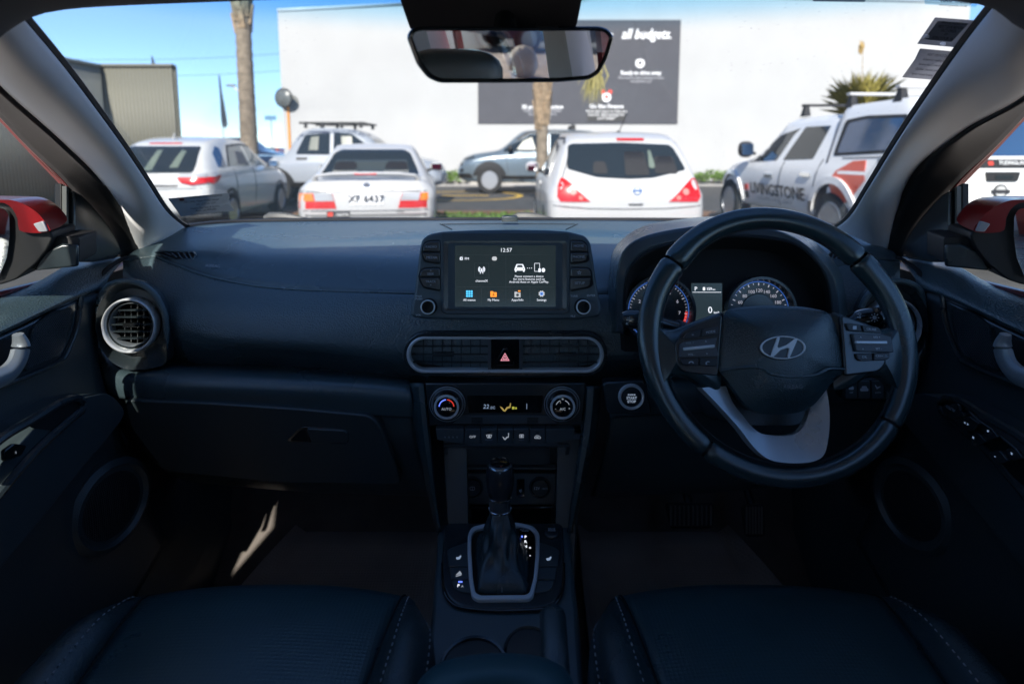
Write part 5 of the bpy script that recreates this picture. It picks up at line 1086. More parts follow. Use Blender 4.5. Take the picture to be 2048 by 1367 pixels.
F5 = [(246, 690, 1.06), (312, 695, 1.04), (352, 702, 1.02), (440, 706, 1.005), (600, 712, 1.0), (1024, 752, .98), (1400, 712, 1.0), (1560, 706, 1.005), (1690, 702, 1.02), (1738, 695, 1.04), (1800, 690, 1.06)]
F6 = [(246, 732, 1.07), (312, 733, 1.07), (352, 735, 1.07), (440, 738, 1.06), (600, 744, 1.06), (1024, 782, 1.04), (1400, 744, 1.06), (1560, 738, 1.06), (1690, 735, 1.07), (1738, 733, 1.07), (1800, 732, 1.07)]
obj('dash_front', sheet([UU(F1), UU(F2), UU(F3), UU(F4), UU(F5), UU(F6)], 90, 40), hexp, da, th=.004)
obj('seam_bead', MB().tube(crv(UU(sh(S, 1.5, -.006))[1:6], 60), .0022, 8), soft, da)
# lower roll of the passenger side, and its mirror image round the steering column
def roll(P0, P1, P2, P3, P4, name, m):
    return obj(name, sheet([UU(P0), UU(P1), UU(P2), UU(P3), UU(P4)], 50, 26), m, da, th=.004)
L0 = [(206, 690, 1.05), (225, 717, 1.04), (258, 733, 1.06), (340, 728, 1.06), (600, 737, 1.05), (720, 748, 1.03), (818, 764, 1.0)]
L1 = [(196, 705, 1.02), (220, 733, 1.0), (258, 747, .99), (340, 744, .985), (600, 755, .98), (720, 764, .975), (820, 776, .97)]
L2 = [(194, 745, 1.015), (222, 765, .985), (262, 770, .975), (340, 770, .965), (600, 780, .96), (720, 788, .96), (824, 797, .96)]
L3 = [(204, 778, 1.02), (228, 790, .99), (264, 796, .975), (340, 798, .97), (600, 815, .97), (720, 825, .97), (828, 832, .97)]
L4 = [(226, 825, 1.04), (246, 838, 1.01), (275, 850, 1.0), (340, 862, .995), (600, 880, .995), (720, 885, .99), (835, 890, .985)]
L5 = [(262, 872, 1.06), (290, 905, 1.05), (320, 930, 1.05), (380, 955, 1.05), (600, 975, 1.05), (720, 980, 1.05), (862, 985, 1.04)]
L6 = [(275, 880, 1.2), (300, 910, 1.2), (330, 935, 1.2), (390, 958, 1.2), (600, 978, 1.2), (720, 983, 1.2), (866, 988, 1.2)]
obj('lower_roll', sheet([UU(L0), UU(L1), UU(L2), UU(L3)], 60, 26), soft, da, th=.004)
obj('lower_fascia', sheet([UU(L3), UU(sh(L3, 3, .01)), UU(L4), UU(L5), UU(L6)], 60, 26), lowp, da, th=.004)
obj('lower_roll', sheet([UU(mir3(q)) for q in (L0, L1, L2, L3)], 60, 26), soft, da, th=.004)
obj('lower_fascia', sheet([UU(mir3(q)) for q in (L3, sh(L3, 3, .01), L4, L5, L6)], 60, 26), lowp, da, th=.004)
# glovebox lid
GP = Pl(U(520, 850, .972), Vector((-.03, -1, -.28)))
lid = roundp([(250, 797), (420, 803), (600, 815), (740, 828), (762, 850), (806, 966), (560, 962), (330, 940), (262, 850)], 16)
gb = obj('glovebox', slab(GP, lid, -.02, .004), lowp, da, bev=.003, seg=3)
hr = obj('handle_recess', slab(GP, roundp([(574, 878), (600, 851), (612, 849), (690, 854), (699, 860), (698, 881), (690, 884)], 5), .0, .0046), satinb, gb, bev=.001)
obj('handle', slab(GP, roundp([(616, 851), (690, 855), (698, 861), (697, 880), (626, 880)], 4), .003, .0075), lowp, gb, bev=.0015)
obj('handle_hollow', slab(GP, roundp([(582, 876), (604, 855), (612, 854), (624, 879)], 4), .003, .0052), blackhole, gb)
# end vents
def polar(P, cx, cy, n):
    out = []
    for i in range(n):
        a = 2*math.pi*i/n; dx, dy = math.cos(a), math.sin(a); best = 60
        for j in range(len(P)):
            (x1, y1), (x2, y2) = P[j-1], P[j]; den = dx*(y2-y1)-dy*(x2-x1)
            if abs(den) < 1e-9: continue
            t = ((x1-cx)*(y2-y1)-(y1-cy)*(x2-x1))/den; u = ((x1-cx)*dy-(y1-cy)*dx)/den
            if t > 0 and -1e-6 <= u <= 1+1e-6: best = t
        out.append((cx+dx*best, cy+dy*best))
    return out
def endvent(s):
    m = (lambda a: a) if s < 0 else (lambda a: 2047-a)
    P = Pl(U(m(262), 650, .985), Vector((-s*.12, -1, .05)))
    out = roundp([(m(a), b) for a, b in ((198, 612), (212, 577), (230, 565), (258, 560), (290, 568), (316, 590), (333, 626), (337, 680), (337, 726), (300, 736), (256, 738), (226, 722), (205, 696), (194, 655))], 12, 4)
    cx, cy = m(260), 650; n = 72; o_ = polar(out, cx, cy, n); ci = [(cx+56*math.cos(2*math.pi*i/n), cy+56*math.sin(2*math.pi*i/n)) for i in range(n)]
    half = [(a*.45+c*.55, b*.45+d*.55) for (a, b), (c, d) in zip(o_, ci)]
    mb = MB().grid([[P.at(*p)-P.n*.02 for p in o_], [P.at(*p)+P.n*.006 for p in o_], [P.at(*p)-P.n*.012 for p in half], [P.at(*p)-P.n*.012 for p in ci], [P.at(*p)-P.n*.05 for p in ci]], cu=True)
    v = obj('end_vent', mb, satinb, da, sharp=45)
    rim = ([P.at(*p)+P.n*.006 for p in inset(o_, -1)][int(n*.56):]+[P.at(*p)+P.n*.006 for p in inset(o_, -1)][:int(n*.10)]) if s < 0 else [P.at(*p)+P.n*.006 for p in inset(o_, -1)][int(n*.40):int(n*.94)]
    obj('vent_hood', MB().tube(crv(rim, 50), [.0045*min(1, i/6, (49-i)/6)+.0005 for i in range(50)], 10), hexp, v)
    rg = MB()
    def rings(prof): return MB().grid([[P.at(cx+r_*math.cos(2*math.pi*i/n), cy+r_*math.sin(2*math.pi*i/n))+P.n*h for i in range(n)] for r_, h in prof], cu=True)
    obj('vent_ring', rings(((55, -.012), (55, .003), (54, .0065), (52, .0075), (50, .006), (49, .003), (49, -.004))), silver, v, sharp=60)
    obj('vent_barrel', rings(((49, -.003), (47.5, -.003), (47, -.008), (45, -.01), (44, -.03))), satinb, v, sharp=60)
    obj('inner_ring', rings(((44.5, -.012), (44.5, -.003), (43.5, -.001), (42.3, -.003), (42.3, -.02))), darksil, v, sharp=60)
    obj('duct', slab(P, circ(cx, cy, 46), -.04, -.035), blackhole, v)
    for k, y in enumerate((622, 636, 651, 665, 679)):
        w = math.sqrt(42**2-(y-cy)**2)-.5; mb = MB(); mb.grid([[P.at(cx-w, y+d)+P.n*h, P.at(cx+w, y+d)+P.n*h] for d, h in ((-1.6, -.006), (1.0, -.006), (3.2, -.03), (1.2, -.03))], cv=True); obj('slat', mb, satinb, v, sharp=20)
    for x in (-24, -11, 2, 15, 28):
        w = math.sqrt(42**2-x*x); mb = MB(); mb.grid([[P.at(cx+x+d, cy-w)+P.n*h, P.at(cx+x+d, cy+w)+P.n*h] for d, h in ((-.8, -.022), (.8, -.022), (.8, -.036), (-.8, -.036))], cv=True); obj('vane', mb, satinb, v, sharp=20)
    mb = slab(P, roundp([(m(245), 647), (m(280), 646), (m(280), 654), (m(245), 655)], 2), -.012, .0); obj('vent_tab', mb, gloss, v, bev=.001)
    # gap beside the door
    gapP = crv([U(m(a), b, c) for a, b, c in ((254, 514, 1.105), (240, 520, 1.09), (212, 543, 1.04), (204, 568, 1.01), (200, 600, 1.0), (191, 655, .99), (189, 700, .985), (195, 745, .985), (206, 780, .99), (224, 822, 1.0), (262, 880, 1.03))], 60)
    obj('door_gap', MB().tube(gapP, [.0035+.004*math.exp(-((i-17)/9)**2) for i in range(60)], 8), blackhole, da)
endvent(-1); endvent(1)
# corner demister outlets
def demist(s):
    m = (lambda a: a) if s < 0 else (lambda a: 2047-a)
    P = Pl(U(m(352), 514, 1.10), Vector((0, -1, .55)))
    f = [(316, 506), (328, 504), (386, 506), (391, 511), (384, 528), (376, 528)]
    o = obj('corner_demister', rslab(P, [(m(a), b) for a, b in inset(f, -3)], [(m(a), b) for a, b in f], -.004, .004), soft, da, bev=.001)
    obj('outlet', slab(P, [(m(a), b) for a, b in f], -.003, .0015), blackhole, o)
    for x in (334, 346, 358, 370, 380):
        obj('slat', slab(P, [(m(x-3), 505.5), (m(x), 505.5), (m(x+12), 506+ (x-316)*.34), (m(x+9), 506+(x-316)*.34)], .001, .0035), satinb, o)
demist(-1); demist(1)
text(da, 'AIRBAG', Pl(U(428, 533, 1.075), Vector((0, -1, .5))), 428, 533, 6, dimletter, h=.004, ang=-4)
# centre top lid, light sensor
def onto(bv, px, py, lift=.001):
    d = ray(px, py); h, n, _, _ = bv.ray_cast(EYE, d); return (h or U(px, py, 1.2))-d.normalized()*lift
for P in ([(880, 448), (892, 453), (904, 459)], [(1155, 448), (1145, 453), (1132, 459)], [(884, 448.5), (1020, 447), (1150, 448.5)]): obj('lid_seam', MB().tube([onto(DT, *p) for p in P], .0012, 6), blackhole, da)
TP = Pl(U(1010, 452, 1.31), Vector((0, -.35, 1)))
obj('light_sensor', slab(TP, roundp([(1003, 443.5), (1006, 440), (1033, 440), (1036, 443.5)], 1), .0, .012), satinb, da, bev=.003)
# ------------------------------------------------------------------ infotainment unit
iu = empty('infotainment_unit', U(1012, 640, .94), 'upright touchscreen unit with side buttons on the middle of the dashboard', 'car stereo')
IP = Pl(U(1012, 560, .93), tilt(12))
io = roundp([(821, 628), (830, 578), (839, 500), (844, 478), (858, 468), (883, 463), (948, 460), (1017, 459), (1096, 460), (1138, 463), (1170, 471), (1181, 484), (1187, 520), (1193, 567), (1204, 621), (1199, 633), (1162, 638), (1017, 640), (859, 638), (826, 634)], 7)
obj('housing', slab(IP, io, -.05, .0), mat('infotainment_shell', (.07, .095, .11), .38, var=(6, .06, .05)), iu, bev=.004, seg=3)
bz = obj('bezel', slab(IP, roundp([(881, 465), (1139, 465), (1139, 622), (1130, 628), (892, 628), (882, 622)], 6), .0, .003), mat('bezel_plastic', (.05, .068, .08), .42, bump=[('grain', 900, .2)]), iu, bev=.0015)
obj('screen_surround', rslab(IP, rr(888, 482, 1133, 620, 6), rr(910, 491, 1111, 613, 2), .002, .0035, h2=.0022), satinb, bz)
screen = mat('screen_glass', (.012, .016, .018), .12, emis=((.16, .26, .30), 0.0225))
sc = obj('screen', slab(IP, rr(910, 491, 1111, 613, 2), .0, .0032), screen, iu)
def ib(P, name='button', r=3): return obj(name, slab(IP, roundp(P, r), .0, .0035), satinb, iu, bev=.0012)
# button recesses and buttons
for P in ([(842, 506), (846, 488), (856, 480), (881, 479), (881, 529), (848, 524)], [(836, 555), (840, 540), (848, 534), (881, 533), (881, 583), (846, 576)], [(1140, 479), (1165, 480), (1174, 487), (1179, 520), (1172, 525), (1140, 529)], [(1140, 533), (1176, 533), (1183, 540), (1186, 570), (1178, 576), (1140, 583)]):
    obj('button_recess', slab(IP, roundp(P, 6), 0, .0012), blackhole, iu)
for P, t_, x, y in (([(846, 503), (848, 489), (857, 483), (880, 482), (880, 503)], 'RADIO', 863, 493.5), ([(845, 506), (880, 506), (880, 526), (851, 522)], 'MEDIA', 864, 515), ([(839, 553), (843, 541), (850, 537), (880, 536), (880, 553)], '^\nSEEK', 862, 545), ([(839, 556), (880, 556), (880, 580), (848, 573)], 'TRACK\nv', 862, 566),
                    ([(1141, 482), (1164, 483), (1172, 489), (1175, 503), (1141, 503)], 'HOME', 1157, 492), ([(1141, 506), (1176, 506), (1171, 522), (1141, 526)], 'PHONE', 1157, 514), ([(1141, 536), (1174, 536), (1180, 541), (1182, 553), (1141, 553)], None, 1158, 545), ([(1141, 556), (1183, 556), (1176, 573), (1141, 580)], 'SETUP', 1159, 566)):
    b = ib(P)
    if t_: text(b, t_, IP, x, y, 5.2 if '\n' not in t_ else 4.6, dimletter, h=.0038)
    else:
        P5 = [(x+(5 if i % 2 == 0 else 2.2)*math.sin(math.pi*i/5), y-(5 if i % 2 == 0 else 2.2)*math.cos(math.pi*i/5)) for i in range(10)]; obj('star', rslab(IP, P5, inset(P5, 1), .0034, .0038), dimletter, b)
def knob(par, pl, cx, cy, r, ringm=silver, hh=.014, capm=gloss):
    k = MB(); n = 40; C = pl.at(cx, cy); R_ = pl.m(cx, cy, 1)
    k.lathe([(r*1.22*R_, 0), (r*1.2*R_, .003), (r*1.04*R_, .005), (r*R_, hh-.001), (r*.97*R_, hh), (r*.01*R_, hh)], C, pl.n, n)
    o = obj('knob', k, capm, par, sharp=45)
    rg = MB().lathe([(r*1.0*R_, hh-.002), (r*1.05*R_, hh-.0005), (r*1.0*R_, hh+.001), (r*.88*R_, hh+.0012), (r*.84*R_, hh-.0005)], C, pl.n, n, close=True); obj('knob_ring', rg, ringm, o, sharp=50)
    return o
knob(iu, IP, 858, 613, 14); knob(iu, IP, 1165, 613, 14)
for t_, x, y in (('PWR\nPUSH', 838, 595), ('VOL', 837, 630), ('TUNE', 1148, 592), ('ENTER', 1182, 591), ('FILE', 1146, 632)): text(iu, t_, IP, x, y, 4, letter, h=.0008)
# what the screen shows
iw, sg_ = glow, .0036
text(sc, '12:57', IP, 1012, 500.5, 7.5, iw, h=sg_)
text(sc, 'FM', IP, 934, 517.5, 5, iw, h=sg_); text(sc, 'channelX', IP, 963.5, 561.5, 4.6, iw, h=sg_)
text(sc, 'Please connect a device\nfor more features such as\nAndroid Auto or Apple CarPlay.', IP, 1058, 558, 4.3, iw, h=sg_, wide=.98)
for t_, x in (('All menus', 939), ('My Menu', 987), ('Apps/Info', 1035), ('Settings', 1083)): text(sc, t_, IP, x, 599.5, 4.3, iw, h=sg_)
def icon(P, m, h=sg_, name='icon'):
    mb = MB()
    for p in P: slab(IP, p, .003, h, mb)
    return obj(name, mb, m, sc)
cyan = mat('screen_cyan', (0, .05, .08), .5, emis=((.08, .5, .85), 0.36)); orng = mat('screen_orange', (.1, .03, 0), .5, emis=((1, .32, .04), 0.315)); gr_ = mat('screen_grey', (.05, .05, .05), .5, emis=((.6, .62, .65), 0.225)); tile = mat('screen_tile', (.01, .012, .014), .4, emis=((.1, .14, .16), 0.054))
icon([rr(932.5+i*4.6, 580.5+j*4.6, 936.3+i*4.6, 584.3+j*4.6, .5) for i in range(3) for j in range(3)], cyan)
icon([[(981, 582), (986, 582), (987.5, 584), (993.5, 584), (993.5, 593.5), (981, 593.5)]], orng); icon([circ(987.3, 586.6, 1.3, 10), [(985, 591), (986, 588.4), (988.6, 588.4), (989.6, 591)]], mat('screen_brown', (.1, .03, 0), .5, emis=((.35, .08, .01), 0.27)), sg_+.0003)
icon([[(1029, 583), (1034, 583), (1035, 585), (1041, 585), (1041, 594), (1029, 594)]], gr_); icon([circ(1035, 589.5, 2.8, 12)], tile, sg_+.0003); icon([rr(1036, 580.5, 1041, 583, .5)], orng)
G = []
for i in range(16): a = 2*math.pi*i/16; r_ = 6.8 if i % 2 else 5.2; G.append((1083+r_*math.cos(a), 587+r_*math.sin(a)))
icon([G], gr_); icon([circ(1083, 587, 3.3, 14)], mat('screen_blue', (.01, .03, .1), .5, emis=((.1, .3, .9), 0.27)), sg_+.0003); icon([circ(1083, 587, 1.4, 10)], tile, sg_+.0006)
icon([rr(920, 514.5, 926, 520, 1), [(920.5, 513.8), (926, 512.4), (926, 513), (921, 514.3)]], iw); icon([rr(922, 516, 925, 518, .3)], tile, sg_+.0003); icon([rr(984, 513, 994, 521, 3.5)], gr_)
icon([circ(963.5, 538.5, 1.8, 12), [(962.8, 539), (964.2, 539), (967, 547), (965.6, 547), (963.5, 541.5), (961.4, 547), (960, 547)]], iw)
arcs = MB()
for r_, w_ in ((4, .8), (6.2, .8)):
    for a0 in (-55, 125):
        for side_ in (0,):
            k = [R(a0+110*i/10) for i in range(11)]; A1 = [(963.5+(r_+w_)*math.cos(q), 538.5+(r_+w_)*math.sin(q)) for q in k]; A2 = [(963.5+(r_-w_)*math.cos(q), 538.5+(r_-w_)*math.sin(q)) for q in k][::-1]; slab(IP, A1+A2, .003, sg_, arcs)
obj('icon', arcs, iw, sc)
icon([roundp([(1030, 535), (1033, 528), (1046, 528), (1049, 535), (1050, 538), (1050, 541), (1029, 541), (1029, 538)], 1), rr(1030, 540, 1033, 543.5, .5), rr(1046, 540, 1049, 543.5, .5)], iw); icon([[(1033.5, 534.5), (1035, 530), (1044, 530), (1045.5, 534.5)], circ(1032.5, 537.5, 1, 8), circ(1046.5, 537.5, 1, 8)], tile, sg_+.0003)
icon([circ(1055, 536, .9, 8), circ(1059, 536, .9, 8), circ(1063, 536, .9, 8)], iw)
P_ = rr(1068.5, 526, 1079.5, 543, 1.2); o = MB(); rslab(IP, P_, inset(P_, .9), .003, sg_, o); slab(IP, rr(1076.5, 536.5, 1081.5, 544, 1), .003, sg_+.0002, o); slab(IP, circ(1086.5, 540, 3.6, 14, 4.3), .003, sg_+.0002, o); obj('icon', o, iw, sc)
ln = MB()
for P in (rr(912, 509.3, 1109, 509.8, .1), rr(1011.5, 510, 1012, 574, .1), rr(912, 573.5, 1109, 574, .1), rr(963, 575, 963.4, 611, .1), rr(1011.6, 575, 1012, 611, .1), rr(1059.6, 575, 1060, 611, .1)): slab(IP, P, .003, .0034, ln)
q = rr(949, 526, 978, 555, 1); rslab(IP, q, inset(q, .5), .003, .0034, ln); obj('divider', ln, tile, sc)
# ------------------------------------------------------------------ centre vents and hazard switch
VP = Pl(U(1010, 707, .962), tilt(-4))
vo = obj('centre_vent', rslab(VP, rr(808, 664, 1214, 750, 42, 9), rr(816, 672, 1205, 741, 34, 9), -.01, .004), satinb, da, bev=.0015)
obj('vent_ring', rslab(VP, rr(814, 671, 1207, 743, 35.5, 10), rr(821, 676, 1200, 737, 30, 10), -.008, .0065), silver, vo, bev=.0018)
obj('duct', slab(VP, rr(818, 674, 1203, 740, 32, 8), -.012, -.008), blackhole, vo)
obj('duct', slab(VP, rr(824, 679, 973, 734, 25, 8), -.045, -.043), blackhole, vo)
for y in (692, 708, 724):
    for x0, x1 in ((823, 976), (1046, 1198)):
        ins = 0 if y == 708 else 3
        mb = MB().grid([[VP.at(x0+(ins if x0 < 900 else 0), y+d)+VP.n*h, VP.at(x1-(ins if x0 > 1000 else 0), y+d)+VP.n*h] for d, h in ((-1.5, .001), (1.2, .001), (3, -.007), (.5, -.007))], cv=True); obj('slat', mb, satinb, vo, sharp=20)
for x in list(range(846, 970, 19))+list(range(1062, 1190, 19)):
    mb = MB().grid([[VP.at(x+d, 680)+VP.n*h, VP.at(x+d, 735)+VP.n*h] for d, h in ((-.7, -.003), (.7, -.003), (.7, -.007), (-.7, -.007))], cv=True); obj('vane', mb, satinb, vo, sharp=20)
for x in (979, 1041.5): obj('vent_divider', slab(VP, rr(x-3, 676, x+3, 738, .5), -.008, .003), mat('divider_grey', (.10, .11, .125), .4), vo, bev=.001)
obj('vent_tab', slab(VP, rr(866, 704, 908, 711, 2), -.004, .005), satinb, vo, bev=.001); obj('vent_tab', slab(VP, rr(1113, 705, 1154, 711, 2), -.004, .005), satinb, vo, bev=.001)
obj('switch_panel', slab(VP, rr(983, 677, 1038, 737, 1), -.008, .002), gloss, vo)
hz = roundp([(990, 723), (1007, 693), (1013, 693), (1030, 723), (1027, 728), (993, 728)], 3)
hb = obj('hazard_button', slab(VP, hz, .0, .006), gloss, da, bev=.002)
T1 = [(1010, 702), (1019, 718), (1001, 718)]; hm_ = MB(); rslab(VP, T1, inset(T1, 1.3), .005, .0064, hm_); T2 = inset(T1, 2.6); rslab(VP, T2, inset(T2, 1.2), .005, .0064, hm_); obj('warning_triangle', hm_, mat('lit_pink', (.1, .02, .03), .5, emis=((.85, .33, .42), 0.248)), hb)
# start button
BP = Pl(U(1262, 792, .938), tilt(4))
obj('start_trim', slab(BP, roundp([(1205, 765), (1290, 760), (1305, 830), (1215, 828)], 10), -.03, .0), satinb, da, bev=.003)
sb = MB(); rm = BP.m(1262, 792, 1); c = BP.at(1262, 792)
sb.lathe([(26*rm, 0), (26*rm, .004), (24.5*rm, .006), (21*rm, .0055), (20*rm, .003)], c, BP.n, 48); so = obj('start_button', sb, silver, da, sharp=60)
obj('button_face', MB().lathe([(20.3*rm, .0), (20.3*rm, .0035), (19*rm, .0045), (.001, .005)], c, BP.n, 40), satinb, so)
for t_, y, h_ in (('ENGINE', 787, 3), ('START', 793.5, 5), ('STOP', 800.5, 5)): text(so, t_, BP, 1262, y, h_, mat('lit_pale_legend', (.1, .1, .12), .5, emis=((.6, .75, 1), 0.126)), h=.0055)
# switch bank right of the column
SB = Pl(U(1728, 775, .925), tilt(3, 6))
q = obj('switch_bank', slab(SB, roundp([(1684, 758), (1774, 756), (1774, 798), (1694, 802), (1685, 796)], 6), -.02, .001), satinb, da, bev=.002)
for x in (1699, 1725, 1752): obj('switch', slab(SB, rr(x-12, 760, x+12, 795, 2), 0, .004), lowp, q, bev=.001)
for x, t_ in ((1699, 'OFF'), (1752, 'AUTO')): text(q, t_, SB, x, 783, 3.2, letter, h=.0045)
mb = MB(); slab(SB, rr(1717, 774, 1733, 780, 2), .004, .0045, mb); slab(SB, rr(1720, 770, 1730, 775, 2), .004, .0045, mb); slab(SB, rr(1694, 771, 1704, 777, 2), .004, .0045, mb); slab(SB, rr(1696, 767, 1702, 771, 1), .004, .0045, mb); slab(SB, [(1747, 767), (1751, 772), (1757, 770), (1757, 772), (1750, 776), (1746, 769)], .004, .0045, mb); obj('icon', mb, letter, q)
# ------------------------------------------------------------------ instrument binnacle
bn_ = empty('instrument_cluster', U(1450, 640, 1.0), 'hooded instrument cluster with two dials behind the steering wheel', 'instrument cluster')
OUT = [(1218, 665, 1.0), (1216, 600, 1.0), (1219, 540, 1.02), (1232, 492, 1.06), (1285, 453, 1.12), (1370, 437, 1.16), (1455, 432, 1.17), (1540, 438, 1.16), (1604, 466, 1.12), (1652, 504, 1.06), (1682, 548, 1.02), (1694, 612, 1.0), (1694, 670, 1.0)]
RDG = [(1234, 665, 0.935), (1232, 600, 0.930), (1235, 545, 0.920), (1248, 500, 0.920), (1290, 473, 0.930), (1380, 455, 0.950), (1455, 450, 0.950), (1530, 456, 0.945), (1592, 477, 0.930), (1640, 516, 0.920), (1668, 555, 0.920), (1677, 612, 0.925), (1677, 670, 0.930)]
INR = [(1247, 668, 0.932), (1246, 610, 0.927), (1249, 565, 0.918), (1263, 528, 0.918), (1305, 497, 0.928), (1390, 476, 0.945), (1455, 470, 0.947), (1530, 474, 0.943), (1592, 487, 0.930), (1634, 522, 0.920), (1656, 562, 0.920), (1664, 615, 0.925), (1664, 672, 0.930)]
FAC = [(1255, 680, 0.975), (1256, 620, 0.975), (1262, 580, 0.975), (1280, 550, 0.975), (1320, 528, 0.980), (1390, 512, 0.985), (1455, 508, 0.985), (1520, 511, 0.985), (1575, 522, 0.980), (1618, 546, 0.975), (1642, 580, 0.975), (1650, 625, 0.975), (1651, 684, 0.975)]
obj('hood', sheet([UU(OUT), UU([(a, b, c) for a, b, c in RDG])], 60, 12), soft, bn_, th=.003)
obj('hood_lip', sheet([UU(RDG), UU(INR)], 60, 5), mat('hood_lip_plastic', (.06, .075, .09), .36), bn_, th=.003)
obj('hood_inside', sheet([UU(INR), UU(FAC)], 60, 10), blackhole, bn_, th=.003)
FP = Pl(U(1450, 600, .952), tilt(12))
fc = obj('cluster_face', slab(FP, inset([(a, b) for a, b, c in INR[1:-1]]+[(1655, 700), (1252, 700)], -3), -.03, .0), blackhole, bn_)
tick = mat('dial_marks', (.3, .3, .32), .5, emis=((.85, .85, 1), 0.098)); bluer = mat('dial_blue', (.01, .03, .1), .4, emis=((.08, .25, .9), 0.098))
def dial(cx, cy, r, a0, a1, nmaj, nmin, labels, red=None):
    g = MB(); rows = [[FP.at(cx+q*math.cos(2*math.pi*i/60), cy+q*math.sin(2*math.pi*i/60))+FP.n*h for i in range(60)] for q, h in ((r+11, 0), (r+10, .018), (r+5, .018), (r, .002), (r*.6, .001), (r*.58, .003), (.1, .003))]
    o = obj('dial', g.grid(rows, cu=True), satinb, bn_, sharp=50)
    g = MB(); C2 = [FP.at(cx+q*math.cos(2*math.pi*i/60), cy+q*math.sin(2*math.pi*i/60))+FP.n*h for q, h in ((r, .004),) for i in range(60)]; g.tube(C2, .0007, 6, closed=True); obj('dial_ring', g, bluer, o)
    g = MB()
    for i in range(nmaj*nmin+1):
        a = R(a0+(a1-a0)*i/(nmaj*nmin)); mj = i % nmin == 0; L = 5 if mj else 3; w = .75 if mj else .45
        e, f = (math.cos(a), -math.sin(a)), (math.sin(a), math.cos(a)); q0, q1 = r-2.5-L, r-2.5
        slab(FP, [(cx+e[0]*q0+f[0]*w, cy+e[1]*q0+f[1]*w), (cx+e[0]*q1+f[0]*w, cy+e[1]*q1+f[1]*w), (cx+e[0]*q1-f[0]*w, cy+e[1]*q1-f[1]*w), (cx+e[0]*q0-f[0]*w, cy+e[1]*q0-f[1]*w)], .002, .0032, g)
    obj('tick_marks', g, tick, o)
    for t_, a in labels: text(o, t_, FP, cx+r*.70*math.cos(R(a)), cy-r*.70*math.sin(R(a)), 6.6, tick, h=.004)
    if red:
        k = [R(red[0]+(red[1]-red[0])*i/12) for i in range(13)]; A1 = [(cx+(r-1.5)*math.cos(q), cy-(r-1.5)*math.sin(q)) for q in k]; A2 = [(cx+(r-6)*math.cos(q), cy-(r-6)*math.sin(q)) for q in k][::-1]; obj('red_zone', slab(FP, A1+A2, .001, .0028), glowred, o)
    nd = MB(); a = R(a0-2); slab(FP, [(cx+e_*math.cos(a)+w_*math.sin(a), cy-e_*math.sin(a)+w_*math.cos(a)) for e_, w_ in ((-8, 1.6), (r*.8, .7), (r*.8, -.7), (-8, -1.6))], .004, .006, nd); obj('needle', nd, glowred, o)
    obj('needle_cap', MB().lathe([(.008, 0), (.008, .008), (.006, .01), (.001, .0105)], FP.at(cx, cy), FP.n, 20), satinb, o)
dial(1316, 621, 60, 218, -38, 8, 5, [(str(n), 90-(n-4)*32) for n in range(9)], (-2, -36))
dial(1516, 622, 59, 221, -41, 12, 2, [(str(20*n), 90-(n-6)*21.6) for n in range(12)])
dp = obj('trip_display', slab(FP, rr(1382, 566, 1443, 650, 2), .0, .003), mat('trip_screen', (.02, .03, .035), .2, emis=((.12, .2, .25), 0.0446)), bn_)
text(dp, 'P', FP, 1390.5, 577.5, 8, glow, h=.0034); text(dp, '159', FP, 1417, 577.5, 5.2, glow, h=.0034, bold=.02); text(dp, 'km', FP, 1426.5, 578.5, 3.2, glow, h=.0034); text(dp, '0', FP, 1419, 620, 13, glow, h=.0034); text(dp, 'km/h', FP, 1432, 624.5, 4, glow, h=.0034)
mb = MB(); slab(FP, rr(1384, 583.6, 1441, 584.5, .2), .003, .0034, mb); slab(FP, rr(1404.5, 574, 1409, 580.5, .6), .003, .0034, mb); obj('icon', mb, glow, dp)
# ------------------------------------------------------------------ climate controls, storage, sockets, side rails
cc = empty('climate_control_panel', U(1010, 850, .96), 'climate control panel with two ringed dials and a row of buttons', 'climate panel')
CPn = Pl(U(1010, 808, .955), tilt(3))
obj('housing', slab(CPn, [(850, 766), (1172, 766), (1164, 850), (857, 850)], -.05, .0), satinb, cc, bev=.002)
for cx in (895.5, 1123.5):
    rm = CPn.m(cx, 805, 1); c = CPn.at(cx, 805)
    o = obj('dial', MB().lathe([(37*rm, 0), (36*rm, .006), (33*rm, .0075), (31*rm, .006), (30*rm, .0055), (27*rm, .018), (25*rm, .019), (.001, .019)], c, CPn.n, 56), gloss, cc, sharp=40)
    obj('dial_ring', MB().lathe([(24.8*rm, .0185), (24.8*rm, .0205), (23.5*rm, .021), (20.6*rm, .0208), (20.2*rm, .018)], c, CPn.n, 56), silver, o, sharp=60)
    obj('dial_base_ring', MB().lathe([(36.5*rm, .0005), (36*rm, .0065), (34.5*rm, .007)], c, CPn.n, 56), darksil, o)
    text(o, 'AUTO' if cx < 1000 else 'A/C', CPn, cx, 809, 5, glowdim, h=.0195)
    def arc(a0, a1, r_, w_, m_):
        k = [R(lerp(a0, a1, i/14)) for i in range(15)]; obj('scale_mark', slab(CPn, [(cx+(r_+w_)*math.cos(q), 805-(r_+w_)*math.sin(q)) for q in k]+[(cx+(r_-w_)*math.cos(q), 805-(r_-w_)*math.sin(q)) for q in k][::-1], .019, .0196), m_, o)
    if cx < 1000: arc(175, 95, 14.5, .9, glowblue); arc(85, 5, 14.5, .9, glowred)
    else: arc(160, 110, 13.5, .6, glowdim); arc(70, 20, 13.5, .6, glowdim); text(o, '-', CPn, cx-14, 808, 5, glowdim, h=.0195); text(o, '+', CPn, cx+13, 808, 5, glowdim, h=.0195); text(o, '*', CPn, cx, 791, 7, glowdim, h=.0195)
ds = obj('display', slab(CPn, [(934, 790), (1086, 790), (1082, 824), (938, 824)], -.0, .0015), gloss, cc)
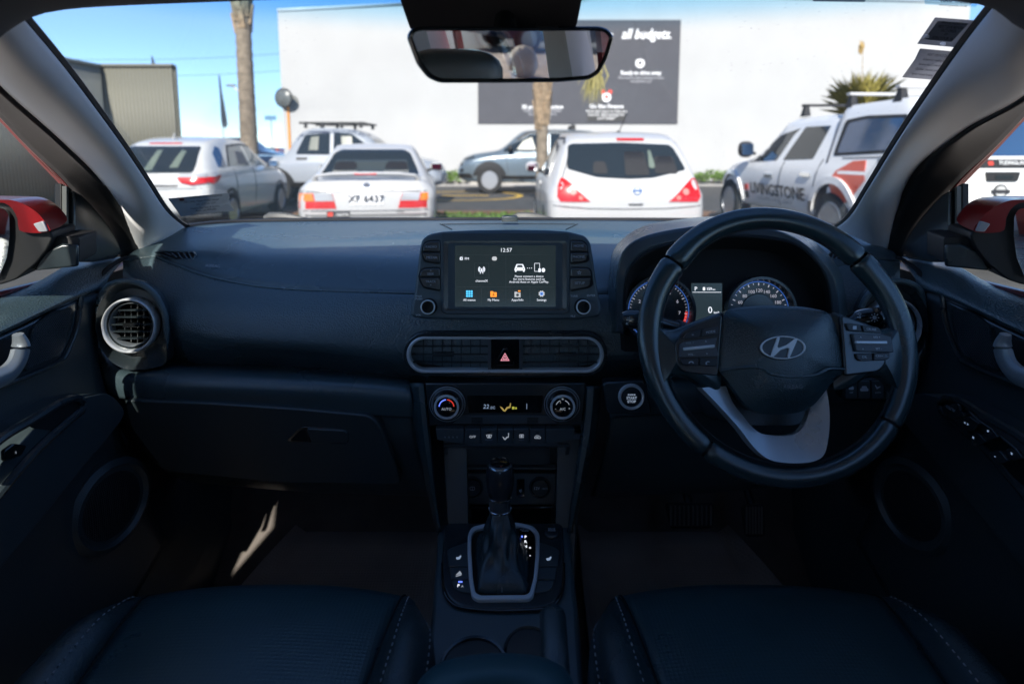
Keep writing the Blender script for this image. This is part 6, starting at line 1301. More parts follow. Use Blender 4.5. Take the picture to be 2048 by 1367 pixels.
text(ds, '22', CPn, 972, 812, 8.5, glowblue and mat('lit_ice', (.05, .06, .08), .5, emis=((.4, .55, .8), 0.126)), h=.002, shear=.15); text(ds, '.0C', CPn, 985, 814, 5.5, MATS['lit_ice'], h=.002)
amb = mat('lit_amber', (.08, .06, .02), .5, emis=((.75, .55, .15), 0.112)); ylw = mat('lit_yellow', (.08, .08, .02), .5, emis=((.75, .75, .1), 0.126))
mb = MB(); slab(CPn, [(1000, 811), (1005, 814), (1009, 819), (1013, 813), (1019, 811), (1020, 805), (1022, 805), (1021, 814), (1015, 816), (1010, 822), (1006, 820), (1002, 815)], .001, .002, mb); obj('icon', mb, amb, ds)
mb = MB(); slab(CPn, rr(1024, 812, 1029, 817, 1), .001, .002, mb); slab(CPn, rr(1030.5, 813, 1033.5, 817, 1), .001, .002, mb); obj('icon', mb, ylw, ds); obj('bar_mark', slab(CPn, rr(1053, 806, 1054, 817, .2), .001, .002), MATS['lit_ice'], ds)
lp_ = obj('lower_strip', slab(CPn, [(925, 829), (1095, 829), (1115, 846), (905, 846)], .0, .002), mat('panel_grey', (.07, .085, .095), .4), cc, bev=.001)
for x0 in (943, 1054):
    for k in range(5): obj('slot', slab(CPn, rr(x0, 834+k*2.7, x0+22.5, 835.6+k*2.7, .4), .001, .0023), blackhole, lp_)
BR = Pl(U(1010, 868, .952), tilt(-6))
xs = [871, 929, 961.5, 995, 1027, 1059, 1091, 1150]
lower = lambda x: 885-((abs(x-1010)/140)**6)*9
for i in range(7):
    a, b = xs[i]+.8, xs[i+1]-.8; bt_ = obj('button', slab(BR, roundp([(a, 856), (b, 856), (b-(3 if i == 6 else 0), lower(b)), (a+(3 if i == 0 else 0), lower(a))], 1.5), -.02, .003), mat('key_grey', (.075, .095, .108), .4), cc, bev=.001)
    cx = (a+b)/2
    if i == 1: text(bt_, 'OFF', BR, cx, 871, 5.2, glowdim, h=.0034)
    if i == 2: text(bt_, 'FRONT', BR, cx, 877, 3.2, dimletter, h=.0034)
    if i == 4: text(bt_, 'REAR', BR, cx, 877, 3.2, dimletter, h=.0034)
    mb = MB()
    if i == 2: P = [(cx-6, 867), (cx, 866), (cx+6, 867), (cx+3.5, 873), (cx-3.5, 873)]; rslab(BR, P, inset(P, 1), .003, .0035, mb); slab(BR, rr(cx-2, 868, cx+2, 872, 1), .003, .0035, mb)
    if i == 3: slab(BR, [(cx-6, 870), (cx-3, 872), (cx-1, 875), (cx+2, 871), (cx+5, 870), (cx+5.5, 866), (cx+7, 866), (cx+6.5, 872), (cx+3, 873), (cx, 877), (cx-3, 876)], .003, .0035, mb); slab(BR, circ(cx+6, 864.5, 1.2, 10), .003, .0035, mb)
    if i == 4: P = rr(cx-4.5, 866, cx+4.5, 872.5, 1); rslab(BR, P, inset(P, .9), .003, .0035, mb); slab(BR, rr(cx-2, 867.5, cx+2, 871, 1), .003, .0035, mb)
    if i == 5: P = roundp([(cx-7, 874), (cx-6, 871), (cx-3, 868), (cx+2, 868), (cx+7, 872), (cx+6, 874.5)], 1.5); rslab(BR, P, inset(P, .9), .003, .0035, mb); slab(BR, [(cx-3, 871), (cx+2, 871), (cx+2, 872.3), (cx-3, 872.3)], .003, .0035, mb)
    if i == 0:
        for k in range(4): slab(BR, [(889+k*8, 873), (890+k*8, 869), (892+k*8, 873)], .003, .0033, mb)
    if mb.v: obj('icon', mb, glowdim if i in (2, 3, 4, 5) else dimletter, bt_)
    if i in (2, 4, 5): obj('indicator', slab(BR, rr(cx-3.5, 861.5, cx+3.5, 863.5, .5), .002, .0035), blackhole, bt_)
cs = empty('centre_stack', U(1010, 960, 1.0), 'lower centre stack with leather rails, storage tray and power sockets', 'console')
rl = [(805, 762), (852, 766), (870, 900), (884, 1062)]
def rail(L, Rr):
    rows = []
    Lc, Rc = crv([U(a, b, c) for a, b, c in L], 30), crv([U(a, b, c) for a, b, c in Rr], 30)
    for t, k in ((0, -.03), (0, 0), (.2, .012), (.55, .016), (.85, .010), (1, 0), (1, -.04)): rows.append([a.lerp(b, t)+(EYE-a).normalized()*k for a, b in zip(Lc, Rc)])
    o = obj('leather_rail', MB().grid([[r_[i] for r_ in rows] for i in range(30)]), leather, cs, th=.003)
    return o
rail([(818, 766, .975), (826, 840, .965), (846, 950, .95), (862, 1020, .94), (872, 1064, .93)], [(851, 766, .965), (858, 840, .955), (869, 950, .94), (877, 1020, .93), (884, 1062, .92)])
rail([(1168, 772, .965), (1162, 850, .955), (1150, 950, .94), (1141, 1010, .93), (1134, 1064, .92)], [(1203, 772, .975), (1196, 850, .965), (1174, 950, .95), (1158, 1020, .94), (1147, 1066, .93)])
b = MB(); slab(Pl(U(1010, 930, 1.02), tilt(0)), [(846, 850), (1172, 850), (1140, 1080), (880, 1080)], -.03, 0, b); obj('back_panel', b, satinb, cs)
SP2 = Pl(U(1010, 912, .985), tilt(-4)); tr = obj('storage_tray', rslab(SP2, roundp([(886, 888), (1140, 888), (1132, 935), (896, 935)], 5), roundp([(894, 891), (1132, 891), (1126, 931), (902, 931)], 5), -.02, .006), lowp, cs, bev=.002)
obj('tray_lid', slab(SP2, rr(926, 895, 1100, 928, 2), -.01, .001), lowp, tr, bev=.001); obj('tray_back', slab(SP2, [(890, 890), (1136, 890), (1130, 933), (898, 933)], -.02, -.006), satinb, tr)
KP = Pl(U(1010, 978, .985), tilt(10)); kp = obj('socket_panel', slab(KP, roundp([(904, 946), (1121, 946), (1112, 1009), (913, 1009)], 3), -.02, .0), lowp, cs, bev=.002)
for x, t_ in ((945, None), (1080, '12V')):
    rm = KP.m(x, 974, 1); c = KP.at(x, 974); so = obj('power_socket', MB().lathe([(22*rm, 0), (21*rm, .003), (19*rm, .003), (18*rm, .001), (16*rm, .004), (.001, .0045)], c, KP.n, 36), satinb, cs)
    if t_: text(so, '12V', KP, x-7, 974, 5.5, letter, h=.005); text(so, '180W', KP, x+9, 974.5, 3.6, dimletter, h=.005)
    else: P = rr(x-5, 970.5, x+5, 977.5, 2.5); obj('icon', rslab(KP, P, inset(P, .8), .004, .005), letter, so); text(so, '2', KP, x, 974, 3.6, letter, h=.005)
qb = obj('charge_indicator', slab(KP, rr(1033, 957, 1049, 993, 1), 0, .002), gloss, cs, bev=.0005); text(qb, 'qi', KP, 1041, 979, 6, letter, h=.0025)
obj('panel_edge', MB().tube([KP.at(x, y, .002) for x, y in ((911, 1012), (1010, 1014), (1113, 1012))], .0025, 8), gloss, cs)
# ------------------------------------------------------------------ steering wheel
T = R(22); WC = U(1553, 682, .79); WN = Vector((0, -math.cos(T), math.sin(T)))
WP = Pl(WC, WN)
sw_ = empty('steering_wheel', WC, 'black leather three spoke steering wheel with silver lower spoke and oval emblem', 'steering wheel')
RC, RM = .1735, .0160
def rimarc(a0, a1, n, grow=0.0, r0=None, cap=True):
    pts, rad = [], []
    for i in range(n):
        a = R(lerp(a0, a1, i/(n-1))); g = max(math.exp(-(((math.degrees(a)-q+180) % 360-180)/16)**2) for q in (38, 142))
        rr__ = (RM+grow)*(1+.14*g)*(1-.2*max(0, -math.sin(a))); c_ = RC-.003*g
        pts.append(WC+WP.r*math.cos(a)*c_+WP.u*math.sin(a)*c_); rad.append(rr__ if r0 is None else r0)
    return pts, rad
def rim(name, a0, a1, n, m):
    pts, rad = rimarc(a0, a1, n); mb = MB(); rows = []
    for i, (p, r_) in enumerate(zip(pts, rad)):
        e = (p-WC).normalized(); f = 1 if 0 < i < n-1 else .9
        rows.append([p+(e*math.cos(q)*r_*1.0+WN*math.sin(q)*r_*.80)*f for q in [2*math.pi*k/20 for k in range(20)]])
    mb.grid(rows, cu=True); o = obj(name, mb, m, sw_, sharp=60)
    return o
rimle = mat('smooth_rim_leather', (.026, .052, .061), .19, spec=1.0, bump=[('grain', 900, .12)], var=(9, .18, .09))
SEAM = (42, 141, 232, 322)
rim('rim_grip', 42.7, 140.3, 60, rimle); rim('rim_grip', 141.7, 231.3, 60, rimle); rim('rim_grip', 232.7, 321.3, 60, rimle); rim('rim_grip', 322.7, 401.3, 60, rimle)
pts, rad = rimarc(0, 360, 121, r0=.0095); obj('rim_core', MB().tube(pts[:-1], rad[:-1], 12, closed=True, upv=WN), blackhole, sw_)
stc = MB()
for a in range(0, 720):       # hand stitching round the inner edge
    if a % 2: continue
    q0, q1 = R(a/2), R(a/2+.45); r_ = RC-RM*1.0
    p0, p1 = WC+(WP.r*math.cos(q0)+WP.u*math.sin(q0))*r_+WN*.007, WC+(WP.r*math.cos(q1)+WP.u*math.sin(q1))*(r_-.0015)+WN*.0035; stc.tube([p0, p1], .0006, 4)
tag(obj('stitching', stc, mat('dark_thread', (.06, .065, .075), .7), sw_), kind='stuff')
def pillow(pl, P, h0, hm, n=8, pw=2.2, c=None, edge=None, back=None):
    cx = c[0] if c else sum(p[0] for p in P)/len(P); cy = c[1] if c else sum(p[1] for p in P)/len(P); rows = []
    if back is not None: rows.append([pl.at(x, y)+pl.n*back for x, y in P])
    for k in range(n):
        s = 1-k/n; rows.append([pl.at(cx+(x-cx)*s, cy+(y-cy)*s)+pl.n*(h0+(hm-h0)*(1-s**pw)) for x, y in P])
    mb = MB().grid(rows, cu=True); m = len(P); b0 = (len(rows)-1)*m; mb.v.append(pl.at(cx, cy)+pl.n*hm)
    mb.f += [(b0+i, b0+(i+1) % m, len(mb.v)-1) for i in range(m)]; return mb
# spokes
spk = [(1304, 640), (1322, 655), (1345, 660), (1372, 648), (1400, 638), (1446, 622), (1440, 780), (1408, 776), (1372, 752), (1344, 752), (1322, 772), (1306, 800), (1296, 760), (1294, 690)]
for m_ in (0, 1):
    P = [((3106-a) if m_ else a, b) for a, b in roundp(spk, 10)]
    obj('side_spoke', pillow(WP, P, .002, .014, 6, 3, back=-.016), rimle, sw_, sharp=50)
    pod = roundp([(1344, 690), (1356, 668), (1376, 653), (1410, 640), (1437, 631), (1433, 680), (1428, 752), (1362, 744), (1348, 730)], 7)
    obj('switch_pod', slab(WP, [((3106-a) if m_ else a, b) for a, b in pod], .006, .0155), satinb, sw_, bev=.003, seg=3)
lo = [(1398, 774), (1440, 818), (1474, 856), (1500, 890), (1522, 911), (1545, 922), (1582, 926), (1620, 923), (1642, 912), (1651, 890), (1656, 850), (1655, 810), (1648, 768), (1610, 790), (1500, 800), (1430, 760)]
li = [(1455, 772), (1470, 806), (1490, 832), (1506, 852), (1524, 866), (1546, 871), (1572, 872), (1594, 868), (1609, 856), (1618, 838), (1624, 818), (1626, 800), (1622, 785), (1600, 775), (1540, 772), (1500, 770)]
k_ = len(lo)
midr = [(a*.62+c*.38, b*.62+d*.38) for (a, b), (c, d) in zip(lo, li)]
def lp(P, h): return [WP.at(x, y)+WN*h for x, y in P]
lo_, li_, mi_ = [[tuple(p)[:2] for p in cr([(a, b, 0) for a, b in Q[:13]], 60)] for Q in (lo, li, midr)]
mb = MB().grid([lp(lo_, -.014), lp(lo_, .003), lp(inset(lo_+lo_[:0], 1.5), .006), lp(mi_, .003), lp(li_, -.006), lp(li_, -.018)]); obj('lower_spoke', mb, mat('spoke_metal', (.56, .60, .64), .3, metal=.35, var=(10, .05, .05)), sw_, sharp=35)
# airbag cover
ab = roundp([(1446, 621), (1480, 615), (1535, 612), (1600, 615), (1648, 624), (1664, 650), (1674, 690), (1680, 735), (1678, 748), (1655, 766), (1640, 786), (1622, 808), (1596, 823), (1550, 829), (1508, 825), (1484, 808), (1466, 782), (1446, 756), (1431, 742), (1432, 690), (1438, 645)], 14)
obj('hub_shell', slab(WP, inset(ab, 3), -.05, .006), satinb, sw_, bev=.004)
obj('airbag_cover', pillow(WP, ab, .010, .030, 12, 2.6, back=-.006, c=(1558, 700)), leather, sw_, sharp=55)
WPt = Pl(WC+WN*.0305, WN+Vector((0, 0, -.1)))
text(sw_, 'AIRBAG', WP, 1566, 773, 7.5, satinb, h=.0295)
# crease under the emblem
cz = crv([WP.at(x, y, h) for x, y, h in ((1433, 742, .0125), (1470, 736, .021), (1505, 736, .0255), (1525, 748, .0265), (1560, 753, .0268), (1610, 750, .026), (1640, 738, .0235), (1680, 738, .0125))], 40)
obj('cover_crease', MB().tube(cz, .0022, 8), leather, sw_)
# oval emblem with slanted letter
EP = Pl(WC+WN*.0295, WN); ec = (1564.5, 695)
emchr = mat('emblem_metal', (.92, .93, .94), .22, metal=.0, spec=1.0)
em = obj('emblem', slab(EP, circ(*ec, 47, 56, 25), -.006, .001), satinb, sw_, bev=.001)
E2 = circ(*ec, 45, 64, 23.2); obj('emblem_ring', rslab(EP, E2, [(ec[0]+(x-ec[0])*.925, ec[1]+(y-ec[1])*.90) for x, y in E2], .0, .0035), emchr, em, bev=.0008)
def hx(P): return [(ec[0]+a, ec[1]+b) for a, b in P]
Hs = MB()
slab(EP, roundp(hx([(-25, 17.5), (-21, 19.5), (-6, 5), (8, 0.5), (12, 2), (8, 19), (12, 20.5), (27, -13), (27.5, -17.5), (22, -17), (7, -5.5), (-10, 1), (-12, -2), (-7, -19), (-9, -20.5), (-12, -20), (-20, 2)]), 1.5), .0, .0042, Hs)
obj('emblem_letter', Hs, emchr, em, bev=.0012)
# steering wheel buttons
def wb(P, t_=None, x=0, y=0, h_=5, name='wheel_button', m=None, top=.0195, ang=0):
    o = obj(name, slab(WP, roundp(P, 2.5), .012, top), m or satinb, sw_, bev=.001)
    if t_: text(o, t_, WP, x, y, h_, letter, h=top+.0004, ang=ang)
    return o
kg = mat('wheel_key', (.034, .038, .045), .4)
wb([(1358, 679), (1366, 668), (1394, 660), (1391, 675)], 'w', 1377, 671, 4, m=kg); wb([(1397, 660), (1428, 655), (1427, 670), (1393, 675)], 'MODE', 1412, 666, 4.6, m=kg, ang=8)
sc1 = wb([(1352, 690), (1360, 685), (1424, 677), (1421, 690), (1427, 713), (1350, 715)], m=mat('wheel_scroll_pad', (.09, .10, .115), .38), top=.021)
obj('scroll_bar', slab(WP, roundp([(1357, 697), (1418, 691), (1418, 697), (1358, 703)], 2), .02, .0245), silver, sc1, bev=.001)
text(sc1, 'VOL +', WP, 1371, 687.5, 4, dimletter, h=.0214, ang=6); text(sc1, 'VOL -', WP, 1374, 710, 4, letter, h=.0214, ang=2); text(sc1, '^', WP, 1402, 686, 6, letter, h=.0214); text(sc1, 'v', WP, 1404, 708, 4.5, letter, h=.0214)
p1 = wb([(1352, 718), (1389, 717), (1388, 732), (1362, 731), (1355, 727)], m=kg); p2 = wb([(1391, 717), (1425, 717), (1424, 729), (1420, 733), (1391, 732)], m=kg)
for p, x, q in ((p1, 1374, 20), (p2, 1407, 70)):
    k = [R(180*i/10+q-20) for i in range(11)]; obj('icon', slab(WP, [(x+5*math.cos(a), 727-5*math.sin(a)*.8) for a in k]+[(x+3*math.cos(a), 727-3*math.sin(a)*.8) for a in k][::-1], .019, .02), letter, p)
b_ = wb([(1677, 648), (1704, 651), (1709, 666), (1682, 663)], m=kg); obj('icon', slab(WP, rr(1690, 654, 1697, 661, 1), .019, .02), letter, b_); wb([(1708, 652), (1740, 657), (1748, 668), (1712, 666)], 'CRUISE', 1726, 661, 4.2, m=kg, ang=-5)
sc2 = wb([(1689, 669), (1746, 671), (1764, 676), (1769, 706), (1696, 704)], m=MATS['wheel_scroll_pad'], top=.021)
obj('scroll_bar', slab(WP, roundp([(1692, 684), (1753, 684), (1754, 690), (1692, 689)], 2), .02, .0245), silver, sc2, bev=.001)
text(sc2, 'RES +', WP, 1735, 676.5, 4, letter, h=.0214); text(sc2, 'SET -', WP, 1739, 699, 4, letter, h=.0214); text(sc2, '^', WP, 1704, 678, 6, letter, h=.0214); text(sc2, 'v', WP, 1708, 699, 4.5, letter, h=.0214)
wb([(1696, 708), (1727, 707), (1729, 722), (1706, 723), (1699, 719)], 'OK', 1712, 715, 4.6, m=kg); wb([(1731, 707), (1763, 705), (1762, 716), (1755, 721), (1731, 722)], 'CANCEL', 1746, 713, 4.4, m=kg)
# column shroud and stalks (they do not turn with the wheel)
co = empty('steering_column', WC+Vector((0, .12, -.02)), 'dark steering column shroud with wiper and light stalks behind the wheel', 'steering column')
q = Pl(WC-WN*.06, WN); mb = MB().prism([q.at(x, y)-WN*.22 for x, y in roundp([(1480, 640), (1620, 640), (1650, 700), (1640, 800), (1590, 850), (1500, 850), (1460, 800), (1450, 700)], 20)], [q.at(x, y) for x, y in roundp([(1470, 640), (1630, 640), (1660, 700), (1650, 800), (1600, 850), (1490, 850), (1450, 800), (1440, 700)], 20)]); obj('column_shroud', mb, lowp, co)
stL = crv([U(1440, 690, .86), U(1380, 668, .85), U(1335, 652, .845), U(1290, 640, .84), U(1243, 636, .835)], 16)
o = obj('wiper_stalk', MB().tube(stL, [.008, .008, .009, .010, .012, .013, .013, .012, .011, .011, .012, .014, .0145, .0145, .0135, .008], 14), satinb, co)
obj('stalk_ring', MB().tube([stL[6], stL[7]], .0145, 14), mat('stalk_grey', (.09, .1, .12), .4), o); q = Pl(U(1252, 642, .818), Vector((.15, -1, .25))); text(o, 'PULL', q, 1256, 641, 5.5, letter, h=.0, ang=80)
stR = crv([U(1640, 680, .86), U(1700, 652, .85), U(1730, 640, .845), U(1775, 634, .84)], 16)
o = obj('light_stalk', MB().tube(stR, [.008, .008, .008, .008, .009, .010, .012, .0145, .016, .0165, .0165, .0165, .0165, .016, .014, .009], 14), gloss, co)
q = Pl(U(1750, 634, .822), Vector((-.1, -1, .2))); ic = MB(); slab(q, circ(1749, 635, 4, 14), 0, .0008, ic)
for i in range(8): a = math.pi*i/4; slab(q, [(1749+e*math.cos(a)+w*math.sin(a), 635-e*math.sin(a)+w*math.cos(a)) for e, w in ((6, .6), (9, .6), (9, -.6), (6, -.6))], 0, .0008, ic)
obj('icon', ic, letter, o); text(o, '=D\n=0', q, 1717, 631, 5, letter, h=.001)
# ------------------------------------------------------------------ rear view mirror and sensor block
rv = empty('rear_view_mirror', U(1020, 60, .74), 'black framed rear view mirror hanging below its sensor housing', 'mirror')
MC = U(1020, 108, .615); tgt = Vector((.80, -.75, 1.222)); mn = ((EYE-MC).normalized()+(tgt-MC).normalized()).normalized()
MP = Pl(MC, mn)
mo = roundp([(814, 74), (822, 58), (840, 52.5), (1020, 53), (1198, 52.5), (1215, 58), (1227, 74), (1214, 118), (1198, 147), (1178, 160), (1116, 165), (1000, 166.5), (880, 166.5), (856, 156), (834, 128)], 9, 5)
fm = MB(); fm.grid([[MP.at(*p)-mn*.03 for p in inset(mo, 14)], [MP.at(*p)-mn*.022 for p in inset(mo, 4)], [MP.at(*p)-mn*.006 for p in mo], [MP.at(*p)+mn*.002 for p in inset(mo, .6)], [MP.at(*p)+mn*.005 for p in inset(mo, 4)], [MP.at(*p)+mn*.001 for p in inset(mo, 10.5)]], cu=True); fm.f.append(tuple(range(len(mo))))
obj('frame', fm, satinb, rv, sharp=45)
obj('mirror_glass', slab(MP, inset(mo, 9.5), -.004, .0022), mirror_m, rv)
hp = Pl(U(980, 30, .665), Vector((0, -1, -.12)))
hs_ = MB().prism([hp.at(x, y) for x, y in roundp([(790, -70), (1172, -70), (1162, 10), (1154, 50), (1140, 66), (836, 70), (820, 58), (800, 0)], 6)], [hp.at(x, y)+Vector((0, .045, .0)) for x, y in roundp([(790, -70), (1172, -70), (1162, 10), (1154, 50), (1140, 66), (836, 70), (820, 58), (800, 0)], 6)])
obj('sensor_housing', hs_, linerm, rv, bev=.008, seg=3); mb = MB().tube([MC-mn*.02, U(1010, 70, .65), U(1010, 40, .67)], .012, 10); obj('mirror_arm', mb, satinb, rv)
# ------------------------------------------------------------------ centre console, selector, handbrake
cn = empty('centre_console', (0, .8, .45), 'dark centre console between the front seats with heater switches and cup holders', 'console')
KP2 = Pl((0, .86, .665), (0, -.16, 1))
body = [(876, 1045), (1140, 1045), (1146, 1120), (1158, 1230), (1172, 1420), (842, 1420), (862, 1230), (872, 1120)]
mb = MB().prism([KP2.at(x, y)-Vector((0, 0, .3)) for x, y in body], [KP2.at(x, y) for x, y in body]); obj('console_body', mb, soft, cn, bev=.008, seg=3)
plt = roundp([(890, 1050), (1126, 1050), (1128, 1120), (1126, 1180), (1112, 1208), (1088, 1220), (1040, 1224), (970, 1224), (925, 1219), (898, 1204), (886, 1175), (884, 1120)], 14)
obj('shifter_plate', slab(KP2, plt, 0, .006), satinb, cn, bev=.004, seg=3); obj('plate_edge', MB().tube(crv([KP2.at(x, y, .004) for x, y in ((885, 1130), (887, 1178), (899, 1205), (926, 1219), (1000, 1225), (1088, 1221), (1112, 1209), (1126, 1180), (1128, 1130))], 50), .002, 8), gloss, cn)
for P in ([(894, 1108), (904, 1102), (936, 1091), (938, 1140), (898, 1140)], [(899, 1142), (938, 1142), (939, 1166), (903, 1166)], [(904, 1168), (940, 1168), (944, 1194), (918, 1190), (909, 1183)]):
    for m_ in (0, 1):
        b_ = obj('console_button', slab(KP2, roundp([((2013-a) if m_ else a, b) for a, b in P], 3), .005, .0085), lowp, cn, bev=.0012)
def seaticon(x, y, par=cn): 
    mb = MB(); slab(KP2, roundp([(x-5, y-1), (x+1, y-2), (x+4, y-5), (x+6, y-4), (x+3, y+2), (x-3, y+3)], 1), .0085, .0092, mb); obj('seat_icon', mb, MATS['lit_ice'], par)
seaticon(917, 1124); seaticon(1097, 1126)
mb = MB(); P = [(912, 1158), (920, 1150), (924, 1156)]; slab(KP2, P, .0085, .0092, mb); slab(KP2, [(912, 1160), (923, 1157), (923, 1158.5), (912, 1161.5)], .0085, .0092, mb); obj('descent_icon', mb, glowdim, cn)
text(cn, 'P', KP2, 917, 1180, 7, glow, h=.009, align='CENTER'); text(cn, 'A', KP2, 925, 1181, 5, glowdim, h=.009); obj('indicator', slab(KP2, rr(917, 1171, 925, 1173, .5), .008, .0095), glowblue, cn)
so = obj('surround', rslab(KP2, roundp([(944, 1064), (980, 1055), (1035, 1055), (1066, 1062), (1079, 1076), (1079, 1120), (1074, 1170), (1066, 1204), (1056, 1210), (956, 1211), (944, 1204), (938, 1170), (935, 1110), (936, 1078)], 10), roundp([(950, 1071), (984, 1062), (1033, 1062), (1060, 1068), (1071, 1080), (1071, 1120), (1067, 1166), (1059, 1196), (1051, 1201), (961, 1202), (951, 1196), (946, 1166), (943, 1110), (944, 1082)], 8), .002, .0125), mat('shifter_silver', (.68, .76, .82), .3, metal=.05), cn, bev=.002)
obj('well', slab(KP2, roundp([(950, 1071), (984, 1062), (1033, 1062), (1060, 1068), (1071, 1080), (1071, 1120), (1067, 1166), (1059, 1196), (1051, 1201), (961, 1202), (951, 1196), (946, 1166), (943, 1110), (944, 1082)], 8), .004, .007), blackhole, cn)
pd = obj('gear_display', slab(KP2, roundp([(1036, 1064), (1060, 1068), (1070, 1080), (1070, 1112), (1060, 1128), (1052, 1124), (1038, 1108)], 5), .007, .011), gloss, cn, bev=.001)
for t_, y in (('P', 1084.5), ('R', 1094), ('N', 1103.5), ('D', 1113)): text(pd, t_, KP2, 1051, y, 6.2, glow, h=.0115, bold=.03)
text(pd, '+', KP2, 1060, 1106.5, 6, glow, h=.0115, bold=.03); text(pd, '-', KP2, 1060, 1121.5, 6, glow, h=.0115, bold=.03); text(pd, 'SHIFT LOCK\nRELEASE', KP2, 1050, 1071, 2.6, letter, h=.0115); obj('indicator', slab(KP2, circ(1044, 1083.5, 1.8, 10), .01, .0118), glowblue, pd)
dm = obj('drive_mode_button', MB().lathe([(.0135, 0), (.0135, .004), (.012, .006), (.011, .0065), (.001, .0065)], KP2.at(1103, 1072, .005), KP2.n, 30), satinb, cn); text(dm, 'DRIVE\nMODE', KP2, 1103, 1071, 3.6, letter, h=.0125)
# cup holders
ch = MB().lathe([(.046, .0), (.044, .004), (.041, .003), (.040, -.002), (.036, -.06), (.001, -.06)], KP2.at(948, 1340, .002), KP2.n, 40); obj('cup_holder', ch, satinb, cn)
ch = MB().lathe([(.034, .0), (.032, .003), (.030, .002), (.028, -.004), (.026, -.05), (.001, -.05)], KP2.at(1058, 1300, .002), KP2.n, 40); obj('cup_holder', ch, satinb, cn)
ar = MB(); a0 = [(815, 1410), (838, 1360), (866, 1332), (905, 1315), (981, 1305), (1062, 1308), (1112, 1324), (1140, 1350), (1160, 1410)]
AP = lambda px, py, z: UZ(px, py, z)
arows = []
for sc_, z in ((1.0, .72), (1.0, .80), (.985, .815), (.95, .824), (.8, .83), (.5, .832)):
    arows.append([AP(985+(x-985)*sc_, 1440+(y-1440)*sc_, z) if z > .75 else AP(x, y, .80)-Vector((0, 0, .1)) for x, y in [tuple(p)[:2] for p in cr([(a, b, 0) for a, b in a0], 30)]])
mb = MB().grid(arows); obj('armrest', mb, mat('armrest_cloth_vinyl', (.024, .085, .105), .42, bump=[('noise', 900, .2)]), cn, th=.004)
mb = MB().box((-.012, .33, .80), (.15, .26, .055)); obj('armrest_base', mb, soft, cn, bev=.015)
gl = empty('gear_selector', KP2.at(1004, 1130), 'black gear selector lever with chrome ring and leather boot', 'gear lever')
KC = U(1000, 955, .875); base = [tuple(p)[:2] for p in cr([(a, b, 0) for a, b in ((952, 1085), (980, 1072), (1030, 1072), (1058, 1112), (1056, 1180), (1046, 1194), (966, 1194), (954, 1180))], 48, True)]
rows = []
top = U(1000, 1022, .874); axu = (KC-top).normalized(); ex = Vector((1, 0, 0)); ey = axu.cross(ex)
cir = [(math.cos(2*math.pi*i/48), math.sin(2*math.pi*i/48)) for i in range(48)]
bcx = sum(p[0] for p in base)/48; bcy = sum(p[1] for p in base)/48
angs = [math.atan2(-(p[1]-bcy), p[0]-bcx) for p in base]
for t in [i/16 for i in range(17)]:
    row = []
    for j, p in enumerate(base):
        b_ = KP2.at(bcx+(p[0]-bcx)*(1-.25*t), bcy+(p[1]-bcy)*(1-.25*t), .008); a = angs[j]; w = .0165+.012*math.sin(math.pi*min(1, t*1.2))*.4
        c_ = top+(ex*math.cos(a)+Vector((0, .6, -.3)).normalized()*math.sin(a))*w
        u = t**.62; f = .003*math.sin(a*5+t*7)*math.sin(math.pi*t)+.002*math.sin(a*9-t*11)*math.sin(math.pi*t)
        v = b_.lerp(c_, u); v = v+Vector((0, 0, -.030*math.sin(math.pi*t)*(1-t)))+(v-b_.lerp(top, u)).normalized()*f; row.append(v)
    rows.append(row)
obj('boot', MB().grid(rows, cu=True), leather, gl, th=.002, sharp=60)
sm = MB().tube(crv([KP2.at(1004, 1194, .009), KP2.at(1002, 1160, .018), U(1001, 1100, .845), U(1000, 1050, .86), U(1000, 1026, .857)], 24), .0014, 6); obj('boot_seam', sm, leather, gl)
km = lambda r_, h: (r_, h)
L_ = (U(1000, 930, .876)-U(1000, 1022, .874)).length
obj('collar', MB().lathe([(.0165, 0), (.0172, .004), (.0172, .022), (.0175, .025)], top, axu, 32), mat('collar_metal', (.20, .23, .26), .25, metal=.7), gl)
obj('collar_ring', MB().lathe([(.0176, .003), (.0182, .0035), (.0182, .0055), (.0176, .006)], top, axu, 32), chrome, gl); obj('collar_ring', MB().lathe([(.0176, .024), (.0188, .0245), (.0188, .026), (.0178, .0265)], top, axu, 32), chrome, gl)
obj('knob', MB().lathe([(.0178, .0265), (.0195, .034), (.0215, .045), (.0222, .056), (.0215, .067), (.0195, .075), (.0175, .079), (.015, .0805)], top, axu, 36), mat('knob_leather', (.03, .035, .042), .22, coat=.3), gl)
obj('knob_ring', MB().lathe([(.0195, .0745), (.0182, .0782), (.0165, .0795), (.016, .079)], top, axu, 36), mat('blue_grey_metal', (.35, .42, .48), .25, metal=.8), gl); obj('knob_cap', MB().lathe([(.016, .079), (.0155, .0815), (.010, .083), (.001, .0835)], top, axu, 30), gloss, gl)
hb_ = empty('handbrake', (.045, .55, .72), 'black handbrake lever lying beside the centre armrest', 'handbrake')
pts = [UZ(1104, 1222, .755), UZ(1106, 1236, .757), UZ(1107, 1262, .757), UZ(1109, 1300, .755), UZ(1111, 1345, .75), UZ(1113, 1400, .745)]
obj('lever', MB().tube(crv(pts, 26), [.008, .0135]+[.0155]*24, 18, flat=.85), leather, hb_); obj('button', MB().lathe([(.006, 0), (.006, .008), (.004, .01), (.001, .0105)], pts[0], (pts[0]-pts[2]), 18), satinb, hb_)
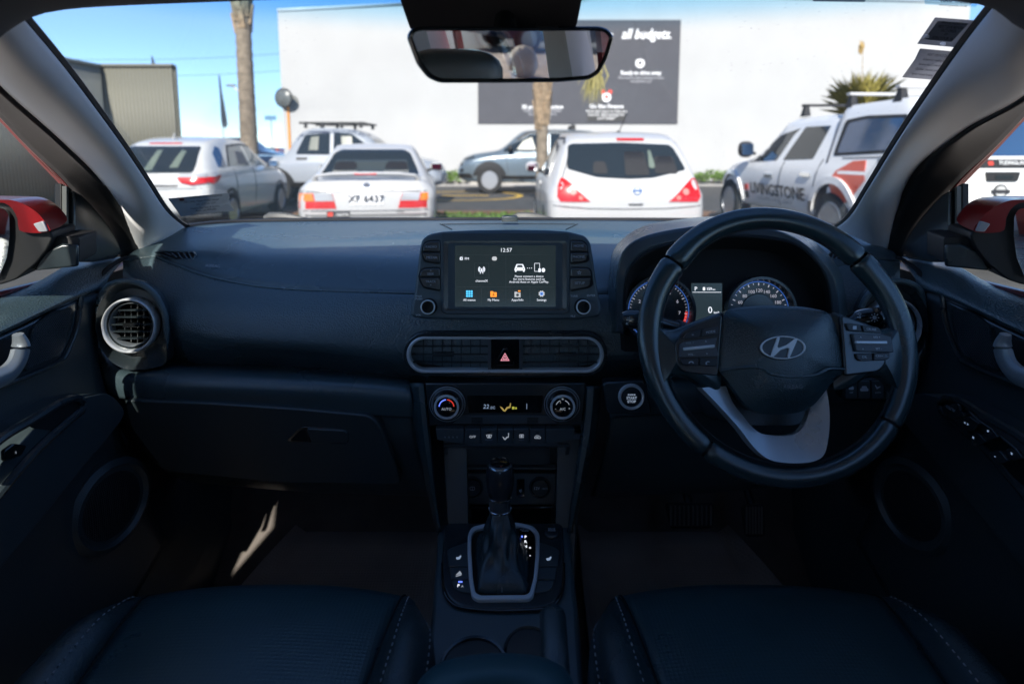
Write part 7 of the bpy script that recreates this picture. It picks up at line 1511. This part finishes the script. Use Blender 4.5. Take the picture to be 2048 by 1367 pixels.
# ------------------------------------------------------------------ pedals, mats
pe = MB()
def pedal(name, P, y, label, ribs, vert=True):
    pl = Pl(U(sum(p[0] for p in P)/len(P), sum(p[1] for p in P)/len(P), y), tilt(28)); rt = empty(name, pl.at(*P[0]), label, 'pedal', 'pedals')
    obj('pad', slab(pl, roundp(P, 7), -.012, .0), rubber, rt, bev=.003)
    x0, x1, y0, y1 = min(p[0] for p in P)+9, max(p[0] for p in P)-9, min(p[1] for p in P)+6, max(p[1] for p in P)-6
    for i in range(ribs): x = lerp(x0, x1, i/(ribs-1)); obj('rib', slab(pl, rr(x-1.6+0, y0, x+1.6, y1, 1), -.001, .003), mat('rib_rubber', (.2, .19, .18), .7), rt)
    obj('stem', MB().tube([pl.at((x0+x1)/2, y0, -.012), pl.at((x0+x1)/2, y0-40, -.05), pl.at((x0+x1)/2, y0-110, -.12)], .009, 8), satinb, rt)
pedal('brake_pedal', [(1332, 1004), (1430, 1005), (1426, 1056), (1342, 1056)], 1.22, 'wide ribbed brake pedal in the dark footwell', 10)
pedal('accelerator_pedal', [(1484, 1008), (1528, 1006), (1532, 1072), (1492, 1073)], 1.20, 'narrow ribbed accelerator pedal right of the brake pedal', 6)
def fmat(s, label):
    P = [(.10, .55), (.12, 1.15), (.14, 1.3), (.50, 1.3), (.56, 1.2), (.60, 1.0), (.62, .8), (.61, .55)]
    zz = lambda y: .385 if y < 1.12 else lerp(.388, .428, (y-1.12)/.18)
    rows = []
    for k in range(16):
        y = lerp(.5, 1.28, k/15); xo = .60 if y < .95 else lerp(.60, .50, ((y-.95)/.33)**1.5); xi = lerp(.12, .15, k/15)
        rows.append([Vector((s*lerp(xi, xo, i/14), y, zz(y)+.02*(max(0, abs(i/7-1)-.88)/.12))) for i in range(15)])
    tag(obj('floor_mat', MB().grid(rows), matm, th=.006), label, 'floor mat', 'front floor mats')
fmat(-1, 'ribbed rubber floor mat in the left footwell under the glovebox'); fmat(1, 'ribbed rubber floor mat under the pedals')
for s in (-1, 1):
    mb = MB().grid([[Vector((s*x, y, z)) for y in (.2, .6, .9, 1.15, 1.4, 1.6)] for x, z in ((.62, .38), (.67, .44), (.70, .50), (.72, .62))]); obj('sill_trim', mb, lowp, car, th=.006)
    mb = MB().prism([Vector((s*.105, .95, .38)), Vector((s*.12, 1.45, .45)), Vector((s*.14, 1.5, .85)), Vector((s*.12, .99, .80)), Vector((s*.10, .90, .62))], [Vector((s*.07, .95, .38)), Vector((s*.08, 1.45, .45)), Vector((s*.08, 1.5, .85)), Vector((s*.08, .99, .80)), Vector((s*.07, .90, .62))]); obj('tunnel_side', mb, lowp, car)
# ------------------------------------------------------------------ front seats
def seat(s, label):
    cx = s*.333; rt = empty('front_seat', (cx, .3, .4), label, 'car seat', 'front seats')
    mi = 1 if s > 0 else -1     # u>0 is the door side
    def halfw(y): return .240-.045*max(0, (y-.62)/.2)**2.2
    def panel(y): return lerp(.150, .180, min(1, max(0, (y-.45)/.33)))
    ys = [.12, .25, .4, .5, .58, .64, .69, .73, .76, .78, .798, .808, .812, .808]
    def zc(y): return {0: 0}.get(0) or (.692+.012*math.sin(min(1, y/.75)*math.pi*.6))
    zfall = [0, 0, 0, 0, 0, 0, 0, -.002, -.006, -.014, -.028, -.05, -.09, -.18]
    def P(u, i, du=0):
        y = ys[i]; x = cx+u
        e = abs(u)/halfw(min(y, .78)); return x, y
    rows = []
    for i, y in enumerate(ys):
        pw_ = panel(y); rows.append([Vector((cx+pw_*t, y-.010*abs(t)**3*max(0, (y-.68)/.1), .692+.010*(1-t*t)+zfall[i])) for t in [k/12-1 for k in range(25)]])
    obj('cushion_panel', MB().grid(rows), pleather, rt, th=.01)
    for q in (-1, 1):
        rows, edge, inner = [], [], []
        for i, y in enumerate(ys):
            pw_, hw = panel(y), halfw(min(y, .81)); yy = y-.010*max(0, (y-.68)/.1); d = hw-pw_; row = []
            for t, z in ((0, -.002), (.06, .008), (.3, .020), (.55, .026), (.78, .018), (.93, .0), (1, -.03), (1.02, -.09), (1.0, -.2)):
                k = max(0, (y-.68)/.12); row.append(Vector((cx+q*(pw_+d*t), yy-.055*k*t*t, .692+z*(1-.9*min(1, k))+zfall[i]-.012*k*t*(1+0*t))))
            rows.append(row); edge.append(row[5].lerp(row[4], .2)+Vector((q*.0005, 0, .0018))); inner.append(row[2]+Vector((0, 0, .0014)))
        obj('bolster', sheet(rows, 24, 40), leather, rt, th=.008)
        st = MB()
        for line, lim in ((edge, 12), (inner, 10)):
            c = crv(line[:lim], 130)
            for k in range(0, 128, 2): st.tube([c[k], c[k].lerp(c[k+1], .75)], .001, 4)
        tag(obj('stitching', st, stitch, rt), kind='stuff')
        obj('piping', MB().tube(crv([r_[0]+Vector((0, 0, .001)) for r_ in rows[:12]], 50), .0016, 6), blackhole, rt)
    b = MB().prism([Vector((cx+x, .78, z)) for x, z in ((-.19, .40), (.19, .40), (.19, .62), (-.19, .62))], [Vector((cx+x, .1, z)) for x, z in ((-.21, .40), (.21, .40), (.23, .64), (-.23, .64))]); obj('seat_base', b, satinb, rt)
    rows = []
    for z, y, w, th_ in ((.66, .10, .22, .06), (.8, .05, .24, .07), (.96, -.04, .24, .07), (1.05, -.08, .20, .06), (1.11, -.11, .13, .05), (1.125, -.115, .05, .03)):
        rows.append([Vector((cx+w*math.copysign(abs(math.cos(a))**.5, math.cos(a)), y+th_*math.copysign(abs(math.sin(a))**.7, math.sin(a))-.06, z)) for a in [2*math.pi*k/28 for k in range(28)]])
    mb = MB().grid(rows, cu=True); mb.f.append(tuple(range(5*28, 6*28))); obj('backrest', mb, leather, rt)
    mb = MB().blob((cx, -.22, 1.215), (.13, .05, .085), pw=.6); h = obj('headrest', mb, leather, rt)
    for x in (-.05, .05): obj('post', MB().tube([(cx+x, -.21, 1.05), (cx+x, -.22, 1.18)], .006, 8), chrome, h)
seat(-1, 'left front seat with dark perforated leather cushion below the glovebox'); seat(1, 'right front seat with dark perforated leather cushion below the steering wheel')
flush_texts()
